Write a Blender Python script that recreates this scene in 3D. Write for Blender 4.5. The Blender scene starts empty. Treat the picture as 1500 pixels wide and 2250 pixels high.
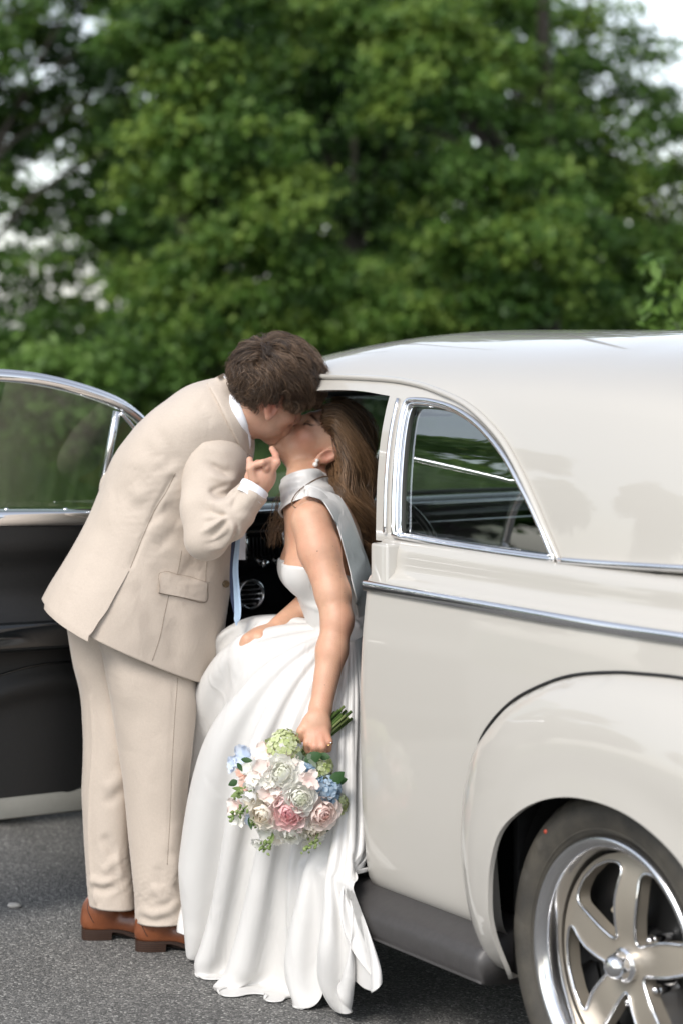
import bpy, bmesh, math, random
import numpy as np
from mathutils import Vector, Matrix
from mathutils.geometry import delaunay_2d_cdt

# ------------------------------------------------------------------ scene
scene = bpy.context.scene
COL = scene.collection
R = math.radians

# ------------------------------------------------------------------ camera
CAM_F, CAM_H, HORIZON = 5000.0, 1.6, 720.0
cam_data = bpy.data.cameras.new("camera")
cam_data.sensor_fit = 'VERTICAL'
cam_data.sensor_height = 36.0
cam_data.sensor_width = 24.0
cam_data.lens = 80.0
cam_data.shift_y = -0.18
cam_data.clip_start = 0.1
cam_data.clip_end = 2000.0
cam_data.dof.use_dof = True
cam_data.dof.focus_distance = 5.45
cam_data.dof.aperture_fstop = 2.6
cam_data.dof.aperture_blades = 0
camera = bpy.data.objects.new("camera", cam_data)
camera.location = (0, 0, CAM_H)
camera.rotation_euler = (R(90), 0, 0)
COL.objects.link(camera)
scene.camera = camera

# ------------------------------------------------------------------ sky + sun
SUN_EL, SUN_AZ = R(44), R(214)          # azimuth clockwise from +Y (north): behind the camera, to its left
world = bpy.data.worlds.new("World")
scene.world = world
world.use_nodes = True
wn, wl = world.node_tree.nodes, world.node_tree.links
for n in list(wn): wn.remove(n)
w_out = wn.new("ShaderNodeOutputWorld")
w_bg = wn.new("ShaderNodeBackground")
w_sky = wn.new("ShaderNodeTexSky")
w_sky.sky_type = 'NISHITA'
w_sky.sun_disc = False
w_sky.sun_elevation = SUN_EL
w_sky.sun_rotation = SUN_AZ
w_sky.air_density = 1.0
w_sky.dust_density = 1.0
w_sky.ozone_density = 1.0
w_hsv = wn.new("ShaderNodeHueSaturation")
w_hsv.inputs["Saturation"].default_value = 0.42
w_bg.inputs["Strength"].default_value = 0.15
wl.new(w_sky.outputs[0], w_hsv.inputs["Color"])
wl.new(w_hsv.outputs[0], w_bg.inputs["Color"])
wl.new(w_bg.outputs[0], w_out.inputs["Surface"])

sun_data = bpy.data.lights.new("sun", 'SUN')
sun_data.energy = 1.6
sun_data.angle = R(24)
sun_data.color = (1.0, 0.95, 0.89)
sun = bpy.data.objects.new("sun", sun_data)
_d = Vector((math.sin(SUN_AZ) * math.cos(SUN_EL), math.cos(SUN_AZ) * math.cos(SUN_EL), math.sin(SUN_EL)))
sun.rotation_euler = _d.to_track_quat('Z', 'Y').to_euler()
COL.objects.link(sun)

scene.view_settings.view_transform = 'Standard'
scene.view_settings.look = 'None'
scene.view_settings.exposure = 0.86
scene.view_settings.gamma = 1.0
scene.view_settings.use_curve_mapping = False
scene.cycles.max_bounces = 10
scene.cycles.transparent_max_bounces = 24
scene.cycles.use_denoising = True

# ------------------------------------------------------------------ helpers: points
rng = np.random.default_rng(11)

def P(px, py, Y):
    """world point at depth Y that the photograph shows at (px, py)"""
    return np.array([(px - 750) / CAM_F * Y, Y, CAM_H - (py - HORIZON) / CAM_F * Y])

def nrm(v):
    v = np.asarray(v, float)
    return v / (np.linalg.norm(v, axis=-1, keepdims=True) + 1e-12)

def cr(pts, n, closed=False):
    """Catmull-Rom through pts, n samples"""
    p = np.asarray(pts, float)
    m = len(p)
    if closed:
        u = np.linspace(0, m, n, endpoint=False)
        i = np.floor(u).astype(int); f = (u - i)
        g = lambda k: p[(i + k) % m]
    else:
        u = np.linspace(0, m - 1, n)
        i = np.minimum(np.floor(u).astype(int), m - 2); f = (u - i)
        q = np.vstack([2 * p[:1] - p[1:2], p, 2 * p[-1:] - p[-2:-1]])
        g = lambda k: q[i + k + 1]
    f = f.reshape((-1,) + (1,) * (p.ndim - 1))
    p0, p1, p2, p3 = g(-1), g(0), g(1), g(2)
    return 0.5 * ((2 * p1) + (-p0 + p2) * f + (2 * p0 - 5 * p1 + 4 * p2 - p3) * f ** 2 + (-p0 + 3 * p1 - 3 * p2 + p3) * f ** 3)

def resample(poly, n):
    poly = np.asarray(poly, float)
    d = np.r_[0, np.cumsum(np.linalg.norm(np.diff(poly, axis=0), axis=1))]
    u = np.linspace(0, d[-1], n)
    return np.stack([np.interp(u, d, poly[:, k]) for k in range(poly.shape[1])], 1)

def smoothstep(a, b, x):
    t = np.clip((x - a) / (b - a), 0, 1)
    return t * t * (3 - 2 * t)

_perm = np.random.default_rng(5).integers(0, 1 << 30, 4096)
def _h(ix, iy, iz):
    k = _perm[(ix + _perm[(iy + _perm[iz & 4095]) & 4095]) & 4095]
    return (k & 0xffff) / 32767.5 - 1.0
def vnoise(p):
    """value noise, p (N,3) -> (N,) in -1..1"""
    p = np.asarray(p, float)
    i = np.floor(p).astype(np.int64); f = p - i
    f = f * f * (3 - 2 * f)
    o = 0
    for dx in (0, 1):
        for dy in (0, 1):
            for dz in (0, 1):
                w = (f[..., 0] if dx else 1 - f[..., 0]) * (f[..., 1] if dy else 1 - f[..., 1]) * (f[..., 2] if dz else 1 - f[..., 2])
                o = o + w * _h(i[..., 0] + dx, i[..., 1] + dy, i[..., 2] + dz)
    return o

# ------------------------------------------------------------------ helpers: objects
def empty(name, loc=(0, 0, 0), rz=0.0):
    o = bpy.data.objects.new(name, None)
    o.location = loc; o.rotation_euler = (0, 0, rz)
    o.empty_display_size = 0.05
    COL.objects.link(o)
    return o

def tag(o, label=None, cat=None, group=None, kind=None):
    if label: o["label"] = label
    if cat: o["category"] = cat
    if group: o["group"] = group
    if kind: o["kind"] = kind
    return o

def link(o, parent=None):
    COL.objects.link(o)
    if parent is not None: o.parent = parent
    return o

def mesh(name, v, f, mat=None, parent=None, smooth=True, attr=None, local=None, sharp=None):
    """one mesh object; local = matrix that takes the given points into the parent's space"""
    v = np.asarray(v, float)
    if local is not None:
        v = v @ np.array(local)[:3, :3].T + np.array(local)[:3, 3]
    me = bpy.data.meshes.new(name)
    if isinstance(f, np.ndarray): f = f.tolist()
    me.from_pydata(v.tolist(), [], f)
    if smooth:
        me.polygons.foreach_set("use_smooth", np.ones(len(me.polygons), bool))
    if attr:
        for k, a in attr.items():
            at = me.attributes.new(k, 'FLOAT', 'POINT')
            at.data.foreach_set("value", np.asarray(a, np.float32))
    if sharp is not None:
        me.set_sharp_from_angle(angle=R(sharp))
    me.update()
    if mat: me.materials.append(mat)
    return link(bpy.data.objects.new(name, me), parent)

def merge(parts):
    V, F, n = [], [], 0
    for v, f in parts:
        v = np.asarray(v, float)
        V.append(v)
        F += [[i + n for i in q] for q in (f.tolist() if isinstance(f, np.ndarray) else f)]
        n += len(v)
    return np.vstack(V), F

def grid_faces(nr, nc, closed=True, flip=False):
    """faces of an nr x nc grid (row-major); closed joins the last column to the first"""
    r = np.arange(nr - 1)[:, None]; c = np.arange(nc if closed else nc - 1)[None, :]
    c2 = (c + 1) % nc
    a, b = r * nc + c, r * nc + c2
    d, e = (r + 1) * nc + c, (r + 1) * nc + c2
    q = np.stack([a, b, e, d], -1).reshape(-1, 4)
    return q[:, ::-1] if flip else q

def cap_faces(row, nc, flip=False):
    q = [row * nc + k for k in range(nc)]
    return [q[::-1] if flip else q]

def tube(pts, r, n=8, caps=True, closed=False, flat=1.0, up=(0, 0, 1)):
    """tube along a polyline; r scalar or per point; flat squashes the section along its second axis"""
    p = np.asarray(pts, float); m = len(p)
    r = np.broadcast_to(np.asarray(r, float), (m,))
    if closed: T = nrm(np.roll(p, -1, 0) - np.roll(p, 1, 0))
    else: T = nrm(np.gradient(p, axis=0))
    u = np.asarray(up, float)
    N = np.zeros_like(p)
    prev = u - T[0] * (u @ T[0])
    if np.linalg.norm(prev) < 1e-3: prev = np.cross(T[0], [1, 0, 0])
    for i in range(m):
        prev = prev - T[i] * (prev @ T[i]); prev = prev / np.linalg.norm(prev); N[i] = prev
    B = np.cross(T, N)
    a = np.linspace(0, 2 * math.pi, n, endpoint=False)
    v = p[:, None] + r[:, None, None] * (np.cos(a)[None, :, None] * B[:, None] + flat * np.sin(a)[None, :, None] * N[:, None])
    v = v.reshape(-1, 3)
    f = grid_faces(m, n, True).tolist()
    if closed: f += [[(m - 1) * n + k, (m - 1) * n + (k + 1) % n, (k + 1) % n, k] for k in range(n)]
    elif caps: f += cap_faces(0, n, True) + cap_faces(m - 1, n)
    return v, f

def box(c, s, rot=None, bev=0.0, seg=2):
    bm = bmesh.new(); bmesh.ops.create_cube(bm, size=1.0)
    bmesh.ops.scale(bm, vec=s, verts=bm.verts)
    if bev > 0: bmesh.ops.bevel(bm, geom=bm.edges[:], offset=bev, segments=seg, profile=0.5, affect='EDGES')
    v = np.array([x.co[:] for x in bm.verts]); bm.verts.index_update()
    f = [[x.index for x in q.verts] for q in bm.faces]; bm.free()
    if rot is not None: v = v @ np.array(rot).T
    return v + np.asarray(c, float), f

def lathe(prof, n=64, axis='x', a0=0, a1=2 * math.pi):
    """revolve (along, radius) pairs about an axis"""
    prof = np.asarray(prof, float); full = abs(a1 - a0 - 2 * math.pi) < 1e-6
    a = np.linspace(a0, a1, n, endpoint=not full)
    al = np.repeat(prof[:, 0], n); rr = np.repeat(prof[:, 1], n); aa = np.tile(a, len(prof))
    if axis == 'x': v = np.stack([al, rr * np.cos(aa), rr * np.sin(aa)], 1)
    elif axis == 'z': v = np.stack([rr * np.cos(aa), rr * np.sin(aa), al], 1)
    else: v = np.stack([rr * np.sin(aa), al, rr * np.cos(aa)], 1)
    return v, grid_faces(len(prof), n, full).tolist()

def inside(poly, pts):
    x, y = pts[:, 0], pts[:, 1]; r = np.zeros(len(pts), bool)
    p = np.asarray(poly); q = np.roll(p, -1, 0)
    for (x0, y0), (x1, y1) in zip(p, q):
        if y0 == y1: continue
        c = (y0 > y) != (y1 > y)
        r ^= c & (x < (x1 - x0) * (y - y0) / (y1 - y0) + x0)
    return r

def polydist(poly, pts, closed=True):
    p = np.asarray(poly, float); q = np.roll(p, -1, 0) if closed else p[1:]
    if not closed: p = p[:-1]
    d = np.full(len(pts), 1e9)
    for a, b in zip(p, q):
        ab = b - a; L = ab @ ab
        if L < 1e-14: continue
        h = np.clip((pts - a) @ ab / L, 0, 1)
        d = np.minimum(d, np.linalg.norm(pts - a - h[:, None] * ab, axis=1))
    return d

def sheet(outer, holes, sp, fn, lip=None, aspect=1.0):
    """triangulated sheet over a 2-D region with holes, mapped by fn to 3-D; lip = 3-D offset of a turned edge.
    returns verts, faces"""
    outer = np.asarray(outer, float); holes = [np.asarray(h, float) for h in holes]
    lo, hi = outer.min(0), outer.max(0)
    gx = np.arange(lo[0], hi[0], sp); gy = np.arange(lo[1], hi[1], sp * aspect)
    g = np.stack(np.meshgrid(gx, gy), -1).reshape(-1, 2)
    ok = inside(outer, g) & (polydist(outer, g) > sp * 0.45)
    for h in holes: ok &= ~inside(h, g) & (polydist(h, g) > sp * 0.45)
    g = g[ok]
    loops = [outer] + holes
    V = np.vstack(loops + [g]); E = []; n = 0; idx = []
    for L in loops:
        E += [(n + i, n + (i + 1) % len(L)) for i in range(len(L))]
        idx.append(list(range(n, n + len(L)))); n += len(L)
    res = delaunay_2d_cdt([Vector(p) for p in V], E, [], 0, 1e-7)
    vo = np.array([p[:] for p in res[0]]); tri = np.array([t for t in res[2] if len(t) == 3])
    cen = vo[tri].mean(1)
    ok = inside(outer, cen)
    for h in holes: ok &= ~inside(h, cen)
    tri = tri[ok]
    # map input -> output ids
    omap = {}
    for o, lst in enumerate(res[3]):
        for i in lst: omap[i] = o
    V3 = fn(vo)
    F = tri.tolist()
    if lip is not None:
        V3 = V3.tolist()
        for L in idx:
            ids = [omap[i] for i in L]
            base = len(V3)
            for i in ids: V3.append(list(V3[i]))
            for i in ids:
                off = lip(np.array(V3[i])) if callable(lip) else lip
                V3.append((np.array(V3[i]) + off).tolist())
            m = len(ids)
            for k in range(m):
                F.append([base + k, base + (k + 1) % m, base + m + (k + 1) % m, base + m + k])
        V3 = np.array(V3)
    return V3, F

# ------------------------------------------------------------------ helpers: implicit bodies
def surface_nets(vals, lo, h):
    s = vals < 0
    nx, ny, nz = vals.shape
    corner = [(a, b, c) for a in (0, 1) for b in (0, 1) for c in (0, 1)]
    cnt = np.zeros((nx - 1, ny - 1, nz - 1), np.int8)
    for a, b, c in corner: cnt += s[a:nx - 1 + a, b:ny - 1 + b, c:nz - 1 + c]
    act = (cnt > 0) & (cnt < 8)
    I = np.argwhere(act)
    vid = np.full(act.shape, -1, np.int64); vid[act] = np.arange(len(I))
    acc = np.zeros((len(I), 3)); k = np.zeros(len(I))
    for a in corner:
        for ax in range(3):
            if a[ax]: continue
            b = list(a); b[ax] = 1
            va = vals[I[:, 0] + a[0], I[:, 1] + a[1], I[:, 2] + a[2]]
            vb = vals[I[:, 0] + b[0], I[:, 1] + b[1], I[:, 2] + b[2]]
            m = (va < 0) != (vb < 0)
            t = va[m] / (va[m] - vb[m])
            p = np.tile(np.array(a, float), (m.sum(), 1)); p[:, ax] += t
            acc[m] += p; k[m] += 1
    V = (I + acc / k[:, None]) * h + lo
    F = []
    for ax in range(3):
        b, c = (ax + 1) % 3, (ax + 2) % 3
        sl0 = [slice(None)] * 3; sl1 = [slice(None)] * 3
        sl0[ax] = slice(0, -1); sl1[ax] = slice(1, None)
        e0, e1 = s[tuple(sl0)], s[tuple(sl1)]
        ch = e0 != e1
        J = np.argwhere(ch)
        J = J[(J[:, b] > 0) & (J[:, c] > 0) & (J[:, b] < vals.shape[b] - 1) & (J[:, c] < vals.shape[c] - 1)]
        def vv(db, dc):
            K = J.copy(); K[:, b] -= db; K[:, c] -= dc
            return vid[K[:, 0], K[:, 1], K[:, 2]]
        q = np.stack([vv(1, 1), vv(0, 1), vv(0, 0), vv(1, 0)], 1)
        fl = e0[J[:, 0], J[:, 1], J[:, 2]]
        q[~fl] = q[~fl][:, ::-1]
        F.append(q[(q >= 0).all(1)])
    return V, np.vstack(F)

def solid(sdf, lo, hi, h):
    """polygonise an implicit body; coarse pass first so that only cells near the surface are evaluated finely"""
    lo = np.asarray(lo, float); hi = np.asarray(hi, float)
    B = 4
    nb = np.ceil((hi - lo) / (h * B)).astype(int)
    n = nb * B + 1
    c = np.stack(np.meshgrid(*[(np.arange(k) + 0.5) * B * h for k in nb], indexing='ij'), -1) + lo
    cv = sdf(c.reshape(-1, 3)).reshape(nb)
    rad = B * h * 0.5 * 1.75 * 1.15
    near = np.abs(cv) < rad + h * 2
    vals = np.repeat(np.repeat(np.repeat(np.where(cv < 0, -1.0, 1.0).astype(np.float32), B, 0), B, 1), B, 2)
    vals = np.pad(vals, ((0, 1),) * 3, mode='edge')
    nr = np.repeat(np.repeat(np.repeat(near, B, 0), B, 1), B, 2)
    nr = np.pad(nr, ((0, 1),) * 3, mode='edge')
    for ax in range(3):                       # block borders on both sides
        m = nr.copy(); sl = [slice(None)] * 3; sr = [slice(None)] * 3
        sl[ax] = slice(1, None); sr[ax] = slice(0, -1)
        m[tuple(sl)] |= nr[tuple(sr)]; nr = m
    J = np.argwhere(nr)
    out = np.empty(len(J))
    for a in range(0, len(J), 400000):
        out[a:a + 400000] = sdf(J[a:a + 400000] * h + lo)
    vals[nr] = out
    return surface_nets(vals, lo, h)

def relax(V, F, it=2, w=0.5):
    F = np.asarray(F)
    e = np.vstack([F[:, [0, 1]], F[:, [1, 2]], F[:, [2, 3]], F[:, [3, 0]]])
    for _ in range(it):
        s = np.zeros_like(V); k = np.zeros(len(V))
        for a, b in ((0, 1), (1, 0)):
            for d in range(3): s[:, d] += np.bincount(e[:, a], V[e[:, b], d], len(V))
            k += np.bincount(e[:, a], minlength=len(V))
        V = V * (1 - w) + w * s / np.maximum(k, 1)[:, None]
    return V

def cap(p, a, b, ra, rb):
    a = np.asarray(a, float); b = np.asarray(b, float); ba = b - a
    h = np.clip((p - a) @ ba / max(ba @ ba, 1e-12), 0, 1)
    return np.linalg.norm(p - a - h[:, None] * ba, axis=1) - (ra + (rb - ra) * h)

def ell(p, c, r, M=None):
    q = p - np.asarray(c, float)
    if M is not None: q = q @ M              # columns of M = axes
    r = np.asarray(r, float)
    k0 = np.linalg.norm(q / r, axis=1); k1 = np.linalg.norm(q / (r * r), axis=1)
    return np.where(k0 < 1e-6, -r.min(), k0 * (k0 - 1) / np.maximum(k1, 1e-9))

def smin(a, b, k):
    h = np.clip(0.5 + 0.5 * (b - a) / k, 0, 1)
    return b + (a - b) * h - k * h * (1 - h)

def smax(a, b, k): return -smin(-a, -b, k)

def frame(fwd, up):
    """matrix with columns forward, left, up"""
    f = nrm(fwd); l = nrm(np.cross(up, f)); u = np.cross(f, l)
    return np.stack([f, l, u], 1)

# ------------------------------------------------------------------ helpers: cloth relaxation
def clothify(V, nr, nc, closed, su, sv, it=120, pin=None, attract=None, collide=None, grav=0.0, bend=0.25, noise=0.002, seed=1, shear=True, init=None, every=1):
    """relax a grid of cloth whose rest lengths are su (along rows) and sv (along columns) times those of V, so that
    it buckles into folds. pin: weights 0..1 of fixed points; attract: pull back to V; collide(X)->X"""
    r = np.random.default_rng(seed)
    X0 = V.reshape(nr, nc, 3).copy()
    X = (X0 if init is None else init.reshape(nr, nc, 3)) + r.normal(0, noise, X0.shape)
    su = np.broadcast_to(su, (nr, nc)); sv = np.broadcast_to(sv, (nr, nc))
    idx = np.arange(nr * nc).reshape(nr, nc)
    cons = []
    def add(a, b, k, sc):
        a = a.ravel(); b = b.ravel(); sc = np.broadcast_to(sc, a.shape) if np.ndim(sc) == 0 else sc.ravel()
        L = np.linalg.norm(X0.reshape(-1, 3)[a] - X0.reshape(-1, 3)[b], axis=1) * sc
        cons.append((a, b, L, k))
    def fam(step, k):
        if closed:
            nxt = np.roll(idx, -step, 1)
            for ph in range(2 * step):
                sel = np.where((np.arange(nc) // step) % 2 == (ph // step))[0] if nc % (2 * step) == 0 else None
                if ph % step: continue
                if sel is None: sel = np.arange(ph, nc, 2)
                add(idx[:, sel], nxt[:, sel], k, su[:, sel])
        else:
            for ph in (0, 1):
                sel = np.arange(nc - step); sel = sel[(sel // step) % 2 == ph]
                add(idx[:, sel], idx[:, sel + step], k, su[:, sel])
        for ph in (0, 1):
            sel = np.arange(nr - step); sel = sel[(sel // step) % 2 == ph]
            add(idx[sel], idx[sel + step], k, sv[sel])
    fam(1, 1.0)
    if shear:
        n2 = np.roll(idx, -1, 1) if closed else None
        for ph in (0, 1):
            sel = np.arange(ph, nr - 1, 2)
            a, b = (idx[sel], n2[sel + 1]) if closed else (idx[sel, :-1], idx[sel + 1, 1:])
            s_ = 0.5 * (su[sel] + sv[sel]) if closed else 0.5 * (su[sel, :-1] + sv[sel, :-1])
            add(a, b, 0.35, s_)
            a, b = (n2[sel], idx[sel + 1]) if closed else (idx[sel, 1:], idx[sel + 1, :-1])
            add(a, b, 0.35, s_)
    for st_, kk in (bend if isinstance(bend, (list, tuple)) else ((2, bend),)): fam(st_, kk)
    X = X.reshape(-1, 3); X0 = X0.reshape(-1, 3)
    w = np.ones(nr * nc) if pin is None else 1 - np.asarray(pin, float).ravel()
    prev = X.copy()
    for n in range(it):
        vel = (X - prev) * 0.9
        prev = X.copy()
        X = X + vel * w[:, None]
        X[:, 2] -= grav * w
        if attract is not None:
            X += (X0 - X) * (np.asarray(attract).reshape(-1, 1) * w[:, None])
        for a, b, L, k in cons:
            d = X[b] - X[a]; l = np.linalg.norm(d, axis=1)
            ws = w[a] + w[b] + 1e-9
            c = (k * (l - L) / np.maximum(l, 1e-9) / ws)[:, None] * d
            X[a] += c * w[a][:, None]; X[b] -= c * w[b][:, None]
        if collide is not None: X = collide(X, n)
        X = np.where(w[:, None] == 0, X0, X)
    return X

def push_out(sdf, gap=0.003):
    def f(X):
        d = sdf(X)
        m = d < gap
        if m.any():
            q = X[m]; e = 1e-3
            g = np.stack([sdf(q + np.eye(3)[k] * e) - sdf(q - np.eye(3)[k] * e) for k in range(3)], 1)
            X = X.copy(); X[m] = q + nrm(g) * (gap - d[m])[:, None]
        return X
    return f
# ------------------------------------------------------------------ materials
def new_mat(name):
    m = bpy.data.materials.new(name); m.use_nodes = True
    nt = m.node_tree
    b = nt.nodes.get("Principled BSDF")
    return m, nt.nodes, nt.links, b

def setp(b, **kw):
    for k, v in kw.items():
        n = {'color': 'Base Color', 'rough': 'Roughness', 'metal': 'Metallic', 'coat': 'Coat Weight', 'coat_rough': 'Coat Roughness',
             'spec': 'Specular IOR Level', 'sheen': 'Sheen Weight', 'sheen_rough': 'Sheen Roughness', 'sss': 'Subsurface Weight', 'sss_scale': 'Subsurface Scale',
             'aniso': 'Anisotropic', 'ior': 'IOR', 'trans': 'Transmission Weight'}[k]
        b.inputs[n].default_value = (*v, 1) if isinstance(v, tuple) and len(v) == 3 else v

def ramp(n, l, src, stops):
    r = n.new("ShaderNodeValToRGB")
    while len(r.color_ramp.elements) < len(stops): r.color_ramp.elements.new(0.5)
    for e, (p, c) in zip(r.color_ramp.elements, stops):
        e.position = p; e.color = (*c, 1) if len(c) == 3 else c
    l.new(src, r.inputs[0])
    return r.outputs[0]

def noise_tex(n, l, scale, detail=3, rough=0.55, vec=None, dist=0.0):
    t = n.new("ShaderNodeTexNoise")
    t.inputs["Scale"].default_value = scale; t.inputs["Detail"].default_value = detail
    t.inputs["Roughness"].default_value = rough; t.inputs["Distortion"].default_value = dist
    if vec is not None: l.new(vec, t.inputs["Vector"])
    return t.outputs["Fac"]

def obj_coord(n, l, scale=None):
    c = n.new("ShaderNodeTexCoord").outputs["Object"]
    if scale is not None:
        m = n.new("ShaderNodeMapping"); m.inputs["Scale"].default_value = scale
        l.new(c, m.inputs[0]); return m.outputs[0]
    return c

def bump(n, l, b, h, dist, strength=1.0):
    bp = n.new("ShaderNodeBump"); bp.inputs["Distance"].default_value = dist; bp.inputs["Strength"].default_value = strength
    l.new(h, bp.inputs["Height"]); l.new(bp.outputs[0], b.inputs["Normal"])
    return bp

def simple(name, color, rough=0.5, var=0.0, scale=30.0, bmp=0.0, **kw):
    """principled material with a little mottling and fine relief"""
    m, n, l, b = new_mat(name)
    setp(b, color=color, rough=rough, **kw)
    if var or bmp:
        f = noise_tex(n, l, scale, 4, 0.6, obj_coord(n, l))
        if var:
            c = np.array(color)
            l.new(ramp(n, l, f, [(0.3, tuple(np.clip(c * (1 - var), 0, 1))), (0.7, tuple(np.clip(c * (1 + var), 0, 1)))]), b.inputs["Base Color"])
        if bmp: bump(n, l, b, f, bmp)
    return m

M = {}
# paint with a clear coat
m, n, l, b = new_mat("cream_paint")
setp(b, color=(0.455, 0.432, 0.390), rough=0.42, coat=1.0, coat_rough=0.025, spec=0.4)
b.inputs["Coat IOR"].default_value = 1.55
f = noise_tex(n, l, 1.3, 2, 0.5, obj_coord(n, l))
bp = n.new("ShaderNodeBump"); bp.inputs["Distance"].default_value = 0.0015; bp.inputs["Strength"].default_value = 0.25
l.new(f, bp.inputs["Height"]); l.new(bp.outputs[0], b.inputs["Coat Normal"])
M['paint'] = m
M['board'] = simple("grey_rubberised_board", (0.048, 0.045, 0.044), 0.45, 0.1, 60, 0.0004)
M['chrome'] = simple("chrome", (0.80, 0.80, 0.81), 0.05, metal=1.0)
M['trim'] = simple("bright_trim", (0.82, 0.82, 0.83), 0.14, metal=1.0)
M['chrome_soft'] = simple("polished_aluminium", (0.72, 0.72, 0.73), 0.16, metal=1.0)
M['spoke'] = simple("champagne_satin_metal", (0.38, 0.34, 0.28), 0.46, metal=0.6)
M['black'] = simple("black_vinyl", (0.007, 0.007, 0.007), 0.5, 0.2, 120, 0.0004)
M['black_gloss'] = simple("black_lacquer", (0.006, 0.007, 0.008), 0.15, coat=0.6)
M['well'] = simple("black_underseal", (0.008, 0.008, 0.008), 0.8, 0.3, 40, 0.002)
M['seat'] = simple("black_seat_leather", (0.014, 0.013, 0.013), 0.38, 0.2, 90, 0.0006)
M['doorlip'] = simple("door_edge_paint", (0.27, 0.265, 0.235), 0.5, 0.06, 20)
M['carpet'] = simple("black_carpet", (0.01, 0.01, 0.01), 0.95, 0.4, 300, 0.003)
M['disc'] = simple("brake_disc_steel", (0.35, 0.34, 0.33), 0.35, metal=1.0)
M['caliper'] = simple("tan_caliper_paint", (0.40, 0.35, 0.27), 0.45)
M['ivory'] = simple("ivory_plastic", (0.55, 0.55, 0.52), 0.3, coat=0.4)
# tyre
m, n, l, b = new_mat("tyre_rubber")
setp(b, color=(0.035, 0.032, 0.027), rough=0.62, spec=0.35)
f = noise_tex(n, l, 9, 5, 0.65, obj_coord(n, l))
l.new(ramp(n, l, f, [(0.35, (0.042, 0.039, 0.034)), (0.7, (0.085, 0.076, 0.060))]), b.inputs["Base Color"])
bump(n, l, b, noise_tex(n, l, 160, 3, 0.6, obj_coord(n, l)), 0.0008)
M['tyre'] = m
M['red_paint'] = simple("red_paint_dot", (0.40, 0.06, 0.03), 0.6)

# window glass: clear pane, mirror-like at a glance
def glass(name, tint, refl=1.0):
    m, n, l, b = new_mat(name); n.remove(b)
    out = n["Material Output"]
    tr = n.new("ShaderNodeBsdfTransparent"); tr.inputs[0].default_value = (*tint, 1)
    gl = n.new("ShaderNodeBsdfGlossy"); gl.inputs["Roughness"].default_value = 0.0; gl.inputs[0].default_value = (0.95, 0.97, 0.96, 1)
    lw = n.new("ShaderNodeLayerWeight"); lw.inputs[0].default_value = 0.5          # Facing = 1 - cos, the same from both sides
    pw = n.new("ShaderNodeMath"); pw.operation = 'POWER'; pw.inputs[1].default_value = 5.0
    ml = n.new("ShaderNodeMath"); ml.operation = 'MULTIPLY_ADD'; ml.inputs[1].default_value = 0.94 ; ml.inputs[2].default_value = 0.06 * refl
    ml.use_clamp = True
    mx = n.new("ShaderNodeMixShader")
    l.new(lw.outputs["Facing"], pw.inputs[0]); l.new(pw.outputs[0], ml.inputs[0]); l.new(ml.outputs[0], mx.inputs[0]); l.new(tr.outputs[0], mx.inputs[1]); l.new(gl.outputs[0], mx.inputs[2])
    l.new(mx.outputs[0], out.inputs["Surface"])
    return m
M['glass'] = glass("window_glass", (0.80, 0.86, 0.82), 1.3)
M['glass_dark'] = glass("tinted_window_glass", (0.60, 0.64, 0.62), 3.6)

# asphalt
m, n, l, b = new_mat("asphalt")
oc = obj_coord(n, l)
v = n.new("ShaderNodeTexVoronoi"); v.inputs["Scale"].default_value = 200; l.new(oc, v.inputs["Vector"])
f2 = noise_tex(n, l, 420, 2, 0.6, oc); f3 = noise_tex(n, l, 1.1, 4, 0.6, oc)
sep = n.new("ShaderNodeSeparateColor"); l.new(v.outputs["Color"], sep.inputs[0])
c1 = ramp(n, l, sep.outputs[0], [(0.0, (0.07, 0.07, 0.068)), (0.5, (0.145, 0.142, 0.136)), (0.80, (0.215, 0.21, 0.20)), (0.93, (0.29, 0.28, 0.265)), (1.0, (0.5, 0.49, 0.46))])
c3 = ramp(n, l, f3, [(0.3, (0.80, 0.80, 0.80)), (0.75, (1.15, 1.15, 1.13))])
mul = n.new("ShaderNodeMixRGB"); mul.blend_type = 'MULTIPLY'; mul.inputs[0].default_value = 1.0
l.new(c1, mul.inputs[1]); l.new(c3, mul.inputs[2])
l.new(mul.outputs[0], b.inputs["Base Color"])
setp(b, rough=0.78, spec=0.4)
add = n.new("ShaderNodeMath"); add.operation = 'SUBTRACT'
l.new(f2, add.inputs[0]); l.new(v.outputs["Distance"], add.inputs[1])
bump(n, l, b, add.outputs[0], 0.004, 0.9)
M['asphalt'] = m

# grass and leaves
def leaf_mat(name, dark, mid, light, trans=0.35, attr="tone"):
    m, n, l, b = new_mat(name)
    a = n.new("ShaderNodeAttribute"); a.attribute_name = attr
    c = ramp(n, l, a.outputs["Fac"], [(0.0, dark), (0.5, mid), (1.0, light)])
    l.new(c, b.inputs["Base Color"]); setp(b, rough=0.55, spec=0.35)
    t = n.new("ShaderNodeBsdfTranslucent"); l.new(c, t.inputs[0])
    mx = n.new("ShaderNodeMixShader"); mx.inputs[0].default_value = trans
    l.new(b.outputs[0], mx.inputs[1]); l.new(t.outputs[0], mx.inputs[2])
    l.new(mx.outputs[0], n["Material Output"].inputs["Surface"])
    return m
M['leaf'] = leaf_mat("tree_leaves", (0.024, 0.062, 0.011), (0.074, 0.152, 0.024), (0.20, 0.29, 0.050))
M['leaf_light'] = leaf_mat("young_leaves", (0.06, 0.13, 0.02), (0.11, 0.20, 0.035), (0.17, 0.27, 0.06))
M['grass'] = leaf_mat("grass_blades", (0.035, 0.075, 0.015), (0.065, 0.12, 0.025), (0.12, 0.17, 0.05))
M['field'] = simple("field_soil_and_turf", (0.045, 0.075, 0.02), 0.9, 0.3, 0.8)
M['bark'] = simple("bark", (0.05, 0.042, 0.033), 0.9, 0.35, 12, 0.02)

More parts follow.
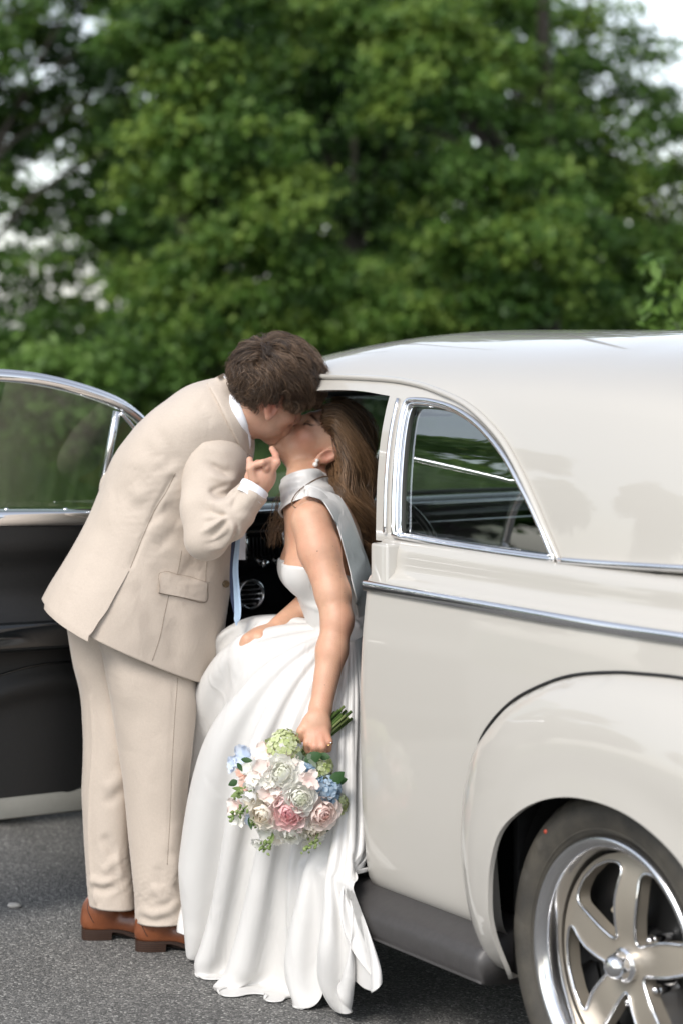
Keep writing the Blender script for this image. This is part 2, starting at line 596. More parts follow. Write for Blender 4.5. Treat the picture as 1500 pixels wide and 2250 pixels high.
# cloth
def cloth(name, color, rough=0.8, weave=900.0, wd=0.0002, sheen=0.2, var=0.05, sheen_rough=0.4, fine=0.0006, crease=0.0):
    m, n, l, b = new_mat(name)
    setp(b, color=color, rough=rough, sheen=sheen, sheen_rough=sheen_rough, spec=0.25)
    oc = obj_coord(n, l)
    w1 = n.new("ShaderNodeTexNoise"); w1.inputs["Scale"].default_value = 1; w1.inputs["Detail"].default_value = 2
    mp = n.new("ShaderNodeMapping"); mp.inputs["Scale"].default_value = (weave * 0.25, weave * 0.25, weave); l.new(oc, mp.inputs[0]); l.new(mp.outputs[0], w1.inputs["Vector"])
    w2 = n.new("ShaderNodeTexNoise"); w2.inputs["Scale"].default_value = 1; w2.inputs["Detail"].default_value = 2
    mp2 = n.new("ShaderNodeMapping"); mp2.inputs["Scale"].default_value = (weave, weave, weave * 0.15); l.new(oc, mp2.inputs[0]); l.new(mp2.outputs[0], w2.inputs["Vector"])
    ad = n.new("ShaderNodeMath"); ad.operation = 'ADD'; l.new(w1.outputs[0], ad.inputs[0]); l.new(w2.outputs[0], ad.inputs[1])
    hf = n.new("ShaderNodeMath"); hf.operation = 'MULTIPLY'; hf.inputs[1].default_value = 0.5; l.new(ad.outputs[0], hf.inputs[0])
    c = np.array(color)
    l.new(ramp(n, l, hf.outputs[0], [(0.3, tuple(c * (1 - var))), (0.7, tuple(np.clip(c * (1 + var), 0, 1)))]), b.inputs["Base Color"])
    bp = bump(n, l, b, hf.outputs[0], fine, 0.6)
    if crease:
        mp3 = n.new("ShaderNodeMapping"); mp3.inputs["Scale"].default_value = (1.0, 1.0, 0.55); mp3.inputs["Rotation"].default_value = (0.0, R(28), 0.0); l.new(oc, mp3.inputs[0])
        cz = noise_tex(n, l, 10, 4, 0.5, mp3.outputs[0], 1.4)
        b2 = n.new("ShaderNodeBump"); b2.inputs["Distance"].default_value = crease; b2.inputs["Strength"].default_value = 0.8
        l.new(cz, b2.inputs["Height"]); l.new(b2.outputs[0], bp.inputs["Normal"])
    return m
M['suit'] = cloth("tan_wool_suiting", (0.50, 0.428, 0.36), 0.85, 700, var=0.06, sheen=0.25, crease=0.005)
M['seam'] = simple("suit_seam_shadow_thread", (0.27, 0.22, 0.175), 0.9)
M['shirt'] = cloth("white_shirt_cotton", (0.76, 0.77, 0.81), 0.8, 1200, var=0.02)
m, n, l, b = new_mat("ivory_satin")
setp(b, color=(0.61, 0.597, 0.575), rough=0.38, spec=0.45, sheen=0.25, sheen_rough=0.3)
bp = bump(n, l, b, noise_tex(n, l, 55, 3, 0.55, obj_coord(n, l)), 0.0006, 0.5)
mp3 = n.new("ShaderNodeMapping"); mp3.inputs["Scale"].default_value = (1.3, 1.3, 0.5); mp3.inputs["Rotation"].default_value = (0.0, R(-24), 0.0); l.new(obj_coord(n, l), mp3.inputs[0])
cz = noise_tex(n, l, 8, 2, 0.4, mp3.outputs[0], 1.5)
cz2 = ramp(n, l, cz, [(0.30, (0, 0, 0)), (0.48, (.8, .8, .8)), (0.52, (.85, .85, .85)), (0.72, (0.1, 0.1, 0.1))])
b2 = n.new("ShaderNodeBump"); b2.inputs["Distance"].default_value = 0.003; b2.inputs["Strength"].default_value = 0.5
l.new(cz2, b2.inputs["Height"]); l.new(b2.outputs[0], bp.inputs["Normal"])
M['satin'] = m
M['tie'] = simple("pale_blue_tie_silk", (0.34, 0.45, 0.58), 0.45, 0.05, 200)
M['tie_back'] = simple("navy_tie_lining", (0.02, 0.03, 0.07), 0.6)
M['button'] = simple("horn_button", (0.12, 0.085, 0.045), 0.3, 0.4, 200)
M['ribbon'] = cloth("lilac_white_ribbon", (0.70, 0.70, 0.80), 0.5, 800, var=0.02)
# leather
m, n, l, b = new_mat("cognac_leather")
f = noise_tex(n, l, 18, 4, 0.6, obj_coord(n, l))
l.new(ramp(n, l, f, [(0.3, (0.13, 0.038, 0.014)), (0.7, (0.22, 0.070, 0.026))]), b.inputs["Base Color"])
setp(b, rough=0.32, coat=0.35, coat_rough=0.2)
bump(n, l, b, noise_tex(n, l, 220, 3, 0.6, obj_coord(n, l)), 0.0004)
M['leather'] = m
m, n, l, b = new_mat("stacked_leather_sole")
w = n.new("ShaderNodeTexWave"); w.bands_direction = 'Z'; w.inputs["Scale"].default_value = 60; w.inputs["Distortion"].default_value = 1.5
l.new(obj_coord(n, l), w.inputs["Vector"])
l.new(ramp(n, l, w.outputs["Fac"], [(0.0, (0.022, 0.010, 0.006)), (1.0, (0.045, 0.020, 0.011))]), b.inputs["Base Color"])
setp(b, rough=0.45)
M['sole'] = m
# skin
def skin(name, base, warm, rough=0.48):
    m, n, l, b = new_mat(name)
    a = n.new("ShaderNodeAttribute"); a.attribute_name = "blush"
    f = noise_tex(n, l, 45, 5, 0.6, obj_coord(n, l))
    c0 = ramp(n, l, f, [(0.3, tuple(np.array(base) * 0.93)), (0.7, tuple(np.array(base) * 1.06))])
    mx = n.new("ShaderNodeMixRGB"); mx.inputs[2].default_value = (*warm, 1)
    l.new(a.outputs["Fac"], mx.inputs[0]); l.new(c0, mx.inputs[1])
    fk = noise_tex(n, l, 260, 2, 0.5, obj_coord(n, l))
    fkr = ramp(n, l, fk, [(0.66, (0, 0, 0)), (0.74, (.35, .35, .35))])
    fm = n.new("ShaderNodeMixRGB"); fm.inputs[2].default_value = (base[0] * .62, base[1] * .52, base[2] * .46, 1); l.new(fkr, fm.inputs[0]); l.new(mx.outputs[0], fm.inputs[1])
    bt = noise_tex(n, l, 14, 3, 0.5, obj_coord(n, l)); btr = ramp(n, l, bt, [(0.42, (0, 0, 0)), (0.75, (.45, .45, .45))])
    mx = n.new("ShaderNodeMixRGB"); mx.inputs[2].default_value = (base[0] * 1.0, base[1] * .78, base[2] * .74, 1); l.new(btr, mx.inputs[0]); l.new(fm.outputs[0], mx.inputs[1])
    d = n.new("ShaderNodeAttribute"); d.attribute_name = "dark"
    mx2 = n.new("ShaderNodeMixRGB"); mx2.inputs[2].default_value = (0.045, 0.025, 0.018, 1)
    l.new(d.outputs["Fac"], mx2.inputs[0]); l.new(mx.outputs[0], mx2.inputs[1])
    l.new(mx2.outputs[0], b.inputs["Base Color"])
    setp(b, rough=rough, sss=0.22, sss_scale=0.012, spec=0.4)
    b.inputs["Subsurface Radius"].default_value = (1.0, 0.35, 0.18)
    bump(n, l, b, noise_tex(n, l, 330, 4, 0.65, obj_coord(n, l)), 0.0009, 0.8)
    return m
M['skin_m'] = skin("skin_fair", (0.57, 0.345, 0.245), (0.48, 0.17, 0.12))
M['skin_f'] = skin("skin_tanned", (0.56, 0.325, 0.215), (0.56, 0.21, 0.16), 0.42)
# hair
def hair_mat(name, c0, c1, rough=0.32):
    m, n, l, b = new_mat(name)
    a = n.new("ShaderNodeAttribute"); a.attribute_name = "tone"
    l.new(ramp(n, l, a.outputs["Fac"], [(0.0, c0), (1.0, c1)]), b.inputs["Base Color"])
    setp(b, rough=rough, spec=0.5)
    return m
M['hair_m'] = hair_mat("dark_brown_hair", (0.022, 0.013, 0.008), (0.24, 0.15, 0.09), 0.42)
M['hair_f'] = hair_mat("chestnut_hair", (0.030, 0.016, 0.008), (0.30, 0.175, 0.090), 0.38)
M['pearl'] = simple("pearl", (0.80, 0.77, 0.72), 0.15, coat=0.7)
M['gold'] = simple("gold", (0.75, 0.52, 0.22), 0.2, metal=1.0)
# ------------------------------------------------------------------ ground
def ground_sheet(name, x0, x1, y0, y1, z, mat, nx=2, ny=2):
    gx, gy = np.meshgrid(np.linspace(x0, x1, nx), np.linspace(y0, y1, ny))
    v = np.stack([gx.ravel(), gy.ravel(), np.full(gx.size, z)], 1)
    return tag(mesh(name, v, grid_faces(ny, nx, False), mat, smooth=False), kind='structure')
ground_sheet("ground", -900, 900, -900, 900, -0.012, M['field'])
road = ground_sheet("road", -14, 14, -30, 10.6, 0.0, M['asphalt'])

# ------------------------------------------------------------------ grass beyond the road
def blades(n, x0, x1, y0, y1, hmin, hmax, seed):
    r = np.random.default_rng(seed)
    c = np.stack([r.uniform(x0, x1, n), r.uniform(y0, y1, n), np.full(n, -0.01)], 1)
    h = r.uniform(hmin, hmax, n) * (1 + 0.4 * vnoise(c * 0.9)); a = r.uniform(0, 6.28, n); lean = r.uniform(0.05, 0.45, n)
    d = np.stack([np.cos(a), np.sin(a), 0 * a], 1); s = np.stack([-np.sin(a), np.cos(a), 0 * a], 1) * (0.008 + 0.012 * r.random(n))[:, None]
    up = np.array([0, 0, 1.0])
    m1 = c + d * (h * lean * 0.3)[:, None] + up * (h * 0.55)[:, None]
    t = c + d * (h * lean)[:, None] + up * h[:, None]
    v = np.stack([c - s, c + s, m1 + s * 0.7, m1 - s * 0.7, t], 1).reshape(-1, 3)
    b = np.arange(n)[:, None] * 5
    q = (b + [0, 1, 2, 3]).tolist(); tr = (b + [3, 2, 4]).tolist()
    return v, q + tr, np.repeat(np.clip(r.normal(0.5, 0.25, n), 0, 1), 5)
v, f, tone = blades(42000, -7, 7, 10.55, 27, 0.18, 0.55, 3)
tag(mesh("grass", v, f, M['grass'], smooth=False, attr={'tone': tone}), "rough green meadow grass growing beyond the asphalt", "grass", kind='stuff')

# ------------------------------------------------------------------ trees
def leaf_cloud(spr, rad, per, size, seed, up_bias=0.9, tone_c=0.45):
    """leaves (folded diamonds) in sprays; spr (N,3) spray centres, rad their radii"""
    r = np.random.default_rng(seed)
    n = len(spr) * per
    c = np.repeat(spr, per, 0); rr = np.repeat(rad, per)
    off = r.normal(0, 1, (n, 3)) * np.array([0.55, 0.55, 0.30]) * rr[:, None]
    p = c + off
    nor = nrm(r.normal(0, 0.75, (n, 3)) + np.array([0, -0.25, up_bias]) + off / rr[:, None] * 0.6)
    a = nrm(np.cross(nor, r.normal(0, 1, (n, 3))))
    b = np.cross(nor, a)
    L = size * r.uniform(0.6, 1.3, n)[:, None]
    v = np.stack([p - a * L * 0.5, p + b * L * 0.27 - nor * L * 0.06, p + a * L * 0.5 - nor * L * 0.12, p - b * L * 0.27 - nor * L * 0.06], 1).reshape(-1, 3)
    k = np.arange(n)[:, None] * 4
    f = np.vstack([k + [0, 1, 2], k + [0, 2, 3]])
    st = np.repeat(r.normal(tone_c, 0.20, len(spr)), per)
    t = np.clip(st + r.normal(0, 0.10, n), 0, 1)
    return v, f, np.repeat(t, 4)

def lobes_to_sprays(lobes, n_per, r, sp):
    out, rad, lt = [], [], []
    for c, R_ in lobes:
        k = max(6, int(n_per * (R_ / 0.8) ** 2))
        d = nrm(r.normal(0, 1, (k, 3))); d[:, 2] = np.where(d[:, 2] < -0.35, -d[:, 2], d[:, 2])
        q = R_ * np.power(r.uniform(0.25, 1, k), 0.45)[:, None]
        out.append(c + d * q * np.array([1, 1, 0.8])); rad.append(np.full(k, sp) * r.uniform(0.7, 1.3, k)); lt.append(np.full(k, r.normal(0, .18)))
    return np.vstack(out), np.hstack(rad), np.hstack(lt)

def tree(name, label, base, height, lobes, seed, trunk_r=0.22, per=36, n_per=46, size=0.15, spray=0.30, group=None, mat='leaf', limbs=9, tone=0.45, up=0.9):
    r = np.random.default_rng(seed)
    root = empty(name, base)
    tag(root, label, "tree", group or ("broadleaf trees round the car park" if name == "broadleaf_tree" else None))
    base = np.asarray(base, float)
    lobes = [(np.asarray(c, float) - base, R_) for c, R_ in lobes]
    top = np.array([r.normal(0, 0.4), r.normal(0, 0.4), height])
    tr = cr([(0, 0, -0.1), (r.normal(0, .08), r.normal(0, .08), height * .25), (r.normal(0, .2), r.normal(0, .2), height * .55), top], 14)
    parts = [tube(tr, np.linspace(trunk_r, trunk_r * 0.22, 14) * np.r_[1.35, np.ones(13)], 9)]
    order = sorted(range(len(lobes)), key=lambda i: -lobes[i][1])[:limbs]
    for i in order:
        c = lobes[i][0]
        z0 = np.clip(c[2] * 0.55, height * 0.12, height * 0.85)
        s = np.array([np.interp(z0, tr[:, 2], tr[:, k]) for k in range(3)])
        mid = (s + c) / 2 + r.normal(0, 0.15, 3) + np.array([0, 0, 0.25])
        parts.append(tube(cr([s, mid, c], 9), np.linspace(trunk_r * 0.36, 0.02, 9), 6))
    v, f = merge(parts)
    mesh("trunk", v, f, M['bark'], root)
    spr, rad, lt = lobes_to_sprays(lobes, n_per, r, spray)
    v, f, t = leaf_cloud(spr, rad, per, size, seed + 1, up_bias=up, tone_c=tone + lt)
    mesh("crown", v, f, M[mat], root, smooth=False, attr={'tone': t})
    return root

def lobes_px(lst, Y, r, jit=0.5):
    """lobes listed as (px, py, radius px, depth offset)"""
    out = []
    for px, py, rp, dy in lst:
        y = Y + dy
        out.append((P(px, py, y), rp / CAM_F * y))
    return out

rt = np.random.default_rng(21)
# the sparse tree at the left edge: airy, with sky between its sprays
tree("broadleaf_tree", "airy tree with sky showing between its branches behind the open car door", (-4.2, 25.0, 0), 7.2,
     lobes_px([(-40, 60, 150, 0), (90, 130, 120, .6), (230, 60, 130, -.4), (40, 240, 100, .3), (-60, 300, 120, .5), (200, 210, 95, 0), (250, 330, 80, .5),
               (110, 500, 70, .4), (-30, 480, 60, 0), (60, 600, 60, -.3), (250, 480, 75, .3), (-90, 620, 120, .6), (130, 740, 85, -.2), (20, 800, 90, 0), (210, 800, 90, .4), (-140, 430, 120, 0), (-120, 150, 160, 0), (60, -120, 190, 0), (-20, 150, 120, -.8), (150, 20, 120, -.8), (60, 350, 60, .2), (150, 440, 70, .4), (20, 440, 55, 0), (200, 540, 60, .3), (60, 520, 50, .2), (300, 300, 90, .2), (310, 520, 70, .3), (20, 690, 60, .2), (330, 200, 90, .2), (120, 250, 80, .3), (0, 380, 60, .2), (100, 330, 50, .1), (170, 350, 50, .2), (230, 420, 70, .3), (30, 560, 55, .3), (130, 570, 45, .2), (270, 600, 70, .3), (190, 690, 60, .3), (90, 690, 55, .2), (40, 300, 70, .4), (140, 300, 60, .5), (-10, 430, 60, .4), (70, 450, 55, .5), (160, 500, 55, .4), (60, 640, 50, .4), (240, 550, 60, .4), (150, 620, 45, .5)], 25.0, rt),
     31, 0.10, per=44, n_per=52, size=0.10, spray=0.21, limbs=14, tone=0.34)
# the big tree behind the groom
tree("broadleaf_tree", "tall full tree rising behind the groom's back and head", (-1.5, 23.5, 0), 7.5,
     lobes_px([(330, 120, 130, 0), (470, 260, 120, -.8), (380, 330, 120, 0), (560, 330, 130, -.9), (480, 430, 120, -.6), (620, 470, 120, -.9), (390, 480, 100, .2), (540, 560, 120, -.8), (420, 620, 110, -.2),
               (640, 620, 120, -.5), (520, 700, 120, -.6), (380, 740, 110, 0), (640, 760, 110, -.4), (470, 820, 120, -.4), (320, 820, 90, 0), (300, 640, 60, .3), (440, 110, 130, .6), (560, 180, 110, .5), (400, -60, 170, 0), (330, 420, 80, .5), (400, 60, 120, -.8), (420, 190, 110, -.9), (400, 300, 100, -.8), (430, 380, 90, -.9)], 23.5, rt),
     32, 0.15, per=60, n_per=56, size=0.10, spray=0.21, tone=0.46)
# the darker tree between them and the right-hand one
tree("broadleaf_tree", "dark shaded tree standing behind the couple's kissing heads", (0.1, 27.5, 0), 8.5,
     lobes_px([(560, -20, 170, 0), (660, 90, 150, 0), (760, 160, 150, 0), (700, 300, 150, .4), (820, 330, 150, .6), (760, 470, 150, .4), (840, 560, 140, .6), (760, 660, 140, .4), (860, 700, 130, .5), (700, 780, 130, 0), (820, 820, 130, 0), (900, 440, 130, .8), (640, 200, 120, .3), (480, 60, 120, .4), (900, 120, 140, .8), (300, 350, 120, 1.5), (330, 560, 110, 1.5), (280, 170, 120, 1.2)], 27.5, rt),
     33, 0.16, per=56, n_per=46, size=0.11, spray=0.28, tone=0.30)
tree("broadleaf_tree", "tall leafy tree rising behind the cream car roof", (2.0, 24.0, 0), 8.0,
     lobes_px([(700, 60, 120, .2), (830, 60, 130, -.3), (960, 100, 140, -.6), (1080, 60, 140, 0), (1000, 230, 120, -.8), (870, 250, 120, -.6), (1120, 200, 120, 0), (900, 170, 100, -1.0),
               (1060, 420, 120, -.9), (960, 420, 110, -.2), (1160, 330, 120, .2), (1180, 420, 100, -.5), (1060, 560, 120, -.9), (1180, 560, 130, -1.1), (960, 600, 110, 0), (1250, 520, 110, -.8), (1120, 680, 120, -.8), (980, 740, 120, -.2), (1240, 680, 120, -.6), (880, 790, 100, 0), (860, 690, 90, -1.0), (770, 640, 100, -1.0), (800, 740, 110, -1.0)], 24.0, rt),
     34, 0.15, per=60, n_per=56, size=0.10, spray=0.21, tone=0.50)
tree("broadleaf_tree", "round-topped tree beside the patch of open sky", (4.1, 26.0, 0), 7.4,
     lobes_px([(1220, 90, 110, 0), (1330, 60, 80, 0), (1400, 130, 75, 0), (1300, 190, 110, 0), (1400, 250, 95, .3), (1480, 330, 110, .2), (1330, 330, 110, 0), (1240, 290, 110, .3), (1420, 430, 110, 0), (1310, 460, 110, .4), (1500, 540, 120, .2),
               (1400, 580, 110, -.2), (1330, 640, 120, .2), (1470, 680, 120, 0), (1380, 740, 120, 0), (1260, 780, 110, 0), (1560, 430, 120, .3), (1590, 640, 130, 0), (1230, 400, 90, .8), (1200, 180, 100, .8), (1180, 760, 100, .5)], 26.0, rt),
     35, 0.14, per=50, n_per=44, size=0.10, spray=0.26, tone=0.44)
tree("broadleaf_tree", "distant dark tree filling the gaps behind the tall trees' middle", (-0.6, 36.0, 0), 9.0,
     lobes_px([(x_ + rt.uniform(-25, 25), y_ + rt.uniform(-25, 25), 130, rt.uniform(-1, 1)) for x_ in range(330, 900, 110) for y_ in range(-60, 860, 110) if rt.random() > .22 or y_ > 500], 36.0, rt), 37, 0.2, per=26, n_per=16, size=0.26, spray=0.42, tone=0.22)
tree("broadleaf_tree", "distant dark tree filling the gaps behind the car roof's trees", (3.6, 37.0, 0), 8.0,
     lobes_px([(x_ + rt.uniform(-25, 25), y_ + rt.uniform(-25, 25), 125, rt.uniform(-1, 1)) for x_ in range(880, 1560, 115) for y_ in range(60 , 860, 120) if not (x_ > 1150 and y_ < 330) and (rt.random() > .22 or y_ > 600)], 37.0, rt), 38, 0.2, per=26, n_per=14, size=0.26, spray=0.42, tone=0.24)
tree("hedge_thicket", "dense low thicket along the meadow behind the car door", (-3.0, 30.0, 0), 1.6,
     lobes_px([(x_ + rt.uniform(-20, 20), y_ + rt.uniform(-15, 15), 95, rt.uniform(-.5, .5)) for x_ in range(-60, 900, 80) for y_ in (800, 880, 960)], 30.0, rt), 39, 0.1, per=30, n_per=16, size=0.20, spray=0.34, tone=0.34)
bpy.data.objects["hedge_thicket"]["category"] = "thicket"
# low shrub on the meadow, left
tree("meadow_shrub", "low pale green shrub on the meadow above the car door", (-2.55, 21.0, 0), 1.3,
     [((-2.6, 21.0, 1.15), 0.42), ((-2.3, 21.1, 0.95), 0.4), ((-2.85, 21.1, 0.8), 0.42), ((-2.4, 20.8, 0.6), 0.42), ((-2.7, 20.9, 0.4), 0.4)], 36, 0.06, per=34, n_per=60, size=0.12, spray=0.2, mat='leaf_light', limbs=5, tone=0.35)
bpy.data.objects["meadow_shrub"]["category"] = "shrub"

# sapling whose pale shoots reach in from the right
sap = empty("sapling", (1.75, 9.6, 0))
tag(sap, "young sapling reaching pale green shoots in beyond the car roof", "sapling")
stem = cr([(0, 0, -0.02), (0.03, 0, 0.7), (0.0, 0, 1.3), (-0.02, 0.02, 1.9), (0.02, 0.02, 2.3)], 16)
sh = [tube(stem, np.linspace(0.018, 0.004, 16), 7)]
tips = []
for (p0z, p1) in ((1.30, P(1440, 580, 9.6)), (1.45, P(1432, 690, 9.5)), (1.2, P(1500, 650, 9.7)), (1.6, P(1600, 520, 9.6)), (1.4, P(1620, 640, 9.4)), (1.0, P(1580, 740, 9.6))):
    p1 = p1 - np.array([1.75, 9.6, 0])
    s0 = np.array([0.0, 0, p0z]); q = cr([s0, (s0 + p1) / 2 + np.array([0, 0, -0.06]), p1], 9)
    sh.append(tube(q, np.linspace(0.006, 0.002, 9), 5)); tips.append(q)
v, f = merge(sh)
mesh("trunk", v, f, M['bark'], sap)
r_ = np.random.default_rng(8)
sp = np.vstack([q[k] + r_.normal(0, 0.012, 3) for q in tips for k in range(3, 9) for _ in range(3)])
v, f, t = leaf_cloud(sp, np.full(len(sp), 0.05), 9, 0.075, 77, up_bias=0.7, tone_c=0.62)
mesh("crown", v, f, M['leaf_light'], sap, smooth=False, attr={'tone': t})

# trees beside and behind the photographer: the car's paint mirrors them
def far_tree(label, x, y, h, seed, w=3.0):
    r = np.random.default_rng(seed)
    lob = []
    for k in range(26):
        a = r.uniform(0, 6.28); zz = r.uniform(0.16, 0.95); q = w * math.sqrt(max(0.05, 1 - ((zz - 0.5) / 0.55) ** 2)) * r.uniform(0.2, 1)
        lob.append((np.array([x + math.cos(a) * q, y + math.sin(a) * q, zz * h]), r.uniform(0.9, 1.5)))
    tree("broadleaf_tree", label, (x, y, 0), h * 0.9, lob, seed, 0.3, per=14, n_per=22, size=0.42, spray=0.5, tone=0.45, limbs=8)
far_tree("tree mirrored in the car's side, farthest along the road", -27, 24, 8.5, 51, 3.6)
far_tree("tree mirrored in the car's side, opposite the open door", -24, 15, 7.0, 52, 3.4)
far_tree("tree mirrored in the car's side, opposite the rear wheel", -27, 6.5, 6.0, 53, 3.6)
far_tree("tree mirrored in the car's rear fender, behind the photographer", -25, -5, 4.2, 54, 3.2)
far_tree("tree at the photographer's back, mirrored in the chrome", -9, -22, 8.0, 55, 3.4)

# a pale pebble lying on the asphalt
pb = np.array([(math.cos(a) * math.cos(b) * .020, math.sin(a) * math.cos(b) * .014, .006 + math.sin(b) * .008) for b in np.linspace(-1.4, 1.4, 7) for a in np.linspace(0, 6.2832, 12, endpoint=False)])  # speck of unclear kind, modelled as a small rounded lump
pb = pb * (1 + .12 * vnoise(pb * 90))[:, None] + np.array([(32 - 750) / CAM_F * 6.28, 6.28, 0])
tag(mesh("speck", pb, grid_faces(7, 12, True).tolist() + cap_faces(0, 12, True) + cap_faces(6, 12), simple("pale_speck", (.42, .40, .37), .8, .15, 60)), "pale pebble lying on the asphalt left of the shoes", "speck")
# ------------------------------------------------------------------ the car (local: -x = side towards the viewer, +y = front)
CAR_ROT = math.atan2(3165, 5000)
CAR_LOC = (0.554, 4.43, 0.0)
car = empty("vintage_car", CAR_LOC, CAR_ROT)
tag(car, "cream vintage two-door car with chrome trim and its driver's door wide open", "car")
XC = 0.78                                   # centre plane
def mirror(v, f):
    v = np.asarray(v, float).copy(); v[:, 0] = 2 * XC - v[:, 0]
    return v, [list(q)[::-1] for q in f]

# lower body section (x, z) from sill to belt
LOW = cr([(.085, .285), (.062, .305), (.05, .335), (.042, .40), (.034, .50), (.030, .62), (.029, .74), (.033, .85), (.041, .94), (.048, .995), (.050, 1.012), (.056, 1.022), (.070, 1.034), (.076, 1.05), (.078, 1.075), (.082, 1.092), (.092, 1.103), (.112, 1.108)], 120)
LOWL = np.r_[0, np.cumsum(np.linalg.norm(np.diff(LOW, axis=0), axis=1))]; LOWN = LOWL / LOWL[-1]
def taper(t):
    t = np.asarray(t, float)
    a = np.clip((0.35 - t) / 1.75, 0, 1)
    return 0.58 * a ** 2.3 + 0.05 * np.clip((t - 1.3) / 0.8, 0, 1) ** 2
def low_z(t, z0):                            # the tail rounds down
    t = np.asarray(t, float)
    k = np.clip((-0.15 - t) / 1.15, 0, 1)
    return z0 - (np.clip(z0 - 0.55, 0, 1)) * 0.72 * k ** 1.7
def low_pt(tw):
    t, w = tw[:, 0], tw[:, 1]
    x = np.interp(w, LOWN, LOW[:, 0]); z = np.interp(w, LOWN, LOW[:, 1])
    return np.stack([x + taper(t), t, low_z(t, z)], 1)
def side_x(t, z):
    """outer skin of the lower body at (t, z)"""
    return np.interp(z, LOW[:, 1], LOW[:, 0]) + taper(t)

T_JAMB = 1.0
tt = np.r_[np.linspace(-1.38, 0.2, 46), np.linspace(0.225, T_JAMB, 32)]
ww = np.linspace(0, 1, 90)
g = np.stack(np.meshgrid(tt, ww), -1).reshape(-1, 2)
v = low_pt(g)
# round the panel's leading edge into the jamb
nR, nC = len(ww), len(tt)
v = v.reshape(nR, nC, 3)
edge = v[:, -1:, :] + np.array([0.004, 0.006, 0]); edge2 = v[:, -1:, :] + np.array([0.035, 0.004, 0])
v = np.concatenate([v, edge, edge2], 1)
v = v.reshape(-1, 3); f = grid_faces(nR, nC + 2, False)
cen = v[f].mean(1)
cut = (np.abs(cen[:, 1] - 0.035) < 0.43) & (cen[:, 2] < 0.725) & ~((cen[:, 2] > 0.56) & (np.hypot((cen[:, 1] - 0.035) / 0.43, (cen[:, 2] - 0.56) / 0.165) > 1))
body = (v, f[~cut].tolist())
bodyR = mirror(*body)
# deck and tail between the two sides
dk = []
for t_ in np.linspace(-1.38, 0.05, 40):
    xe = 0.112 + float(taper(t_)); ze = float(low_z(t_, 1.108))
    xs = np.linspace(xe, 2 * XC - xe, 25)
    dk.append(np.stack([xs, np.full(25, t_), ze + 0.10 * (1 - ((xs - XC) / (XC - xe)) ** 2) * np.clip((0.1 - t_) / 0.3, 0, 1)], 1))
dk = np.array(dk)
deck = (dk.reshape(-1, 3), grid_faces(40, 25, False, True).tolist())
# tail apron and floor pan
ta = []
for k, w_ in enumerate(np.linspace(0, 1, 30)):
    p = low_pt(np.array([[-1.38, w_]]))[0]
    xs = np.linspace(p[0], 2 * XC - p[0], 25)
    ta.append(np.stack([xs, np.full(25, -1.38) - 0.10 * (1 - ((xs - XC) / (XC - p[0] + 1e-6)) ** 2), np.full(25, p[2])], 1))
tail = (np.array(ta).reshape(-1, 3), grid_faces(30, 25, False, True).tolist())
v, f = merge([body, bodyR, deck, tail])
mesh("body", v, f, M['paint'], car)

# --- greenhouse section from belt to roof centre
GH = cr([(.108, 1.098), (.112, 1.15), (.121, 1.24), (.136, 1.33), (.155, 1.40), (.170, 1.440), (.185, 1.462), (.215, 1.488), (.28, 1.522), (.38, 1.553), (.52, 1.578), (.66, 1.591), (XC, 1.595)], 140)
GHL = np.r_[0, np.cumsum(np.linalg.norm(np.diff(GH, axis=0), axis=1))]; GHN = GHL / GHL[-1]
Z_B = 1.098
def gh_pt(tw):
    t, w = tw[:, 0], tw[:, 1]
    x = np.interp(w, GHN, GH[:, 0]); z = np.interp(w, GHN, GH[:, 1])
    a = np.clip((0.42 - t) / 1.25, 0, 1)                      # rounds in towards the rear window
    sx = np.sqrt(np.clip(1 - a ** 2.3, 0.0, 1)); b = np.clip((0.75 - t) / 1.58, 0, 1)
    sz = np.clip(1 - b ** 2.7, 0.0, 1)
    fr = np.clip((t - 1.35) / 0.75, 0, 1)                     # and falls to the windscreen header
    sz = sz * (1 - 0.20 * fr ** 1.8); sx = sx * (1 - 0.07 * fr ** 1.5)
    zb = 1.098 + 0.06 * a ** 1.2
    xx = XC - (XC - x) * sx
    zz = zb + (z - Z_B) * sz
    return np.stack([xx, t, zz], 1)
def gh_w(t, z):
    """section parameter at a height"""
    lo_, hi_ = 0.0, 1.0
    for _ in range(40):
        m_ = (lo_ + hi_) / 2
        if gh_pt(np.array([[t, m_]]))[0, 2] < z: lo_ = m_
        else: hi_ = m_
    return (lo_ + hi_) / 2
def on_gh(poly):
    return np.array([(t_, gh_w(t_, z_)) for t_, z_ in poly])
def gh3(poly, out=0.0):
    """3-D points on the greenhouse skin, lifted outward"""
    q = on_gh(poly); p = gh_pt(q); e = 1e-3
    du = gh_pt(q + [e, 0]) - p; dw = gh_pt(q + [0, e]) - p
    nn = nrm(np.cross(dw, du)); nn *= np.where(nn[:, :1] > 0, -1, 1)
    return p + nn * out
# quarter window, outer edge of its chrome (t, z)
QW = [(0.972, 1.116), (0.982, 1.20), (0.992, 1.30), (1.003, 1.395), (.998, 1.424), (.965, 1.429), (.90, 1.427), (.80, 1.414), (.69, 1.380), (.577, 1.320), (.478, 1.238), (.425, 1.183), (.385, 1.135), (.368, 1.116), (.366, 1.110), (.44, 1.109), (.60, 1.109), (.80, 1.111)]
qw = np.vstack([cr(QW[:4], 16)[:-1], cr(QW[3:6], 8)[:-1], cr(QW[5:15], 40)[:-1], cr(QW[14:] + QW[:1], 20)[:-1]])
qw_in = on_gh(qw)
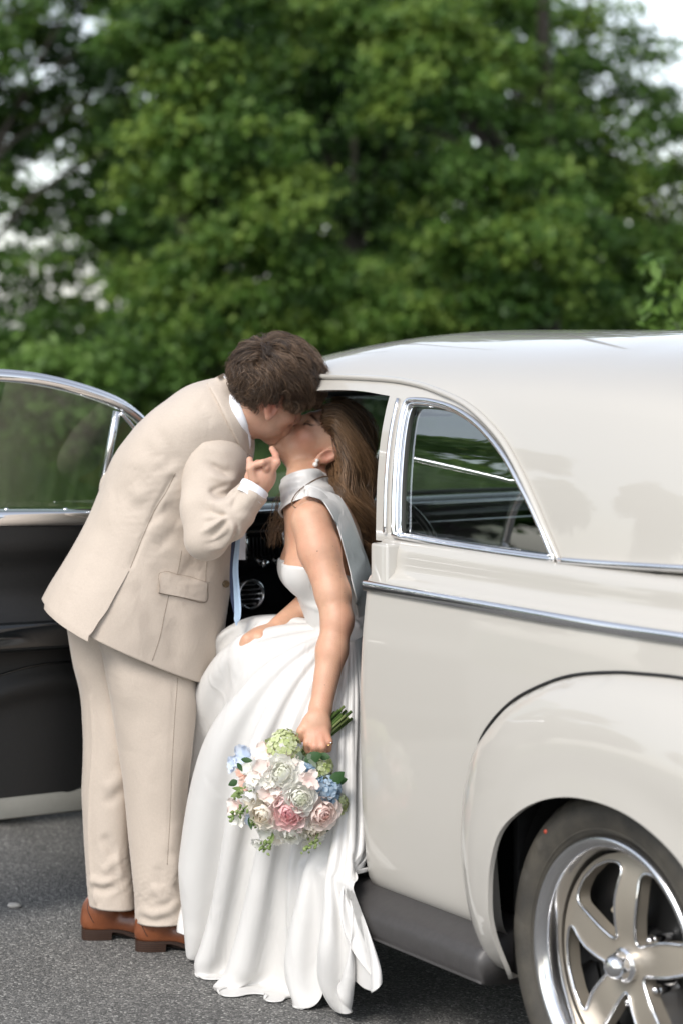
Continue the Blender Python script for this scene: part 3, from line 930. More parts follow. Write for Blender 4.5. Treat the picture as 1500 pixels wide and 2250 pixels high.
# door opening: pillar, header, windscreen pillar
DO = [(1.055, 1.098), (1.075, 1.30), (1.088, 1.437), (1.25, 1.446), (1.45, 1.440), (1.62, 1.416), (1.74, 1.375), (1.90, 1.29), (2.05, 1.19), (2.15, 1.10)]
do = np.vstack([resample(DO[:3], 14)[:-1], cr(DO[2:], 40)])
def gsheet(outer, holes, sp): return sheet(outer, holes, sp, gh_pt, lip=lambda p: np.array([0.028, 0, -0.004]))
top_front = [(2.06, 0.0)]
scr = [(1.80, w_) for w_ in np.linspace(0.36, 1.0, 30)]       # windscreen header
door_e = on_gh(do); door_e[0, 1] = 0.0
pil = np.array([(2.15, 0.0), (2.21, 0.0), (2.11, .08), (1.99, 0.18), (1.90, 0.27), (1.84, 0.33)])
outer = np.vstack([[( -.83, 0.0)], [(t_, 0.0) for t_ in np.linspace(-.8, 1.0, 60)], door_e, pil[1:], scr, [(t_, 1.0) for t_ in np.linspace(1.75, -.83, 70)], [(-.83, w_) for w_ in np.linspace(.97, .05, 25)]])
v, f = gsheet(outer, [qw_in], 0.026)
# the sheet's grid is fine in t but needs matching spacing in w
vR, fR = mirror(v, f)
v2, f2 = merge([(v, f), (vR, fR)])
roof = mesh("roof", v2, f2, M['paint'], car)
# headlining
hl = gh_pt(np.stack(np.meshgrid(np.linspace(-.7, 1.78, 40), np.linspace(.40, 1, 14)), -1).reshape(-1, 2)) - np.array([0, 0, 0.035])
hv, hf = merge([(hl, grid_faces(14, 40, False)), mirror(hl, grid_faces(14, 40, False).tolist())])
mesh("headlining", hv, hf, M['black'], car)

def pad_tube(path, r, n=8, **k): return tube(path, r, n, **k)
# drip rail over the doors and quarter window, swept down behind it
DR = [(1.80, 1.452), (1.6, 1.468), (1.4, 1.474), (1.2, 1.474), (1.05, 1.469), (.896, 1.452), (.75, 1.421), (.62, 1.366), (.540, 1.312), (.462, 1.240), (.400, 1.170), (.352, 1.115), (.340, 1.100)]
v, f = tube(gh3(cr(DR, 80), 0.004), np.r_[np.linspace(.004, .009, 10), np.full(56, .009), np.linspace(.009, .004, 14)], 8, flat=0.8)
vR, fR = mirror(v, f); v, f = merge([(v, f), (vR, fR)])
mesh("drip_rail", v, f, M['paint'], car)

# quarter window: chrome frame, glass
qroot = empty("quarter_window"); qroot.parent = car
qc = qw.mean(0)
def qoff(k): return np.vstack([qw])[:, :] * (1 - k) + qc * k
qpath = gh3(qw, 0.006)
v1 = tube(qpath, 0.0070, 8, closed=True)
inner = gh3(qoff(0.04), 0.003)
v2 = tube(inner, 0.0050, 8, closed=True, flat=0.8)
strip = np.vstack([gh3(qoff(0.0), 0.004), gh3(qoff(0.065), -0.003)])
v3 = (strip, grid_faces(2, len(qw), True).tolist())
v, f = merge([v1, v2, v3])
mesh("window_frame", v, f, M['chrome'], qroot)
qg = sheet(on_gh(resample(np.vstack([qoff(0.05), qoff(0.05)[:1]]), 90)[:-1]), [], 0.03, lambda q: gh_pt(q) + np.array([0.014, 0, 0]))
mesh("pane", qg[0], qg[1], M['glass_dark'], qroot)
# same on the far side
q2 = empty("quarter_window"); q2.parent = car
a_ = mirror(v, f); mesh("window_frame", a_[0], a_[1], M['chrome'], q2)
a_ = mirror(*qg); mesh("pane", a_[0], a_[1], M['glass'], q2)
# pillar between door and quarter window: chrome channel strip beside it
pp = gh3(resample([(1.012, 1.118), (1.028, 1.30), (1.040, 1.43)], 20), 0.004)
v, f = tube(pp, 0.006, 6); mesh("pillar_moulding", v, f, M['chrome'], car)

# belt moulding round the back of the greenhouse
BM = gh_pt(np.array([(t_, 0.012) for t_ in np.linspace(0.345, -0.80, 60)])) + np.array([-0.006, 0, 0.0])
v, f = tube(BM, 0.008, 8); a_ = mirror(v, f); v, f = merge([(v, f), a_])
mesh("belt_moulding", v, f, M['chrome'], car)
# chrome side moulding
tm = np.linspace(1.004, -1.25, 90)
sm = np.stack([0.043 + taper(tm), tm, low_z(tm, np.full(90, 1.0))], 1)
prof = np.array([(-.000, -.012), (-.004, -.0115), (-.0062, -.006), (-.0075, -.001), (-.0072, .004), (-.0056, .008), (-.003, .011), (0, .012)])
v = (sm[:, None, :] + np.stack([prof[:, 0], 0 * prof[:, 0], prof[:, 1]], 1)[None]).reshape(-1, 3)
f = grid_faces(90, 8, True, True).tolist() + cap_faces(0, 8)
mesh("side_moulding", v, f, M['trim'], car, sharp=60)
a_ = mirror(v, f); mesh("side_moulding", a_[0], a_[1], M['trim'], car, sharp=60)

# --- rear fender
FO = [(.435, .222), (.475, .222), (.515, .245), (.548, .30), (.572, .40), (.580, .50), (.566, .60), (.533, .695), (.485, .755), (.41, .812), (.32, .855), (.225, .888), (.12, .908), (.02, .918), (-.12, .922), (-.30, .905), (-.50, .85), (-.70, .75), (-.88, .61), (-1.0, .45), (-1.06, .30), (-1.05, .24)]
fo = resample(cr(FO, 400), 150)
AR = [(-.325, .235), (-.335, .33), (-.33, .42), (-.30, .50), (-.245, .57), (-.17, .625), (-.07, .662), (.03, .674), (.13, .668), (.22, .645), (.30, .605), (.362, .55), (.392, .475), (.398, .40), (.396, .33), (.394, .26), (.402, .232)]
ar = resample(cr(AR, 300), 90)
loop = np.vstack([fo, resample([fo[-1], ar[0]], 26)[1:-1], ar, resample([ar[-1], fo[0]], 4)[1:-1]])
def fen_pt(tz):
    t, z = tz[:, 0], tz[:, 1]
    d = polydist(fo, tz, closed=False)
    Dw = 0.20 + 0.06 * smoothstep(.6, .9, z)
    s_ = np.clip(d / Dw, 0, 1)
    bul = 0.078 + 0.02 * smoothstep(.2, -.4, t)
    k_ = np.sqrt(np.clip(1 - (1 - s_) ** 2.4, 0, 1))
    lipz = smoothstep(0.05, 0.0, polydist(ar, tz, closed=False)) * 0.006
    tuck = 0.05 * smoothstep(.42, .2, z) ** 1.5 * 0.5
    base = np.interp(z, LOW[:, 1], LOW[:, 0]) * smoothstep(.28, .40, z) + 0.046 * smoothstep(.40, .28, z)
    full = 0.040 + taper(t) * 0.45                      # the crown of the fender keeps its own line
    e_ = base + taper(t) + 0.002
    return np.stack([e_ * (1 - k_) + (full - bul) * k_ - lipz + tuck, t, z], 1)
v, f = sheet(loop, [], 0.022, fen_pt, lip=lambda p: np.array([0.012, 0, 0]))
fender = mesh("rear_fender", v, f, M['paint'], car)
bd = fo[30:110]
bead = np.stack([side_x(bd[:, 0], bd[:, 1]) - .001, bd[:, 0], bd[:, 1] + .002], 1)
bt = tube(bead, 0.0038, 6); mesh("fender_welt", bt[0], bt[1], M['black'], fender)
a_ = mirror(v, f); fe2 = mesh("rear_fender", a_[0], a_[1], M['paint'], car)
# wheel well liner behind the arch
wl_ = lathe([(0.07, .40), (0.34, .40), (0.36, .30), (0.36, .0)], 40, 'x', R(0), R(180))
wv = wl_[0] + np.array([0, .06, .34])
mesh("wheel_well", wv, wl_[1], M['well'], car)
bx = box((.22, .455, .43), (.30, .02, .44), bev=.004); mesh("splash_panel", bx[0], bx[1], M['well'], car)
for (bt_, bz) in ((.432, .42), (.432, .30), (.432, .53)):
    q = lathe([(-.006, 0.0), (-.006, .006), (0, .007)], 10, 'y'); mesh("bolt", q[0] + np.array([.115, bt_, bz]), q[1], M['chrome'], car)

# --- running board
ps = [(-.012, .268), (-.02, .255), (-.022, .232), (-.018, .214), (-.005, .205), (.14, .200), (.14, .31), (.075, .308), (.03, .292), (.0, .279)]
tb = np.r_[2.15, 2.1, np.linspace(2.0, .50, 24), .47]
sec = cr(ps, 40, True)
v = np.array([[(x_ + .01, t_, z_) for x_, z_ in sec] for t_ in tb]).reshape(-1, 3)
f = grid_faces(len(tb), 40, True).tolist() + cap_faces(0, 40, True) + cap_faces(len(tb) - 1, 40)
mesh("running_board", v, f, M['board'], car)
a_ = mirror(v, f); mesh("running_board", a_[0], a_[1], M['board'], car)
# sill and floor
bx = [box((XC, 0.9, .30), (1.30, 2.5, .03), bev=.003), box((.10, 1.55, .335), (.05, 1.1, .06), bev=.008)]
v, f = merge(bx); mesh("floor_pan", v, f, M['carpet'], car)
bx = box((.115, 1.55, .372), (.085, 1.08, .012), bev=.004); mesh("sill_plate", bx[0], bx[1], M['chrome_soft'], car)
# door jamb behind the quarter panel
jb = box((.085, .955, .72), (.07, .07, .76), bev=.006); mesh("door_jamb", jb[0], jb[1], M['paint'], car)

# --- wheels
WC = np.array([0.012, 0.062, 0.338])
def build_wheel():
    root = empty("wheel"); root.parent = car
    # tyre: outer bulge at x ~ 0
    tp = cr([(.026, .252), (.008, .262), (-.003, .285), (-.004, .305), (.004, .325), (.018, .337), (.030, .341), (.07, .3435), (.12, .344), (.17, .3435), (.212, .340), (.232, .322), (.238, .29), (.222, .252)], 70)
    n_ = 220
    v, f = lathe(tp, n_, 'x')
    # cut the tread: grooves round the shoulder
    vv = v.reshape(len(tp), n_, 3)
    ang = np.linspace(0, 2 * math.pi, n_, endpoint=False)
    blk = ((np.arange(n_) % 5) == 0)
    for i, (al, rr) in enumerate(tp):
        if rr > .328:
            dpt = 0.007 * smoothstep(.328, .338, rr)
            vv[i, blk, 1:] *= (rr - dpt) / rr
        if rr > .3405:
            for gx in (.065, .10, .14, .175):
                if abs(al - gx) < .006: vv[i, :, 1:] *= (rr - .007) / rr
        if .29 < rr < .318 and al < .03:                     # shallow raised blocks on the sidewall
            m_ = ((np.arange(n_) // 4) % 3 == 0) & (np.arange(n_) % 73 < 26)
            vv[i, m_, 0] -= 0.0022
    tyre = mesh("tyre", vv.reshape(-1, 3), f, M['tyre'], root)
    ridge = lathe([(-.0035, .292), (-.0052, .294), (-.0035, .296)], 120, 'x'); ridge2 = lathe([(-.001, .3165), (.0002, .3185), (.0035, .3205)], 120, 'x'); ridge3 = lathe([(.004, .266), (.0015, .268), (.003, .270)], 120, 'x')
    v, f = merge([ridge, ridge2, ridge3]); mesh("sidewall_rib", v, f, M['tyre'], tyre)
    d_ = lathe([(-.0060, 0.0), (-.0060, .0040), (-.003, .0046)], 12, 'x')
    a0 = R(122); mesh("paint_dot", d_[0] + np.array([.0, math.cos(R(48)) * .309, math.sin(R(48)) * .309]), d_[1], M['red_paint'], tyre)
    # rim: lip, barrel
    rp = cr([(.030, .254), (.010, .257), (.000, .253), (-.002, .246), (.003, .238), (.010, .231), (.022, .226), (.05, .222), (.10, .220), (.16, .222), (.20, .24)], 60)
    v, f = lathe(rp, 128, 'x'); rim = mesh("rim", v, f, M['chrome_soft'], root)
    # spoked face: disc with five tear-shaped openings
    def hole(k):
        c0 = k * 2 * math.pi / 5 + R(90 + 36)
        rr = np.array([.058, .068, .095, .125, .155, .180, .196, .203]); ha = np.array([.10, .20, .30, .365, .43, .47, .41, .22]) 
        a = cr(np.stack([rr, ha], 1), 26)
        pts = np.vstack([np.stack([a[:, 0], a[:, 1]], 1), [[.2045, 0]], np.stack([a[::-1, 0], -a[::-1, 1]], 1), [[.056, 0]]])
        th_ = c0 + pts[:, 1] + (pts[:, 0] - .066) * 0.35         # slight sweep
        return np.stack([pts[:, 0] * np.cos(th_), pts[:, 0] * np.sin(th_)], 1)
    holes = [hole(k) for k in range(5)]
    oc_ = np.stack([.216 * np.cos(np.linspace(0, 6.2832, 120, endpoint=False)), .216 * np.sin(np.linspace(0, 6.2832, 120, endpoint=False))], 1)
    def face_pt(q):
        rr = np.linalg.norm(q, axis=1)
        x_ = 0.052 - 0.010 * smoothstep(.20, .05, rr) + 0.012 * np.sin(np.clip((rr - .05) / .16, 0, 1) * math.pi) * -1
        return np.stack([x_, q[:, 0], q[:, 1]], 1)
    v, f = sheet(oc_, holes, 0.010, face_pt, lip=np.array([0.030, 0, 0]))
    sp_ = mesh("spokes", v, f, M['spoke'], root)
    ed = [tube(face_pt(resample(np.vstack([h_, h_[:1]]), 70)[:-1]) - np.array([.001, 0, 0]), 0.0034, 6, closed=True) for h_ in holes]
    v, f = merge(ed); mesh("spoke_edge", v, f, M['chrome'], sp_)
    # centre cap
    cp = cr([(.052, .034), (.036, .0345), (.030, .033), (.026, .028), (.016, .027), (.004, .0235), (-.006, .015), (-.010, .0005)], 40)
    v, f = lathe(cp, 40, 'x'); mesh("centre_cap", v, f, M['chrome'], root)
    # lug nuts
    for k in range(5):
        c0 = k * 2 * math.pi / 5 + R(90 + 36 + 8)
        nut = merge([lathe([(.105, .0115), (.060, .0115), (.058, .010)], 6, 'x'), lathe([(.062, .0088), (.052, .0085), (.046, .0055), (.0445, .0003)], 12, 'x')])
        mesh("lug_nut", nut[0] + np.array([0, .080 * math.cos(c0), .080 * math.sin(c0)]), nut[1], M['chrome'], root)
    # brake disc, caliper
    dv, df = lathe([(.112, .05), (.112, .150), (.122, .150), (.122, .05)], 60, 'x')
    br = mesh("brake_disc", dv, df, M['disc'], root, sharp=40)
    hb = lathe([(.07, .0), (.07, .062), (.115, .066)], 40, 'x'); mesh("hub", hb[0], hb[1], M['well'], root)
    for ca in (R(-28), R(50)):
        cl = lathe([(.098, .10), (.098, .142), (.128, .142), (.128, .10), (.098, .10)], 14, 'x', ca - .33, ca + .33)
        mesh("caliper", cl[0], cl[1], M['caliper'], root, sharp=40)
    bk = lathe([(.135, .0), (.135, .215)], 48, 'x'); mesh("backing_plate", bk[0], bk[1], M['well'], root)
    return root
def copy_tree(o, parent=None):
    c = o.copy(); COL.objects.link(c); c.parent = parent
    for ch in o.children: copy_tree(ch, c)
    return c
wheel = build_wheel(); wheel.location = WC; wheel.rotation_euler = (R(0), 0, 0)
FW = 3.52
for (x_, t_, flip) in ((2 * XC - WC[0], WC[1], True), (WC[0] + .03, FW, False), (2 * XC - WC[0] - .03, FW, True)):
    w2 = copy_tree(wheel, car); w2.location = (x_, t_, WC[2])
    w2.rotation_euler = (0, 0, math.pi if flip else 0)

# --- front of the car: cowl, bonnet, front fenders (hidden behind the open door, but there)
hs = []
for t_, hw, zt in ((2.10, .66, 1.115), (2.3, .63, 1.075), (2.6, .57, 1.045), (3.0, .49, 1.02), (3.5, .41, .985), (3.9, .33, .93), (4.14, .25, .82), (4.22, .20, .62)):
    a = np.linspace(0, math.pi, 33)
    hs.append(np.stack([XC - hw * np.sign(np.cos(a)) * np.abs(np.cos(a)) ** .55, np.full(33, t_), .42 + (zt - .42) * np.abs(np.sin(a)) ** .42], 1))
hs = cr(np.array(hs), 60)
mesh("bonnet", hs.reshape(-1, 3), grid_faces(60, 33, False), M['paint'], car)
ff = []
for t_, x0_, x1_, z0_, z1_ in ((2.13, .045, .2, .30, .98), (2.4, .03, .26, .30, .97), (2.75, .0, .34, .32, .965), (3.15, -.01, .38, .62, .955), (3.52, -.015, .42, .70, .93), (3.86, -.005, .44, .60, .88), (4.08, .05, .42, .45, .78), (4.18, .14, .36, .5, .64)):
    a = np.linspace(0, 1, 29)
    xs = x1_ + (x0_ - x1_) * np.sin(np.clip(a / .62, 0, 1) * math.pi / 2) ** .8
    zs = z1_ - (z1_ - z0_) * np.clip((a - .18) / .82, 0, 1) ** 1.25
    ff.append(np.stack([xs, np.full(29, t_), zs], 1))
ff = cr(np.array(ff), 60)
v, f = ff.reshape(-1, 3), grid_faces(60, 29, False, True).tolist()
mesh("front_fender", v, f, M['paint'], car)
a_ = mirror(v, f); mesh("front_fender", a_[0], a_[1], M['paint'], car)

# --- windscreen: two panes, centre post, frame
def ws(x_, w_):                                # w 0 bottom .. 1 top
    k = abs(x_ - XC) / .64
    return np.array([x_, 2.20 - .34 * w_ - .10 * k ** 2, 1.10 + .325 * w_ - .02 * k ** 2 * w_])
for x0_, x1_ in ((.165, XC - .008), (XC + .008, 2 * XC - .165)):
    v = np.array([[ws(x_, w_) for x_ in np.linspace(x0_, x1_, 14)] for w_ in np.linspace(0, 1, 10)]).reshape(-1, 3)
    mesh("windscreen_pane", v, grid_faces(10, 14, False), M['glass'], car)
v, f = tube([ws(XC, w_) for w_ in np.linspace(0, 1, 10)], .009, 8); mesh("windscreen_post", v, f, M['chrome_soft'], car)
fr_ = [ws(x_, 0) for x_ in np.linspace(.16, 2 * XC - .16, 24)] + [ws(2 * XC - .16, w_) for w_ in np.linspace(.1, .9, 8)] + [ws(x_, 1) for x_ in np.linspace(2 * XC - .16, .16, 24)] + [ws(.16, w_) for w_ in np.linspace(.9, .1, 8)]
v, f = tube(np.array(fr_), .014, 8, closed=True); mesh("windscreen_frame", v, f, M['black'], car)
# mirror
bx = box((XC + .02, 1.86, 1.375), (.19, .018, .055), bev=.008); mesh("rear_view_mirror", bx[0], bx[1], M['chrome_soft'], car)

# --- dashboard
dash = empty("dashboard"); dash.parent = car
pr = cr([(2.12, 1.105), (2.00, 1.115), (1.93, 1.10), (1.905, 1.06), (1.93, 1.0), (1.945, .92), (1.95, .80), (1.97, .74), (2.05, .72)], 50)
xs = np.linspace(.13, 2 * XC - .13, 30)
v = np.array([[(x_, t_, z_) for x_ in xs] for t_, z_ in pr]).reshape(-1, 3)
mesh("panel", v, grid_faces(50, 30, False), M['black_gloss'], dash)
for z_, t_, r_ in ((1.095, 1.918, .007), (1.045, 1.908, .005)):
    q = tube([(x_, t_ + .002, z_) for x_ in np.linspace(.14, 2 * XC - .14, 12)], r_, 8); mesh("chrome_strip", q[0], q[1], M['chrome'], dash)
# vent rings, knobs, speaker bars
for x_, z_, r_ in ((.275, .872, .043), (.62, .872, .043)):
    q = lathe([(.0, r_), (-.012, r_ * .98), (-.014, r_ * .86), (-.008, r_ * .80), (.0, r_ * .78)], 32, 'y')
    vt = mesh("air_vent", q[0] + np.array([x_, 1.936, z_]), q[1], M['chrome'], dash)
    for k in range(-2, 3):
        q = box((x_, 1.938, z_ + k * .013), (2 * math.sqrt(max(0, (r_ * .78) ** 2 - (k * .013) ** 2)), .006, .004), bev=.001); mesh("louvre", q[0], q[1], M['chrome_soft'], vt)
for x_, z_ in ((.315, .955), (.365, .955), (.50, .955)):
    q = lathe([(.0, .012), (-.02, .012), (-.024, .009), (-.025, .0005)], 20, 'y'); mesh("knob", q[0] + np.array([x_, 1.94, z_]), q[1], M['chrome'], dash)
for k in range(9):
    q = tube([(.25 + k * .012, 1.918, 1.03), (.255 + k * .012, 1.925, 1.0), (.26 + k * .012, 1.932, .975)], .0022, 5); mesh("grille_bar", q[0], q[1], M['black'], dash)
for x_ in (.245, .365):
    q = tube([(x_, 1.912, 1.04), (x_ + .012, 1.922, 1.0), (x_ + .02, 1.935, .96)], .006, 6); mesh("grille_trim", q[0], q[1], M['chrome'], dash)
# gauge cluster in front of the driver
q = lathe([(0, .075), (-.02, .074), (-.024, .066), (-.006, .062)], 36, 'y'); gg = mesh("gauge", q[0] + np.array([.68, 1.925, 1.01]), q[1], M['chrome'], dash)
q = lathe([(-.004, .062), (-.004, .0005)], 36, 'y'); mesh("dial", q[0] + np.array([.68, 1.925, 1.01]), q[1], M['ivory'], gg)

# --- steering wheel
stw = empty("steering_wheel"); stw.parent = car
A_ = frame((0, -.86, .50), (0, .5, .86)); sc_ = np.array([.47, 1.60, 1.00])
def stp(a, r_, h_=0): return sc_ + A_[:, 1] * r_ * math.cos(a) + A_[:, 2] * r_ * math.sin(a) + A_[:, 0] * h_
q = tube([stp(a, .195) for a in np.linspace(0, 6.2832, 48, endpoint=False)], .012, 10, closed=True); mesh("wheel_ring", q[0], q[1], M['black_gloss'], stw)
for a in (R(90), R(210), R(330)):
    q = tube([stp(a, .02, -.02), stp(a, .11, -.015), stp(a, .19, 0)], .009, 8, flat=.5); mesh("spoke", q[0], q[1], M['chrome_soft'], stw)
q = tube([stp(0, 0, .0), stp(0, 0, -.20), stp(0, 0, -.42)], [.04, .025, .025], 16); mesh("column", q[0], q[1], M['black_gloss'], stw)

# --- bench seats: cushion and backrest
def seat(t0, t1, tb_, zc, zb, name):
    root = empty(name); root.parent = car
    v = np.array([[(XC + .60 * sx, t0 + (t1 - t0) * ty, zc + .06 * (1 - sx ** 6) * (1 - (2 * ty - 1) ** 4) + .006 * math.cos(sx * 40)) for sx in np.linspace(-1, 1, 60)] for ty in np.linspace(0, 1, 24)]).reshape(-1, 3)
    bt = v.copy(); bt[:, 2] = zc - .14
    f = grid_faces(24, 60, False).tolist()
    vb = box((XC, (t0 + t1) / 2, zc - .08), (1.20, abs(t1 - t0), .17), bev=.03, seg=3)
    q = merge([(v, f), vb]); mesh("cushion", q[0], q[1], M['seat'], root)
    v = np.array([[(XC + .60 * sx, tb_ - .14 * h_ + .05 * (1 - sx ** 6) * (1 - (2 * h_ - 1) ** 4), zc + .02 + (zb - zc) * h_) for sx in np.linspace(-1, 1, 60)] for h_ in np.linspace(0, 1, 24)]).reshape(-1, 3)
    c = box((XC, tb_ - .15, (zc + zb) / 2), (1.20, .10, zb - zc), bev=.04, seg=3)
    M_ = Matrix.Rotation(R(14), 3, 'X'); cc = (c[0] - c[0].mean(0)) @ np.array(M_).T + c[0].mean(0) + np.array([0, .03, 0])
    q = merge([(v, grid_faces(24, 60, False, True).tolist()), (cc, c[1])]); mesh("backrest", q[0], q[1], M['seat'], root)
seat(1.62, 1.10, 1.08, .56, 1.02, "front_seat")
seat(.62, .12, .10, .54, 1.05, "rear_seat")
# inner panels of the far side so that the cabin closes
fp = box((2 * XC - .13, 1.5, .70), (.03, 1.15, .76), bev=.01); mesh("passenger_door_panel", fp[0], fp[1], M['black'], car)
fp = box((2 * XC - .13, .35, .70), (.03, 1.1, .76), bev=.01); mesh("quarter_trim", fp[0], fp[1], M['black'], car)
fp = box((.135, .45, .70), (.03, .95, .74), bev=.01); mesh("quarter_trim", fp[0], fp[1], M['black'], car)
fp = box((XC, 2.13, .70), (1.25, .03, .74), bev=.01); mesh("firewall", fp[0], fp[1], M['carpet'], car)
# far door: glass and frame over the belt, outer skin below
fd = np.vstack([resample(DO[:3], 14)[:-1], cr(DO[2:], 40)]); fd3 = gh3(fd, 0.0); fd3 = np.vstack([fd3, resample([fd3[-1], fd3[0]], 20)[1:-1]])
q = tube(mirror(fd3, [])[0], .011, 8, closed=True); fdr = mesh("passenger_door_frame", q[0], q[1], M['chrome_soft'], car)
fl = np.vstack([on_gh(fd), [(t_, .015) for t_ in np.linspace(2.12, 1.08, 20)]])
q = sheet(fl, [], .05, lambda p: gh_pt(p) + np.array([.012, 0, 0])); q = mirror(*q); mesh("pane", q[0], q[1], M['glass'], fdr)
g = np.stack(np.meshgrid(np.linspace(1.0, 2.2, 20), ww), -1).reshape(-1, 2)
q = mirror(low_pt(g), grid_faces(90, 20, False).tolist()); mesh("passenger_door_skin", q[0], q[1], M['paint'], fdr)

# --- the open driver's door (built closed in its own frame: s along the door from hinge, n = outward, z)
HX, HT = 0.045, 2.20
door = empty("driver_door"); door.parent = car; door.location = (HX, HT, 0)
DANG = R(92)
# closed: door runs rearward (-y) with outside at -x; opened it swings about the hinge, outside forward
door.rotation_euler = (0, 0, -DANG)
def D(s, n, z): return np.array([-n, -s, z])       # n>0 outward
DL = 1.18
# outer skin
ss = np.linspace(0.0, DL, 30); dw = np.linspace(0, 1, 70)
zz_ = np.interp(dw, LOWN, LOW[:, 1]); xx_ = np.interp(dw, LOWN, LOW[:, 0])
v = np.array([[D(s_, HX - x_ , z_) for s_ in ss] for x_, z_ in zip(xx_, zz_)]).reshape(-1, 3)
mesh("outer_skin", v, grid_faces(70, 30, False), M['paint'], door)
# shell edge: bottom and rear returns in paint
e1 = box(D(DL / 2, -.030, .306), (.085, DL, .022), bev=.004); e2 = box(D(DL - .012, -.03, .70), (.085, .02, .78), bev=.004); e3 = box(D(.012, -.03, .70), (.085, .02, .78), bev=.004)
e4 = box(D(DL / 2, -.0715, .325), (.006, DL, .060), bev=.002)
v, f = merge([e1, e2, e3, e4]); mesh("edge_flange", v, f, M['doorlip'], door)
# inner trim panel with a moulded arm rest
def trim_pt(q):
    s_, z_ = q[:, 0], q[:, 1]
    sw = 0.055 * np.exp(-(((z_ - .785) / .040) ** 2)) * smoothstep(.02, .30, s_) + 0.018 * np.exp(-(((z_ - .55 - .10 * np.cos((s_ - .25) * 4.0)) / .03) ** 2))
    dz = -.020 * smoothstep(.83, .90, z_) * smoothstep(1.02, .95, z_) 
    return np.stack([.072 + sw + dz + .004, -s_, z_], 1)
tp_ = [(.012, 1.07), (.012, .55), (.03, .46), (.10, .395), (.20, .352), (.24, .352), (DL - .02, .352), (DL - .02, 1.07)]
tpo = np.vstack([resample(tp_[:2], 30)[:-1], resample(cr(tp_[1:6], 30), 20)[:-1], resample(tp_[5:], 90)[:-1], resample([tp_[-1], tp_[0]], 40)[:-1]])
v, f = sheet(tpo, [], .018, trim_pt, lip=np.array([-.02, 0, 0]))
tr_ = mesh("trim_panel", v, f, M['black'], door)
# padded arm rest
ar_ = np.array([D(s_, -.118 - .012 * math.sin(s_ * 3), .775 + .012 * math.sin(s_ * 2.2)) for s_ in np.linspace(.03, .86, 26)])
q = tube(ar_, np.interp(np.linspace(0, 1, 26), [0, .06, .94, 1], [.012, .032, .032, .012]), 14, flat=1.25); mesh("arm_rest", q[0], q[1], M['black_gloss'], tr_)
q = tube([D(s_, -.079, .60 + .10 * math.cos((s_ - .25) * 4.0)) for s_ in np.linspace(.03, 1.12, 40)], .0035, 6); mesh("stitched_seam", q[0], q[1], M['black_gloss'], tr_)
# arm rest pull
q = tube([D(.42, -.13, .80), D(.47, -.155, .81), D(.62, -.155, .81), D(.67, -.13, .80)], .011, 8); mesh("pull_handle", q[0], q[1], M['black'], tr_)
# belt garnish
gs = np.linspace(-.075, DL, 30)
pg = [(-.062, 1.055), (-.078, 1.062), (-.086, 1.078), (-.084, 1.096), (-.076, 1.104), (-.055, 1.108), (-.03, 1.108)]
def drop(s_): return -.022 * (1 - np.clip(s_ / .55, 0, 1)) ** 1.5
sec = cr(pg, 22)
v = np.array([[D(s_, n_, z_ + drop(s_) + .012) for n_, z_ in sec] for s_ in gs]).reshape(-1, 3)
mesh("belt_garnish", v, grid_faces(30, 22, False, True), M['chrome'], door)
for s_ in np.arange(.22, 1.0, .17):
    q = lathe([(0, .007), (.004, .006), (.006, .0004)], 10, 'z'); mesh("screw", q[0] + D(s_, -.058, 1.118 + drop(s_)), q[1], M['chrome'], door)
# window frame: chrome, curved down at the front
WF = [(-.075, 1.10), (-.072, 1.18), (-.055, 1.26), (-.020, 1.325), (.040, 1.374), (.12, 1.410), (.25, 1.447), (.38, 1.468), (.60, 1.480), (.85, 1.484), (1.06, 1.478), (1.12, 1.462), (1.135, 1.40), (1.145, 1.25), (1.155, 1.10)]
wf = resample(cr(WF, 120), 90)
lean = lambda z_: -.02 - .075 * (z_ - 1.1) / .37
fp_ = np.array([D(s_, lean(z_), z_) for s_, z_ in wf])
a1 = tube(fp_, .015, 8, up=(1, 0, 0), flat=.85)
fo_ = np.array([D(s_, lean(z_) + .012, z_ + .012) for s_, z_ in wf]); a2 = tube(fo_, .008, 8)
v, f = merge([a1, a2]); wfm = mesh("window_frame", v, f, M['chrome'], door)
vb_ = [(.105, 1.11), (.088, 1.25), (.075, 1.372)]
q = tube([D(s_, lean(z_), z_) for s_, z_ in vb_], .011, 8); mesh("vent_bar", q[0], q[1], M['chrome_soft'], wfm)
q = tube([D(s_, lean(z_) - .01, z_) for s_, z_ in cr([(.068, 1.368), (.025, 1.325), (-.02, 1.26), (-.045, 1.17), (-.05, 1.115), (.09, 1.112)], 40)], .006, 8); mesh("vent_frame", q[0], q[1], M['chrome'], wfm)
def pane(poly, name, off=0.0):
    v_, f_ = sheet(resample(np.vstack([poly, poly[:1]]), 90)[:-1], [], .06, lambda q: np.array([D(a, lean(b) + off, b) for a, b in q]))
    return mesh(name, v_, f_, M['glass_door'], door)
M['glass_door'] = glass("door_window_glass", (0.50, 0.56, 0.50), 1.5)
pane(np.vstack([cr(vb_, 12), wf[wf[:, 0] > .085], [(1.15, 1.105)]]), "door_pane")
v_poly = np.vstack([[(-.068, 1.115)], wf[(wf[:, 0] < .07) & (wf[:, 1] > 1.12)], cr(vb_, 10)[::-1]])
pane(v_poly, "vent_pane", -.004)

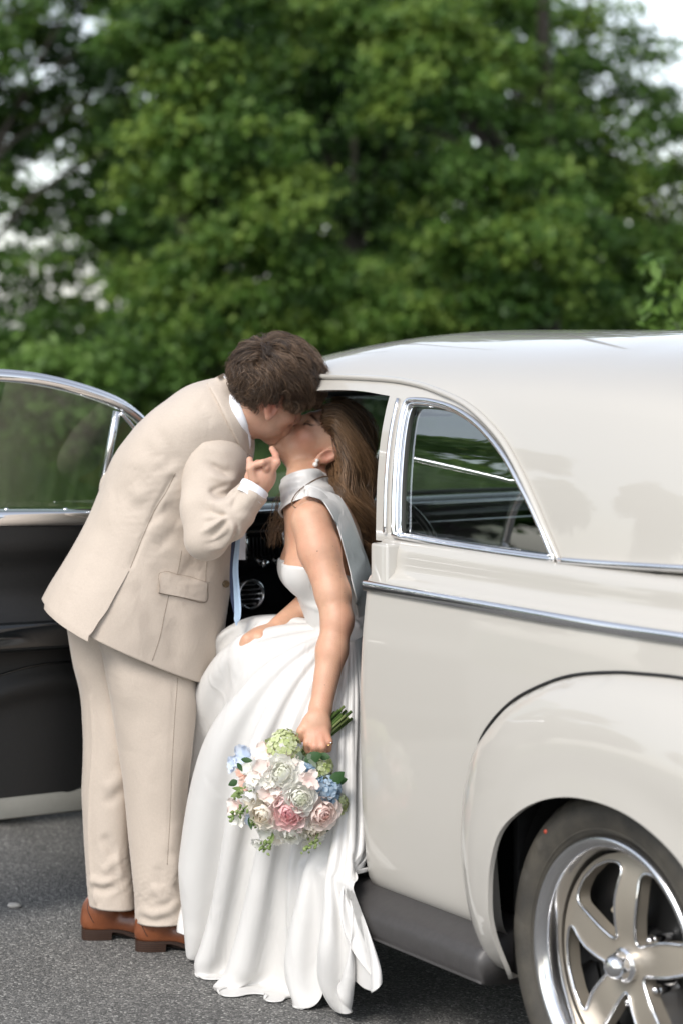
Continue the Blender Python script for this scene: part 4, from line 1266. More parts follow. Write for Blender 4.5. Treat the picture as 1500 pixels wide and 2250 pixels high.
# --- rear bumper and tail lamps
xb = np.linspace(-.02, 2 * XC + .02, 40)
bp_ = np.stack([xb, -1.60 + .16 * np.abs((xb - XC) / .8) ** 3, np.full(40, .43)], 1)
q = tube(bp_, np.interp(np.abs(xb - XC), [0, .7, .8], [.055, .055, .03]), 14, flat=.45, up=(0, 1, 0)); mesh("rear_bumper", q[0], q[1], M['chrome'], car)
for x_ in (.36, 2 * XC - .36):
    q = lathe([(.02, .045), (-.02, .045), (-.032, .030), (-.036, .0005)], 24, 'y'); mesh("tail_lamp", q[0] + np.array([x_, -1.30, .74]), q[1], M['red_paint'], car)
# ------------------------------------------------------------------ shared figure tools
from mathutils.bvhtree import BVHTree
def proj(V):
    V = np.asarray(V, float)
    return np.stack([750 + CAM_F * V[:, 0] / V[:, 1], HORIZON + CAM_F * (CAM_H - V[:, 2]) / V[:, 1]], 1)

def vnormals(V, F):
    N = np.zeros_like(V)
    F4 = F if isinstance(F, np.ndarray) and F.shape[1] == 4 else np.array([q if len(q) == 4 else list(q) + [q[-1]] for q in (F.tolist() if isinstance(F, np.ndarray) else F) if len(q) in (3, 4)])
    a, b, c, d = (V[F4[:, k]] for k in range(4))
    fn = np.cross(c - a, d - b)
    for k in range(4):
        for j in range(3): N[:, j] += np.bincount(F4[:, k], fn[:, j], len(V))
    return nrm(N)

def sculpt(V, F, strokes, facing=True):
    """push the cloth in or out along strokes: (polyline px, width px, height m[, end fade])"""
    N = vnormals(V, F); q = proj(V)
    tocam = nrm(np.array([0, 0, CAM_H]) - V)
    w = smoothstep(-0.05, 0.25, (N * tocam).sum(1)) if facing else 1.0
    out = np.zeros(len(V))
    for st in strokes:
        pl, wd, amp = st[0], st[1], st[2]
        pl = cr(pl, 24) if len(pl) > 2 else resample(pl, 12)
        lo_, hi_ = pl.min(0) - 4 * wd, pl.max(0) + 4 * wd
        m = ((q > lo_) & (q < hi_)).all(1)
        if not m.any(): continue
        d = np.full(m.sum(), 1e9); u = np.zeros(m.sum()); sg = np.zeros(m.sum())
        n_ = len(pl) - 1
        for i in range(n_):
            a, b = pl[i], pl[i + 1]; ab = b - a
            rel = q[m] - a
            h = np.clip(rel @ ab / (ab @ ab + 1e-9), 0, 1)
            dd = np.linalg.norm(rel - h[:, None] * ab, axis=1)
            c_ = dd < d
            d = np.where(c_, dd, d); u = np.where(c_, (i + h) / n_, u)
            sg = np.where(c_, np.sign(ab[0] * rel[:, 1] - ab[1] * rel[:, 0]), sg)
        fade = st[3] if len(st) > 3 else 0.3
        e = smoothstep(0, fade, u) * smoothstep(0, fade, 1 - u) if fade > 0 else 1.0
        x = d * sg / wd
        if len(st) > 4 and st[4] == 'step': g = 0.5 * (1 + np.tanh(x * 1.5)) * np.exp(-np.clip(x, 0, None) ** 2 / 8)     # raised on one side, falling away
        else: g = np.exp(-x ** 2)
        out[m] += amp * g * e
    return V + N * (out * w)[:, None]

class Surf:
    """cast the photograph's pixels on a finished mesh"""
    def __init__(s, V, F): s.t = BVHTree.FromPolygons([tuple(v) for v in V], F.tolist() if isinstance(F, np.ndarray) else F)
    def at(s, px, py, lift=0.0):
        o = Vector((0, 0, CAM_H)); d = Vector(P(px, py, 1.0)) - o
        h = s.t.ray_cast(o, d.normalized())
        if h[0] is None:
            return None
        n = np.array(h[1]); n = n if n @ np.array(d) < 0 else -n
        return np.array(h[0]) + n * lift
    def line(s, pts, lift=0.0, n=40):
        q = cr(pts, n) if len(pts) > 2 else resample(pts, n)
        r = [s.at(a, b, lift) for a, b in q]
        return np.array([x for x in r if x is not None])

def patch(surf, quad, nu, nv, lift, thick):
    """flap laid on a surface: four pixel corners (or 4 edge polylines) -> thin solid"""
    q = np.asarray(quad, float)
    g = []
    for v_ in np.linspace(0, 1, nv):
        a = q[0] * (1 - v_) + q[3] * v_; b = q[1] * (1 - v_) + q[2] * v_
        for u_ in np.linspace(0, 1, nu): g.append(a * (1 - u_) + b * u_)
    pts = [surf.at(a, b, 0) for a, b in g]
    ok = [p for p in pts if p is not None]
    pts = np.array([p if p is not None else ok[0] for p in pts])
    top = pts + nrm(np.array([0, 0, CAM_H]) - pts) * lift
    bot = pts
    f = grid_faces(nv, nu, False, True).tolist()
    n_ = len(pts)
    ring = [k for k in range(nu)] + [r * nu + nu - 1 for r in range(1, nv)] + [(nv - 1) * nu + k for k in range(nu - 2, -1, -1)] + [r * nu for r in range(nv - 2, 0, -1)]
    fs = [[ring[k], ring[(k + 1) % len(ring)], ring[(k + 1) % len(ring)] + n_, ring[k] + n_] for k in range(len(ring))]
    return np.vstack([top, bot]), f + fs

def ring_loft(st, nth, nrow, ex=2.3, phase=0.0):
    """st rows: (Lx, Ly, Rx, Ry, Y, yaw tan, near thickness, near bx, near bz, far thickness) -> grid"""
    st = cr(np.asarray(st, float), nrow)
    th = np.linspace(0, 2 * math.pi, nth, endpoint=False) + phase
    c_, s_ = np.cos(th), np.sin(th)
    c_ = np.sign(c_) * np.abs(c_) ** (2 / ex); s_ = np.sign(s_) * np.abs(s_) ** (2 / ex)
    rows = []
    for lx, ly, rx, ry, Y, ty, tn, bx, bz, tf in st:
        Lp = P(lx, ly, Y); Rp = P(rx, ry, Y)
        half = (Rp - Lp) / 2; C = (Lp + Rp) / 2
        half = half + np.array([0, abs(half[0]) * ty, 0])
        B = np.array([bx, -1, bz])
        rows.append(C + c_[:, None] * half + np.where(s_ > 0, s_ * tn, s_ * tf)[:, None] * B)
    return np.array(rows)

def head_sdf(p, s=1.0, female=False):
    """head in its own frame: x forward, y left, z up, origin between the ears"""
    p = p / s
    a = np.stack([p[:, 0], np.abs(p[:, 1]), p[:, 2]], 1)
    jw = 0.9 if female else 1.0
    d = ell(a, (-.004, 0, .050), (.090, .077, .087))
    d = smin(d, ell(a, (.036, 0, -.012), (.058, .062, .085)), .03)
    d = smin(d, ell(a, (.030, 0, -.062), (.056, .054 * jw, .040)), .025)
    d = smin(d, ell(a, (.073, 0, -.096), (.021, .024 * jw, .018)), .022)
    d = smin(d, ell(a, (.058, .042, -.014), (.026, .024, .022)), .02)
    d = smin(d, cap(a, (.086, 0, .030), (.078, .036, .030), .012, .012), .015)
    d = smin(d, cap(a, (.092, 0, .018), (.116, 0, -.024), .0075, .0118), .012)
    d = smin(d, ell(a, (.106, .011, -.031), (.011, .008, .008)), .006)
    d = smin(d, ell(a, (.092, 0, -.060), (.018, .030, .022)), .018)
    d = smax(d, -ell(a, (.100, .033, .009), (.018, .020, .013)), .012)
    d = smin(d, ell(a, (.079, .032, .008), (.0135, .0155, .0115)), .005)
    d = smin(d, cap(a, (.107, 0, -.0535), (.099, .018, -.0590), .0058, .003), .004)
    d = smin(d, cap(a, (.1045, 0, -.0675), (.098, .016, -.0630), .0070, .003), .005)
    # ear
    Mx = np.array(Matrix.Rotation(R(-14), 3, 'Y'))
    e = ell(a, (-.010, .0800, .006), (.0205, .0085, .034), Mx)
    e = smax(e, -ell(a, (-.005, .0890, .007), (.0115, .0085, .021), Mx), .004)
    e = smin(e, ell(a, (-.004, .079, -.024), (.010, .0065, .010)), .006)
    d = smin(d, e, .006)
    return d * s

def within(fn, p, c, r):
    """evaluate a costly shape only near it; the shape fits in a ball of radius r - 0.05"""
    q = np.linalg.norm(p - c, axis=1)
    out = q - (r - .05); m = q < r
    if m.any(): out[m] = fn(p[m])
    return out

def rotp(W, O, Mx):
    """world points -> frame"""
    return (W - O) @ Mx

# ------------------------------------------------------------------ the groom
MAN = np.array([-0.52, 5.92, 0.0])
man = empty("person", MAN)
tag(man, "man in tan suit and brown shoes bending to kiss the seated woman", "person")
def mm(name, v, f, mat, parent=None, **k):
    """mesh given in world coordinates under the groom (all parents sit unrotated at MAN)"""
    return mesh(name, np.asarray(v) - MAN, f, mat, man if parent is None else parent, **k)

# head pose
M_O = P(580, 871, 5.79)
_y, _p, _r = R(31), R(19), R(24)                  # turned away, bowed, crown tipped to the viewer
mf = np.array([math.cos(_p) * math.cos(_y), math.cos(_p) * math.sin(_y), -math.sin(_p)])
M_H = frame(mf, (0, 0, 1))
M_H = np.stack([M_H[:, 0], M_H[:, 1] * math.cos(_r) + M_H[:, 2] * math.sin(_r), M_H[:, 2] * math.cos(_r) - M_H[:, 1] * math.sin(_r)], 1)
neck_b = P(500, 935, 5.90)
nape = M_O + M_H @ np.array([-.03, 0, -.055])
hand_c = P(573, 1048, 5.66)
def man_hand(p):
    d = ell(p, hand_c, (.044, .036, .021), frame(nrm(P(600, 1015, 5.66) - P(560, 1075, 5.66)), (0, -1, 0)))
    d = smin(d, cap(p, P(561, 1075, 5.66), P(572, 1050, 5.66), .028, .030), .02)
    def fing(pts, r0, r1, k=.006):
        nonlocal d
        g = None
        for i in range(len(pts) - 1):
            ra = r0 + (r1 - r0) * i / (len(pts) - 1); rb = r0 + (r1 - r0) * (i + 1) / (len(pts) - 1)
            c_ = cap(p, pts[i], pts[i + 1], ra, rb); g = c_ if g is None else smin(g, c_, .003)
        d = smin(d, g, k)
    fing([P(592, 1042, 5.65), P(609, 1016, 5.64), P(606, 1000, 5.665), P(598, 986, 5.69)], .0105, .0078)     # index, under her chin
    fing([P(585, 1028, 5.635), P(596, 1012, 5.645), P(577, 1017, 5.625), P(560, 1022, 5.63)], .0100, .0080)   # middle, curled back
    fing([P(576, 1030, 5.67), P(584, 1018, 5.675), P(566, 1018, 5.665), P(553, 1026, 5.665)], .0098, .0078)
    fing([P(566, 1036, 5.70), P(572, 1024, 5.70), P(560, 1024, 5.695), P(550, 1032, 5.69)], .0088, .0070)
    fing([P(560, 1056, 5.635), P(550, 1030, 5.63), P(549, 1010, 5.64)], .0120, .0085)                         # thumb
    return d
def man_head(p):
    q = rotp(p, M_O, M_H)
    d = within(lambda z: head_sdf(z, 1.0), q, np.zeros(3), .23)
    d = smin(d, cap(p, neck_b, nape, .062, .054), .03)
    d = smin(d, cap(p, M_O + M_H @ np.array([.0, 0, -.05]), P(512, 940, 5.87), .042, .052), .02)
    return d
# the body under the clothes, arms and legs included
J = dict(neck=neck_b, chest=P(420, 1010, 5.93), waist=P(345, 1220, 5.94), hip=P(300, 1390, 5.94), shR=P(470, 985, 5.80), elR=P(455, 1185, 5.69), wrR=P(561, 1074, 5.66),
         shL=P(440, 960, 6.10), elL=P(270, 1078, 6.11), wrL=P(400, 1200, 6.12), hpR=P(330, 1440, 5.86), knR=P(345, 1740, 5.87), anR=P(352, 2010, 5.87), hpL=P(255, 1430, 6.0), knL=P(237, 1700, 5.97), anL=P(245, 1975, 5.96))
def man_body(p):
    d = cap(p, J['neck'], J['chest'], .07, .13)
    d = smin(d, cap(p, J['chest'], J['waist'], .135, .12), .05); d = smin(d, cap(p, J['waist'], J['hip'], .11, .10), .05)
    for a, b, c, r0, r1, r2 in (('shR', 'elR', 'wrR', .050, .036, .026), ('shL', 'elL', 'wrL', .055, .042, .028), ('hpR', 'knR', 'anR', .066, .046, .034), ('hpL', 'knL', 'anL', .066, .046, .034)):
        d = smin(d, cap(p, J[a], J[b], r0, r1), .03); d = smin(d, cap(p, J[b], J[c], r1, r2), .02)
    return d
def man_all(p):
    return np.minimum(smin(man_body(p), man_head(p), .02), smin(within(man_hand, p, hand_c, .16), cap(p, J['elR'], J['wrR'], .034, .026), .01))
Vb, Fb = solid(man_all, (-.86, 5.55, .06), (-.03, 6.25, 1.63), .0033); Vb = relax(Vb, Fb, 1)
q = rotp(Vb, M_O, M_H); ay = np.abs(q[:, 1])
isH = np.linalg.norm(q, axis=1) < .19
bl = np.zeros(len(Vb)); dk_ = np.zeros(len(Vb))
def blob(c, r): return np.exp(-((np.stack([q[:, 0], ay, q[:, 2]], 1) - c) ** 2).sum(1) / r ** 2)
bl += .85 * blob((-.010, .084, .006), .030) + .35 * blob((.07, .045, -.02), .03) + .4 * blob((.118, 0, -.025), .016) + .75 * blob((.106, 0, -.06), .014)
dk_ += .17 * smoothstep(-.02, -.08, q[:, 2]) * smoothstep(-.02, .03, q[:, 0]) * isH            # shaved beard
dk_ += .65 * np.exp(-((q[:, 2] - .030) / .005) ** 2) * smoothstep(.012, .02, ay) * smoothstep(.052, .045, ay) * (q[:, 0] > .06)
dk_ += .75 * np.exp(-((q[:, 2] - .0035 - .4 * (ay - .032) ** 2 / .02) / .0022) ** 2) * smoothstep(.016, .020, ay) * smoothstep(.050, .046, ay) * (q[:, 0] > .075)
bl = np.where(isH, bl, 0); dk_ = np.where(isH, dk_, 0)
hd = np.linalg.norm(Vb - P(600, 1005, 5.66), axis=1); bl += .5 * np.exp(-(hd / .03) ** 2) + .25 * np.exp(-(np.linalg.norm(Vb - P(560, 1020, 5.65), axis=1) / .03) ** 2)
mm("body", Vb, Fb, M['skin_m'], attr={'blush': np.clip(bl, 0, 1), 'dark': np.clip(dk_, 0, 1)})

# --- jacket: torso
JK = [  # Lx   Ly    Rx   Ry    Y    yaw  near  bx   bz   far
    (108, 1318, 466, 1492, 5.94, .42, .190, .36, -.20, .17),
    (130, 1275, 474, 1440, 5.94, .42, .188, .36, -.18, .17),
    (168, 1212, 481, 1362, 5.94, .42, .182, .36, -.14, .165),
    (200, 1150, 494, 1270, 5.94, .42, .176, .36, -.10, .16),
    (228, 1082, 508, 1172, 5.94, .42, .176, .36, -.06, .165),
    (259, 1008, 527, 1085, 5.93, .42, .185, .34, .0, .185),
    (294, 955, 540, 1022, 5.92, .42, .190, .32, .03, .20),
    (332, 912, 546, 985, 5.91, .42, .185, .30, .05, .20),
    (375, 879, 546, 955, 5.90, .40, .165, .28, .05, .18),
    (418, 850, 542, 932, 5.89, .36, .125, .25, .05, .14),
    (462, 836, 534, 912, 5.88, .30, .085, .2, .03, .09),
    (492, 832, 528, 897, 5.87, .25, .062, .15, 0, .065)]
NT, NRW = 220, 170
G = ring_loft(JK, NT, NRW, 2.35)
Vj = G.reshape(-1, 3); Fj = grid_faces(NRW, NT, True, True)
# soft, uneven drape
nz = vnoise(Vj * np.array([7, 7, 4.5]) + 3.1) * .006 + vnoise(Vj * np.array([16, 16, 9]) + 9.7) * .0025
Nj = vnormals(Vj, Fj)
if (Nj[len(Nj) // 2 + NT // 4] @ np.array([0, -1, 0])) < 0: Fj = Fj[:, ::-1]; Nj = -Nj
Vj = Vj + Nj * nz[:, None]
JS = [  # folds read off the back and side
    ([(300, 960), (345, 1010), (372, 1045)], 16, -.010), ([(335, 930), (368, 985), (385, 1030)], 12, -.008), ([(345, 1000), (362, 1030), (378, 1050)], 9, .007),
    ([(300, 1090), (330, 1125), (352, 1150)], 15, -.012), ([(285, 1060), (318, 1110), (340, 1160)], 13, .010), ([(322, 1175), (345, 1165), (380, 1120)], 14, .008),
    ([(350, 1120), (385, 1130), (410, 1150)], 12, -.009), ([(395, 1240), (430, 1255), (480, 1240)], 20, -.010), ([(360, 1190), (390, 1210), (430, 1218)], 14, .008),
    ([(290, 1270), (325, 1330), (340, 1400)], 14, -.008), ([(260, 1300), (300, 1370), (315, 1440)], 14, .007), ([(330, 1230), (360, 1290), (365, 1360)], 12, -.006),
    ([(215, 1160), (190, 1240), (150, 1320)], 18, .006), ([(245, 1130), (222, 1215), (180, 1330)], 16, -.006), ([(270, 1100), (262, 1190), (225, 1330)], 20, .006),
    ([(400, 1330), (420, 1400), (420, 1470)], 18, .006), ([(375, 1350), (385, 1420), (380, 1470)], 14, -.006), ([(445, 1340), (455, 1400), (452, 1470)], 14, -.005),
    ([(430, 880), (450, 905), (470, 940)], 12, -.006), ([(470, 860), (500, 900), (525, 950)], 9, .004), ([(300, 1010), (290, 1060), (262, 1120)], 24, -.006),
    ([(385, 1042), (340, 1122), (285, 1252)], 3.2, -.0035, .05), ([(520, 1180), (470, 1260), (430, 1300)], 20, .006)]
JS = [(a_[0], a_[1] * 1.4, a_[2] * (.42 if a_[1] > 5 else 1)) + tuple(a_[3:]) for a_ in JS]
Vj = sculpt(Vj, Fj, JS)
vj = (np.arange(NRW) / (NRW - 1))[:, None]; qj = proj(Vj).reshape(NRW, NT, 2)
slack = np.exp(-(((qj[..., 0] - 350) / 70) ** 2 + ((qj[..., 1] - 1110) / 90) ** 2)) + .7 * np.exp(-(((qj[..., 0] - 430) / 60) ** 2 + ((qj[..., 1] - 1240) / 60) ** 2)) + .5 * np.exp(-(((qj[..., 0] - 470) / 50) ** 2 + ((qj[..., 1] - 900) / 50) ** 2))
pj = np.zeros((NRW, NT)); pj[-1] = 1
Vj = clothify(Vj, NRW, NT, True, 1.008 + .016 * slack, 1.008 + .028 * slack, it=50, pin=pj, attract=np.full(NRW * NT, .03), bend=((2, .3), (4, .3), (8, .12)), noise=.0008, seed=6)
GJ = Vj.reshape(NRW, NT, 3)
# hem turned in, open below
inn = [GJ[i_] + (GJ[i_].mean(0) - GJ[i_]) * k for k, i_ in ((.018, 0), (.035, 6), (.05, 22))]
Vjj = np.vstack([x.reshape(-1, 3) for x in inn[::-1]] + [Vj])
Fjj = grid_faces(NRW + 3, NT, True, True)
if (vnormals(Vjj, Fjj)[NT * 90 + NT // 4] @ np.array([0, -1, 0])) < 0: Fjj = Fjj[:, ::-1]
jacket = mm("jacket", Vjj, Fjj, M['suit'])
S_j = Surf(Vjj, Fjj)
# rear panel lying over the side vent
q = proj(GJ.reshape(-1, 3)).reshape(NRW, NT, 2)
VL = np.array([(196, 1402), (215, 1375), (240, 1335), (262, 1295), (286, 1250)])
cols0 = []
rows_v = [i for i in range(NRW) if True]
pl_rows = []
for i in range(NRW):
    near = np.arange(0, NT // 2 + 1)                      # front (0) -> near side -> back (NT/2)
    py = q[i, near, 1]; px = q[i, near, 0]
    # where this ring crosses the vent line
    xv = np.interp(py, VL[::-1, 1], VL[::-1, 0])
    k = np.where((px < xv) & (near > NT * .18))[0]
    if len(k) == 0: continue
    k0 = k[0]
    g0, g1 = px[k0 - 1] - xv[k0 - 1], px[k0] - xv[k0]
    j0 = near[k0] - 1 + g0 / (g0 - g1 + 1e-9)
    if py[k0] < 1252: break
    pl_rows.append((i, j0, px[k[0]], py[k[0]]))
npc = 44
pv = []
for (i, j0, _, _) in pl_rows:
    j1 = int(NT * .50)
    js = np.linspace(j0, j1, npc)
    a = np.floor(js).astype(int); fr = (js - a)[:, None]
    pt = GJ[i][a % NT] * (1 - fr) + GJ[i][(a + 1) % NT] * fr
    pv.append(pt)
pv = np.array(pv)
if len(pv) > 6:
    nrp = len(pv)
    pn = vnormals(pv.reshape(-1, 3), grid_faces(nrp, npc, False)).reshape(nrp, npc, 3)
    pn *= np.where((pn * (pv - GJ.mean((0, 1)))).sum(-1, keepdims=True) < 0, -1, 1)
    lift = np.linspace(1, .05, nrp)[:, None, None] * (.016 * np.linspace(1, 0, npc)[None, :, None]) + .0012
    outer_ = pv + pn * lift; inner_ = pv + pn * (lift * .6 - .001)
    outer_[0] += np.array([0, 0, -.012]); inner_[0] += np.array([0, 0, -.012])
    vv_ = np.vstack([outer_.reshape(-1, 3), inner_.reshape(-1, 3)])
    ff_ = grid_faces(nrp, npc, False).tolist() + [[x + nrp * npc for x in q_][::-1] for q_ in grid_faces(nrp, npc, False).tolist()]
    n_ = nrp * npc
    for k in range(nrp - 1): ff_.append([k * npc, (k + 1) * npc, (k + 1) * npc + n_, k * npc + n_])
    for k in range(npc - 1): ff_.append([k, k + 1, k + 1 + n_, k + n_])
    mm("vent_flap", vv_, ff_, M['suit'], sharp=60)
# pocket flap, seams, button
v, f = patch(S_j, [(356, 1256), (457, 1280), (452, 1322), (349, 1302)], 26, 12, .008, .004)
mm("pocket_flap", v, f, M['suit'], sharp=40)
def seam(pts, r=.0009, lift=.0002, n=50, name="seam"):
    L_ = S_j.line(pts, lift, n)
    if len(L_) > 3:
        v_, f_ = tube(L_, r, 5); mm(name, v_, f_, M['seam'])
seam([(349, 1302), (356, 1256), (457, 1280)], r=.0006, lift=.0075, name="flap_shadow_line")  # darker lines along the flap's border stand in for its shadow gap
seam([(349, 1303), (400, 1313), (452, 1323), (457, 1281)], r=.0010, lift=.001, name="flap_shadow_line")
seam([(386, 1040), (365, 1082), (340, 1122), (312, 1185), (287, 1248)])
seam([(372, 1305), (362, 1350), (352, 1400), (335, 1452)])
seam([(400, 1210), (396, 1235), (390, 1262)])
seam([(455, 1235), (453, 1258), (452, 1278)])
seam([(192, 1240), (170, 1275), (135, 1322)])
b0 = S_j.at(493, 1282, .004)
if b0 is None: b0 = P(490, 1282, 5.85)
bt = lathe([(-.002, .0095), (.002, .0095), (.0035, .0075), (.003, .004), (.002, .0002)], 20, 'z')
Mb = np.array(Vector((.55, -.83, .05)).to_track_quat('Z', 'Y').to_matrix())
mm("button", bt[0] @ Mb.T + b0 + np.array([.002, -.004, 0]), bt[1], M['button'])
# collar: a folded band lying on the shoulders, running into the lapel
co = cr([(455, 842), (470, 868), (486, 900), (503, 935), (520, 968), (536, 1000)], 44); ci = cr([(490, 823), (507, 850), (522, 884), (535, 920), (544, 958), (549, 1000)], 44)
rows = []
last = None
for w_ in np.linspace(0, 1, 12):
    r0 = []
    for a0, b0_ in zip(co, ci):
        p_ = a0 * (1 - w_) + b0_ * w_
        h_ = S_j.at(p_[0], p_[1], 0)
        if h_ is None: h_ = P(p_[0], p_[1], 5.80 if last is None else last[1])
        last = h_
        r0.append(h_)
    rows.append(np.array(r0))
rows = np.array(rows)
for _ in range(8): rows[1:-1, 1:-1] = rows[1:-1, 1:-1] * .5 + .125 * (rows[:-2, 1:-1] + rows[2:, 1:-1] + rows[1:-1, :-2] + rows[1:-1, 2:])
lf = np.interp(np.linspace(0, 1, 12), [0, .08, .6, 1], [.006, .010, .016, .014])[:, None, None]
tc_ = nrm(np.array([0, 0, CAM_H]) - rows) * np.array([1, 1, 0]) + np.array([.1, 0, .25])
top_ = rows + tc_ * lf
rows = np.vstack([rows[:1], top_, top_[-1:] + np.array([.006, .016, -.004]), top_[-1:] * .5 + top_[4:5] * .5 + np.array([.012, .02, 0])])
mm("collar", rows.reshape(-1, 3), grid_faces(len(rows), 44, False), M['suit'], sharp=70)
# shirt collar: a white band inside it
sa_c = top_[-1] + np.array([-.003, .004, -.004]); fd_ = np.interp(np.linspace(0, 1, 44), [0, .1, .8, 1], [.5, 1, 1, .3])[:, None]
sb_c = sa_c + np.array([.0075, -.003, .005]) * fd_; sc_c = sb_c + np.array([.003, .014, -.006])
rows = np.array([sa_c, sa_c * .5 + sb_c * .5 + np.array([0, -.002, .002]), sb_c, sc_c, sc_c + np.array([.0, .012, -.012])])
rows[:3] = push_out(man_head, .0035)(rows[:3].reshape(-1, 3)).reshape(3, 44, 3)
mm("shirt_collar", rows.reshape(-1, 3), grid_faces(5, 44, False), M['shirt'])
# shirt front, mostly hidden between the lapels
sf = np.array([[P(x_, y_, 5.93) for x_ in np.linspace(505, 540, 6)] for y_ in np.linspace(930, 1230, 14)])
mm("shirt_front", sf.reshape(-1, 3), grid_faces(14, 6, False), M['shirt'])

# --- sleeves
crook = np.array([508.0, 1132.0])
def sleeve_R(p):
    d = ell(p, P(476, 1012, 5.815), (.078, .074, .055))
    d = smin(d, cap(p, P(508, 945, 5.86), P(478, 1012, 5.795), .040, .072), .04)
    d = smin(d, cap(p, P(440, 950, 5.88), P(458, 1020, 5.79), .040, .070), .04)
    d = smin(d, cap(p, P(466, 1022, 5.775), P(452, 1120, 5.71), .074, .061), .03)
    d = smin(d, cap(p, P(452, 1120, 5.71), P(455, 1180, 5.685), .060, .055), .015)
    e = cap(p, P(452, 1186, 5.685), P(505, 1142, 5.655), .052, .049)
    e = smin(e, cap(p, P(505, 1142, 5.655), P(557, 1078, 5.65), .049, .0405), .02)
    e = smax(e, -((p - P(557, 1078, 5.65)) @ nrm(P(505, 1142, 5.655) - P(557, 1078, 5.65)) + .004), .004)
    return smin(d, e, .012)
V, F = solid(sleeve_R, P(380, 1260, 5.5) - [.02, 0, .02], P(600, 900, 6.0) + [.02, 0, 0], .0042)
V = relax(V, F, 2)
N = vnormals(V, F); qq = proj(V)
rel = qq - crook; rr_ = np.linalg.norm(rel, axis=1); ph = np.arctan2(rel[:, 1], rel[:, 0])
wob = vnoise(V * 18.0) * .9
rad = np.exp(-((rr_ - 55) / 30) ** 2) * np.sin(ph * 7 + wob) * .0022
V = V + N * (rad + vnoise(V * 11 + 4) * .0035 + vnoise(V * 24 + 1) * .0012)[:, None]
V = sculpt(V, F, [([(430, 975), (470, 985), (520, 1000)], 12, .004), ([(440, 1010), (480, 1030), (525, 1040)], 9, -.006), ([(450, 1040), (490, 1055), (528, 1055)], 8, .006), ([(455, 1075), (490, 1085), (525, 1075)], 8, -.007), ([(450, 1105), (480, 1108), (515, 1100)], 8, .006),
                  ([(500, 1122), (470, 1140), (440, 1150)], 7, -.007), ([(505, 1135), (480, 1165), (455, 1190)], 7, -.007), ([(510, 1142), (500, 1180), (480, 1215)], 8, .005), ([(505, 1128), (470, 1155), (435, 1175)], 6, .006),
                  ([(545, 1060), (520, 1090), (506, 1125)], 6, -.006), ([(460, 1018), (485, 1030), (510, 1050)], 5, -.005), ([(455, 1082), (480, 1072), (508, 1064)], 5, -.005), ([(450, 1122), (478, 1128), (506, 1134)], 4.5, -.007), ([(507, 1128), (523, 1160), (501, 1202), (456, 1229)], 5, -.005), ([(505, 1140), (512, 1168), (488, 1198), (448, 1214)], 5, .005), ([(504, 1150), (500, 1172), (475, 1190), (440, 1198)], 4.5, -.004), ([(408, 1060), (405, 1120), (415, 1190)], 14, .003), ([(560, 1100), (535, 1130), (500, 1180)], 12, .003)])
sleeve = mm("sleeve", V, F, M['suit'])
S_s = Surf(V, F)
L_ = S_s.line([(384, 1042), (398, 1010), (425, 978), (462, 955), (500, 950), (530, 958)], .0002, 60)
if len(L_) > 4: v, f = tube(L_, .0009, 5); mm("armhole_seam", v, f, M['seam'])
for k_ in range(3):
    c_ = S_s.at(548 - k_ * 9, 1112 + k_ * 13, .002)
# white cuff
cdir = nrm(P(575, 1050, 5.66) - P(557, 1078, 5.65)); cc_ = P(556, 1079, 5.65)
ux = nrm(np.cross(cdir, [0, 1, 0])); uy = np.cross(cdir, ux)
def ring_at(o, r0, r1, n=40): return np.array([o + ux * r0 * math.cos(t_) + uy * r1 * math.sin(t_) for t_ in np.linspace(0, 2 * math.pi, n, endpoint=False)])
rows = np.array([ring_at(cc_ - cdir * .02, .038, .037), ring_at(cc_ + cdir * .0115, .0385, .037), ring_at(cc_ + cdir * .013, .037, .0355), ring_at(cc_ - cdir * .005, .034, .033)])
mm("shirt_cuff", rows.reshape(-1, 3), grid_faces(4, 40, True), M['shirt'], sharp=50)
# far sleeve
def sleeve_L(p):
    d = cap(p, P(430, 965, 6.06), P(266, 1068, 6.10), .085, .054)
    return smin(d, cap(p, P(267, 1072, 6.10), P(400, 1200, 6.10), .056, .046), .02)
V, F = solid(sleeve_L, (-.75, 5.9, .9), (-.2, 6.3, 1.45), .007); V = relax(V, F, 2); V = V + vnormals(V, F) * (vnoise(V * 14) * .004)[:, None]
mm("sleeve", V, F, M['suit'])

# --- tie hanging free
tp0 = np.array([P(*c) for c in ((527, 1150, 5.76), (522, 1200, 5.755), (518, 1250, 5.75), (521, 1300, 5.745), (523, 1345, 5.74), (519, 1374, 5.74))])
tl = cr(tp0, 40); wdt = np.interp(np.linspace(0, 1, 40), [0, .3, .75, .9, 1], [.006, .009, .012, .011, .0008])
sd = nrm(np.array([.75, -.66, 0]))
rows = np.stack([tl - sd * wdt[:, None], tl - sd * wdt[:, None] * .3 + np.array([.004, -.004, 0]), tl + sd * wdt[:, None] * .3 + np.array([0, -.003, 0]), tl + sd * wdt[:, None], tl + np.array([.003, .006, 0])], 1)
mm("tie", rows.reshape(-1, 3), grid_faces(40, 5, True), M['tie'], sharp=40)
tb0 = np.array([P(*c) for c in ((518, 1160, 5.79), (514, 1200, 5.79), (511, 1260, 5.785), (513, 1310, 5.78), (519, 1365, 5.77))])
tl = cr(tb0, 30); wdt = np.interp(np.linspace(0, 1, 30), [0, .8, 1], [.008, .010, .001])
rows = np.stack([tl - sd * wdt[:, None], tl + sd * wdt[:, None], tl + np.array([.002, .004, 0])], 1)
mm("tie_tail", rows.reshape(-1, 3), grid_faces(30, 3, True), M['tie_back'], sharp=40)

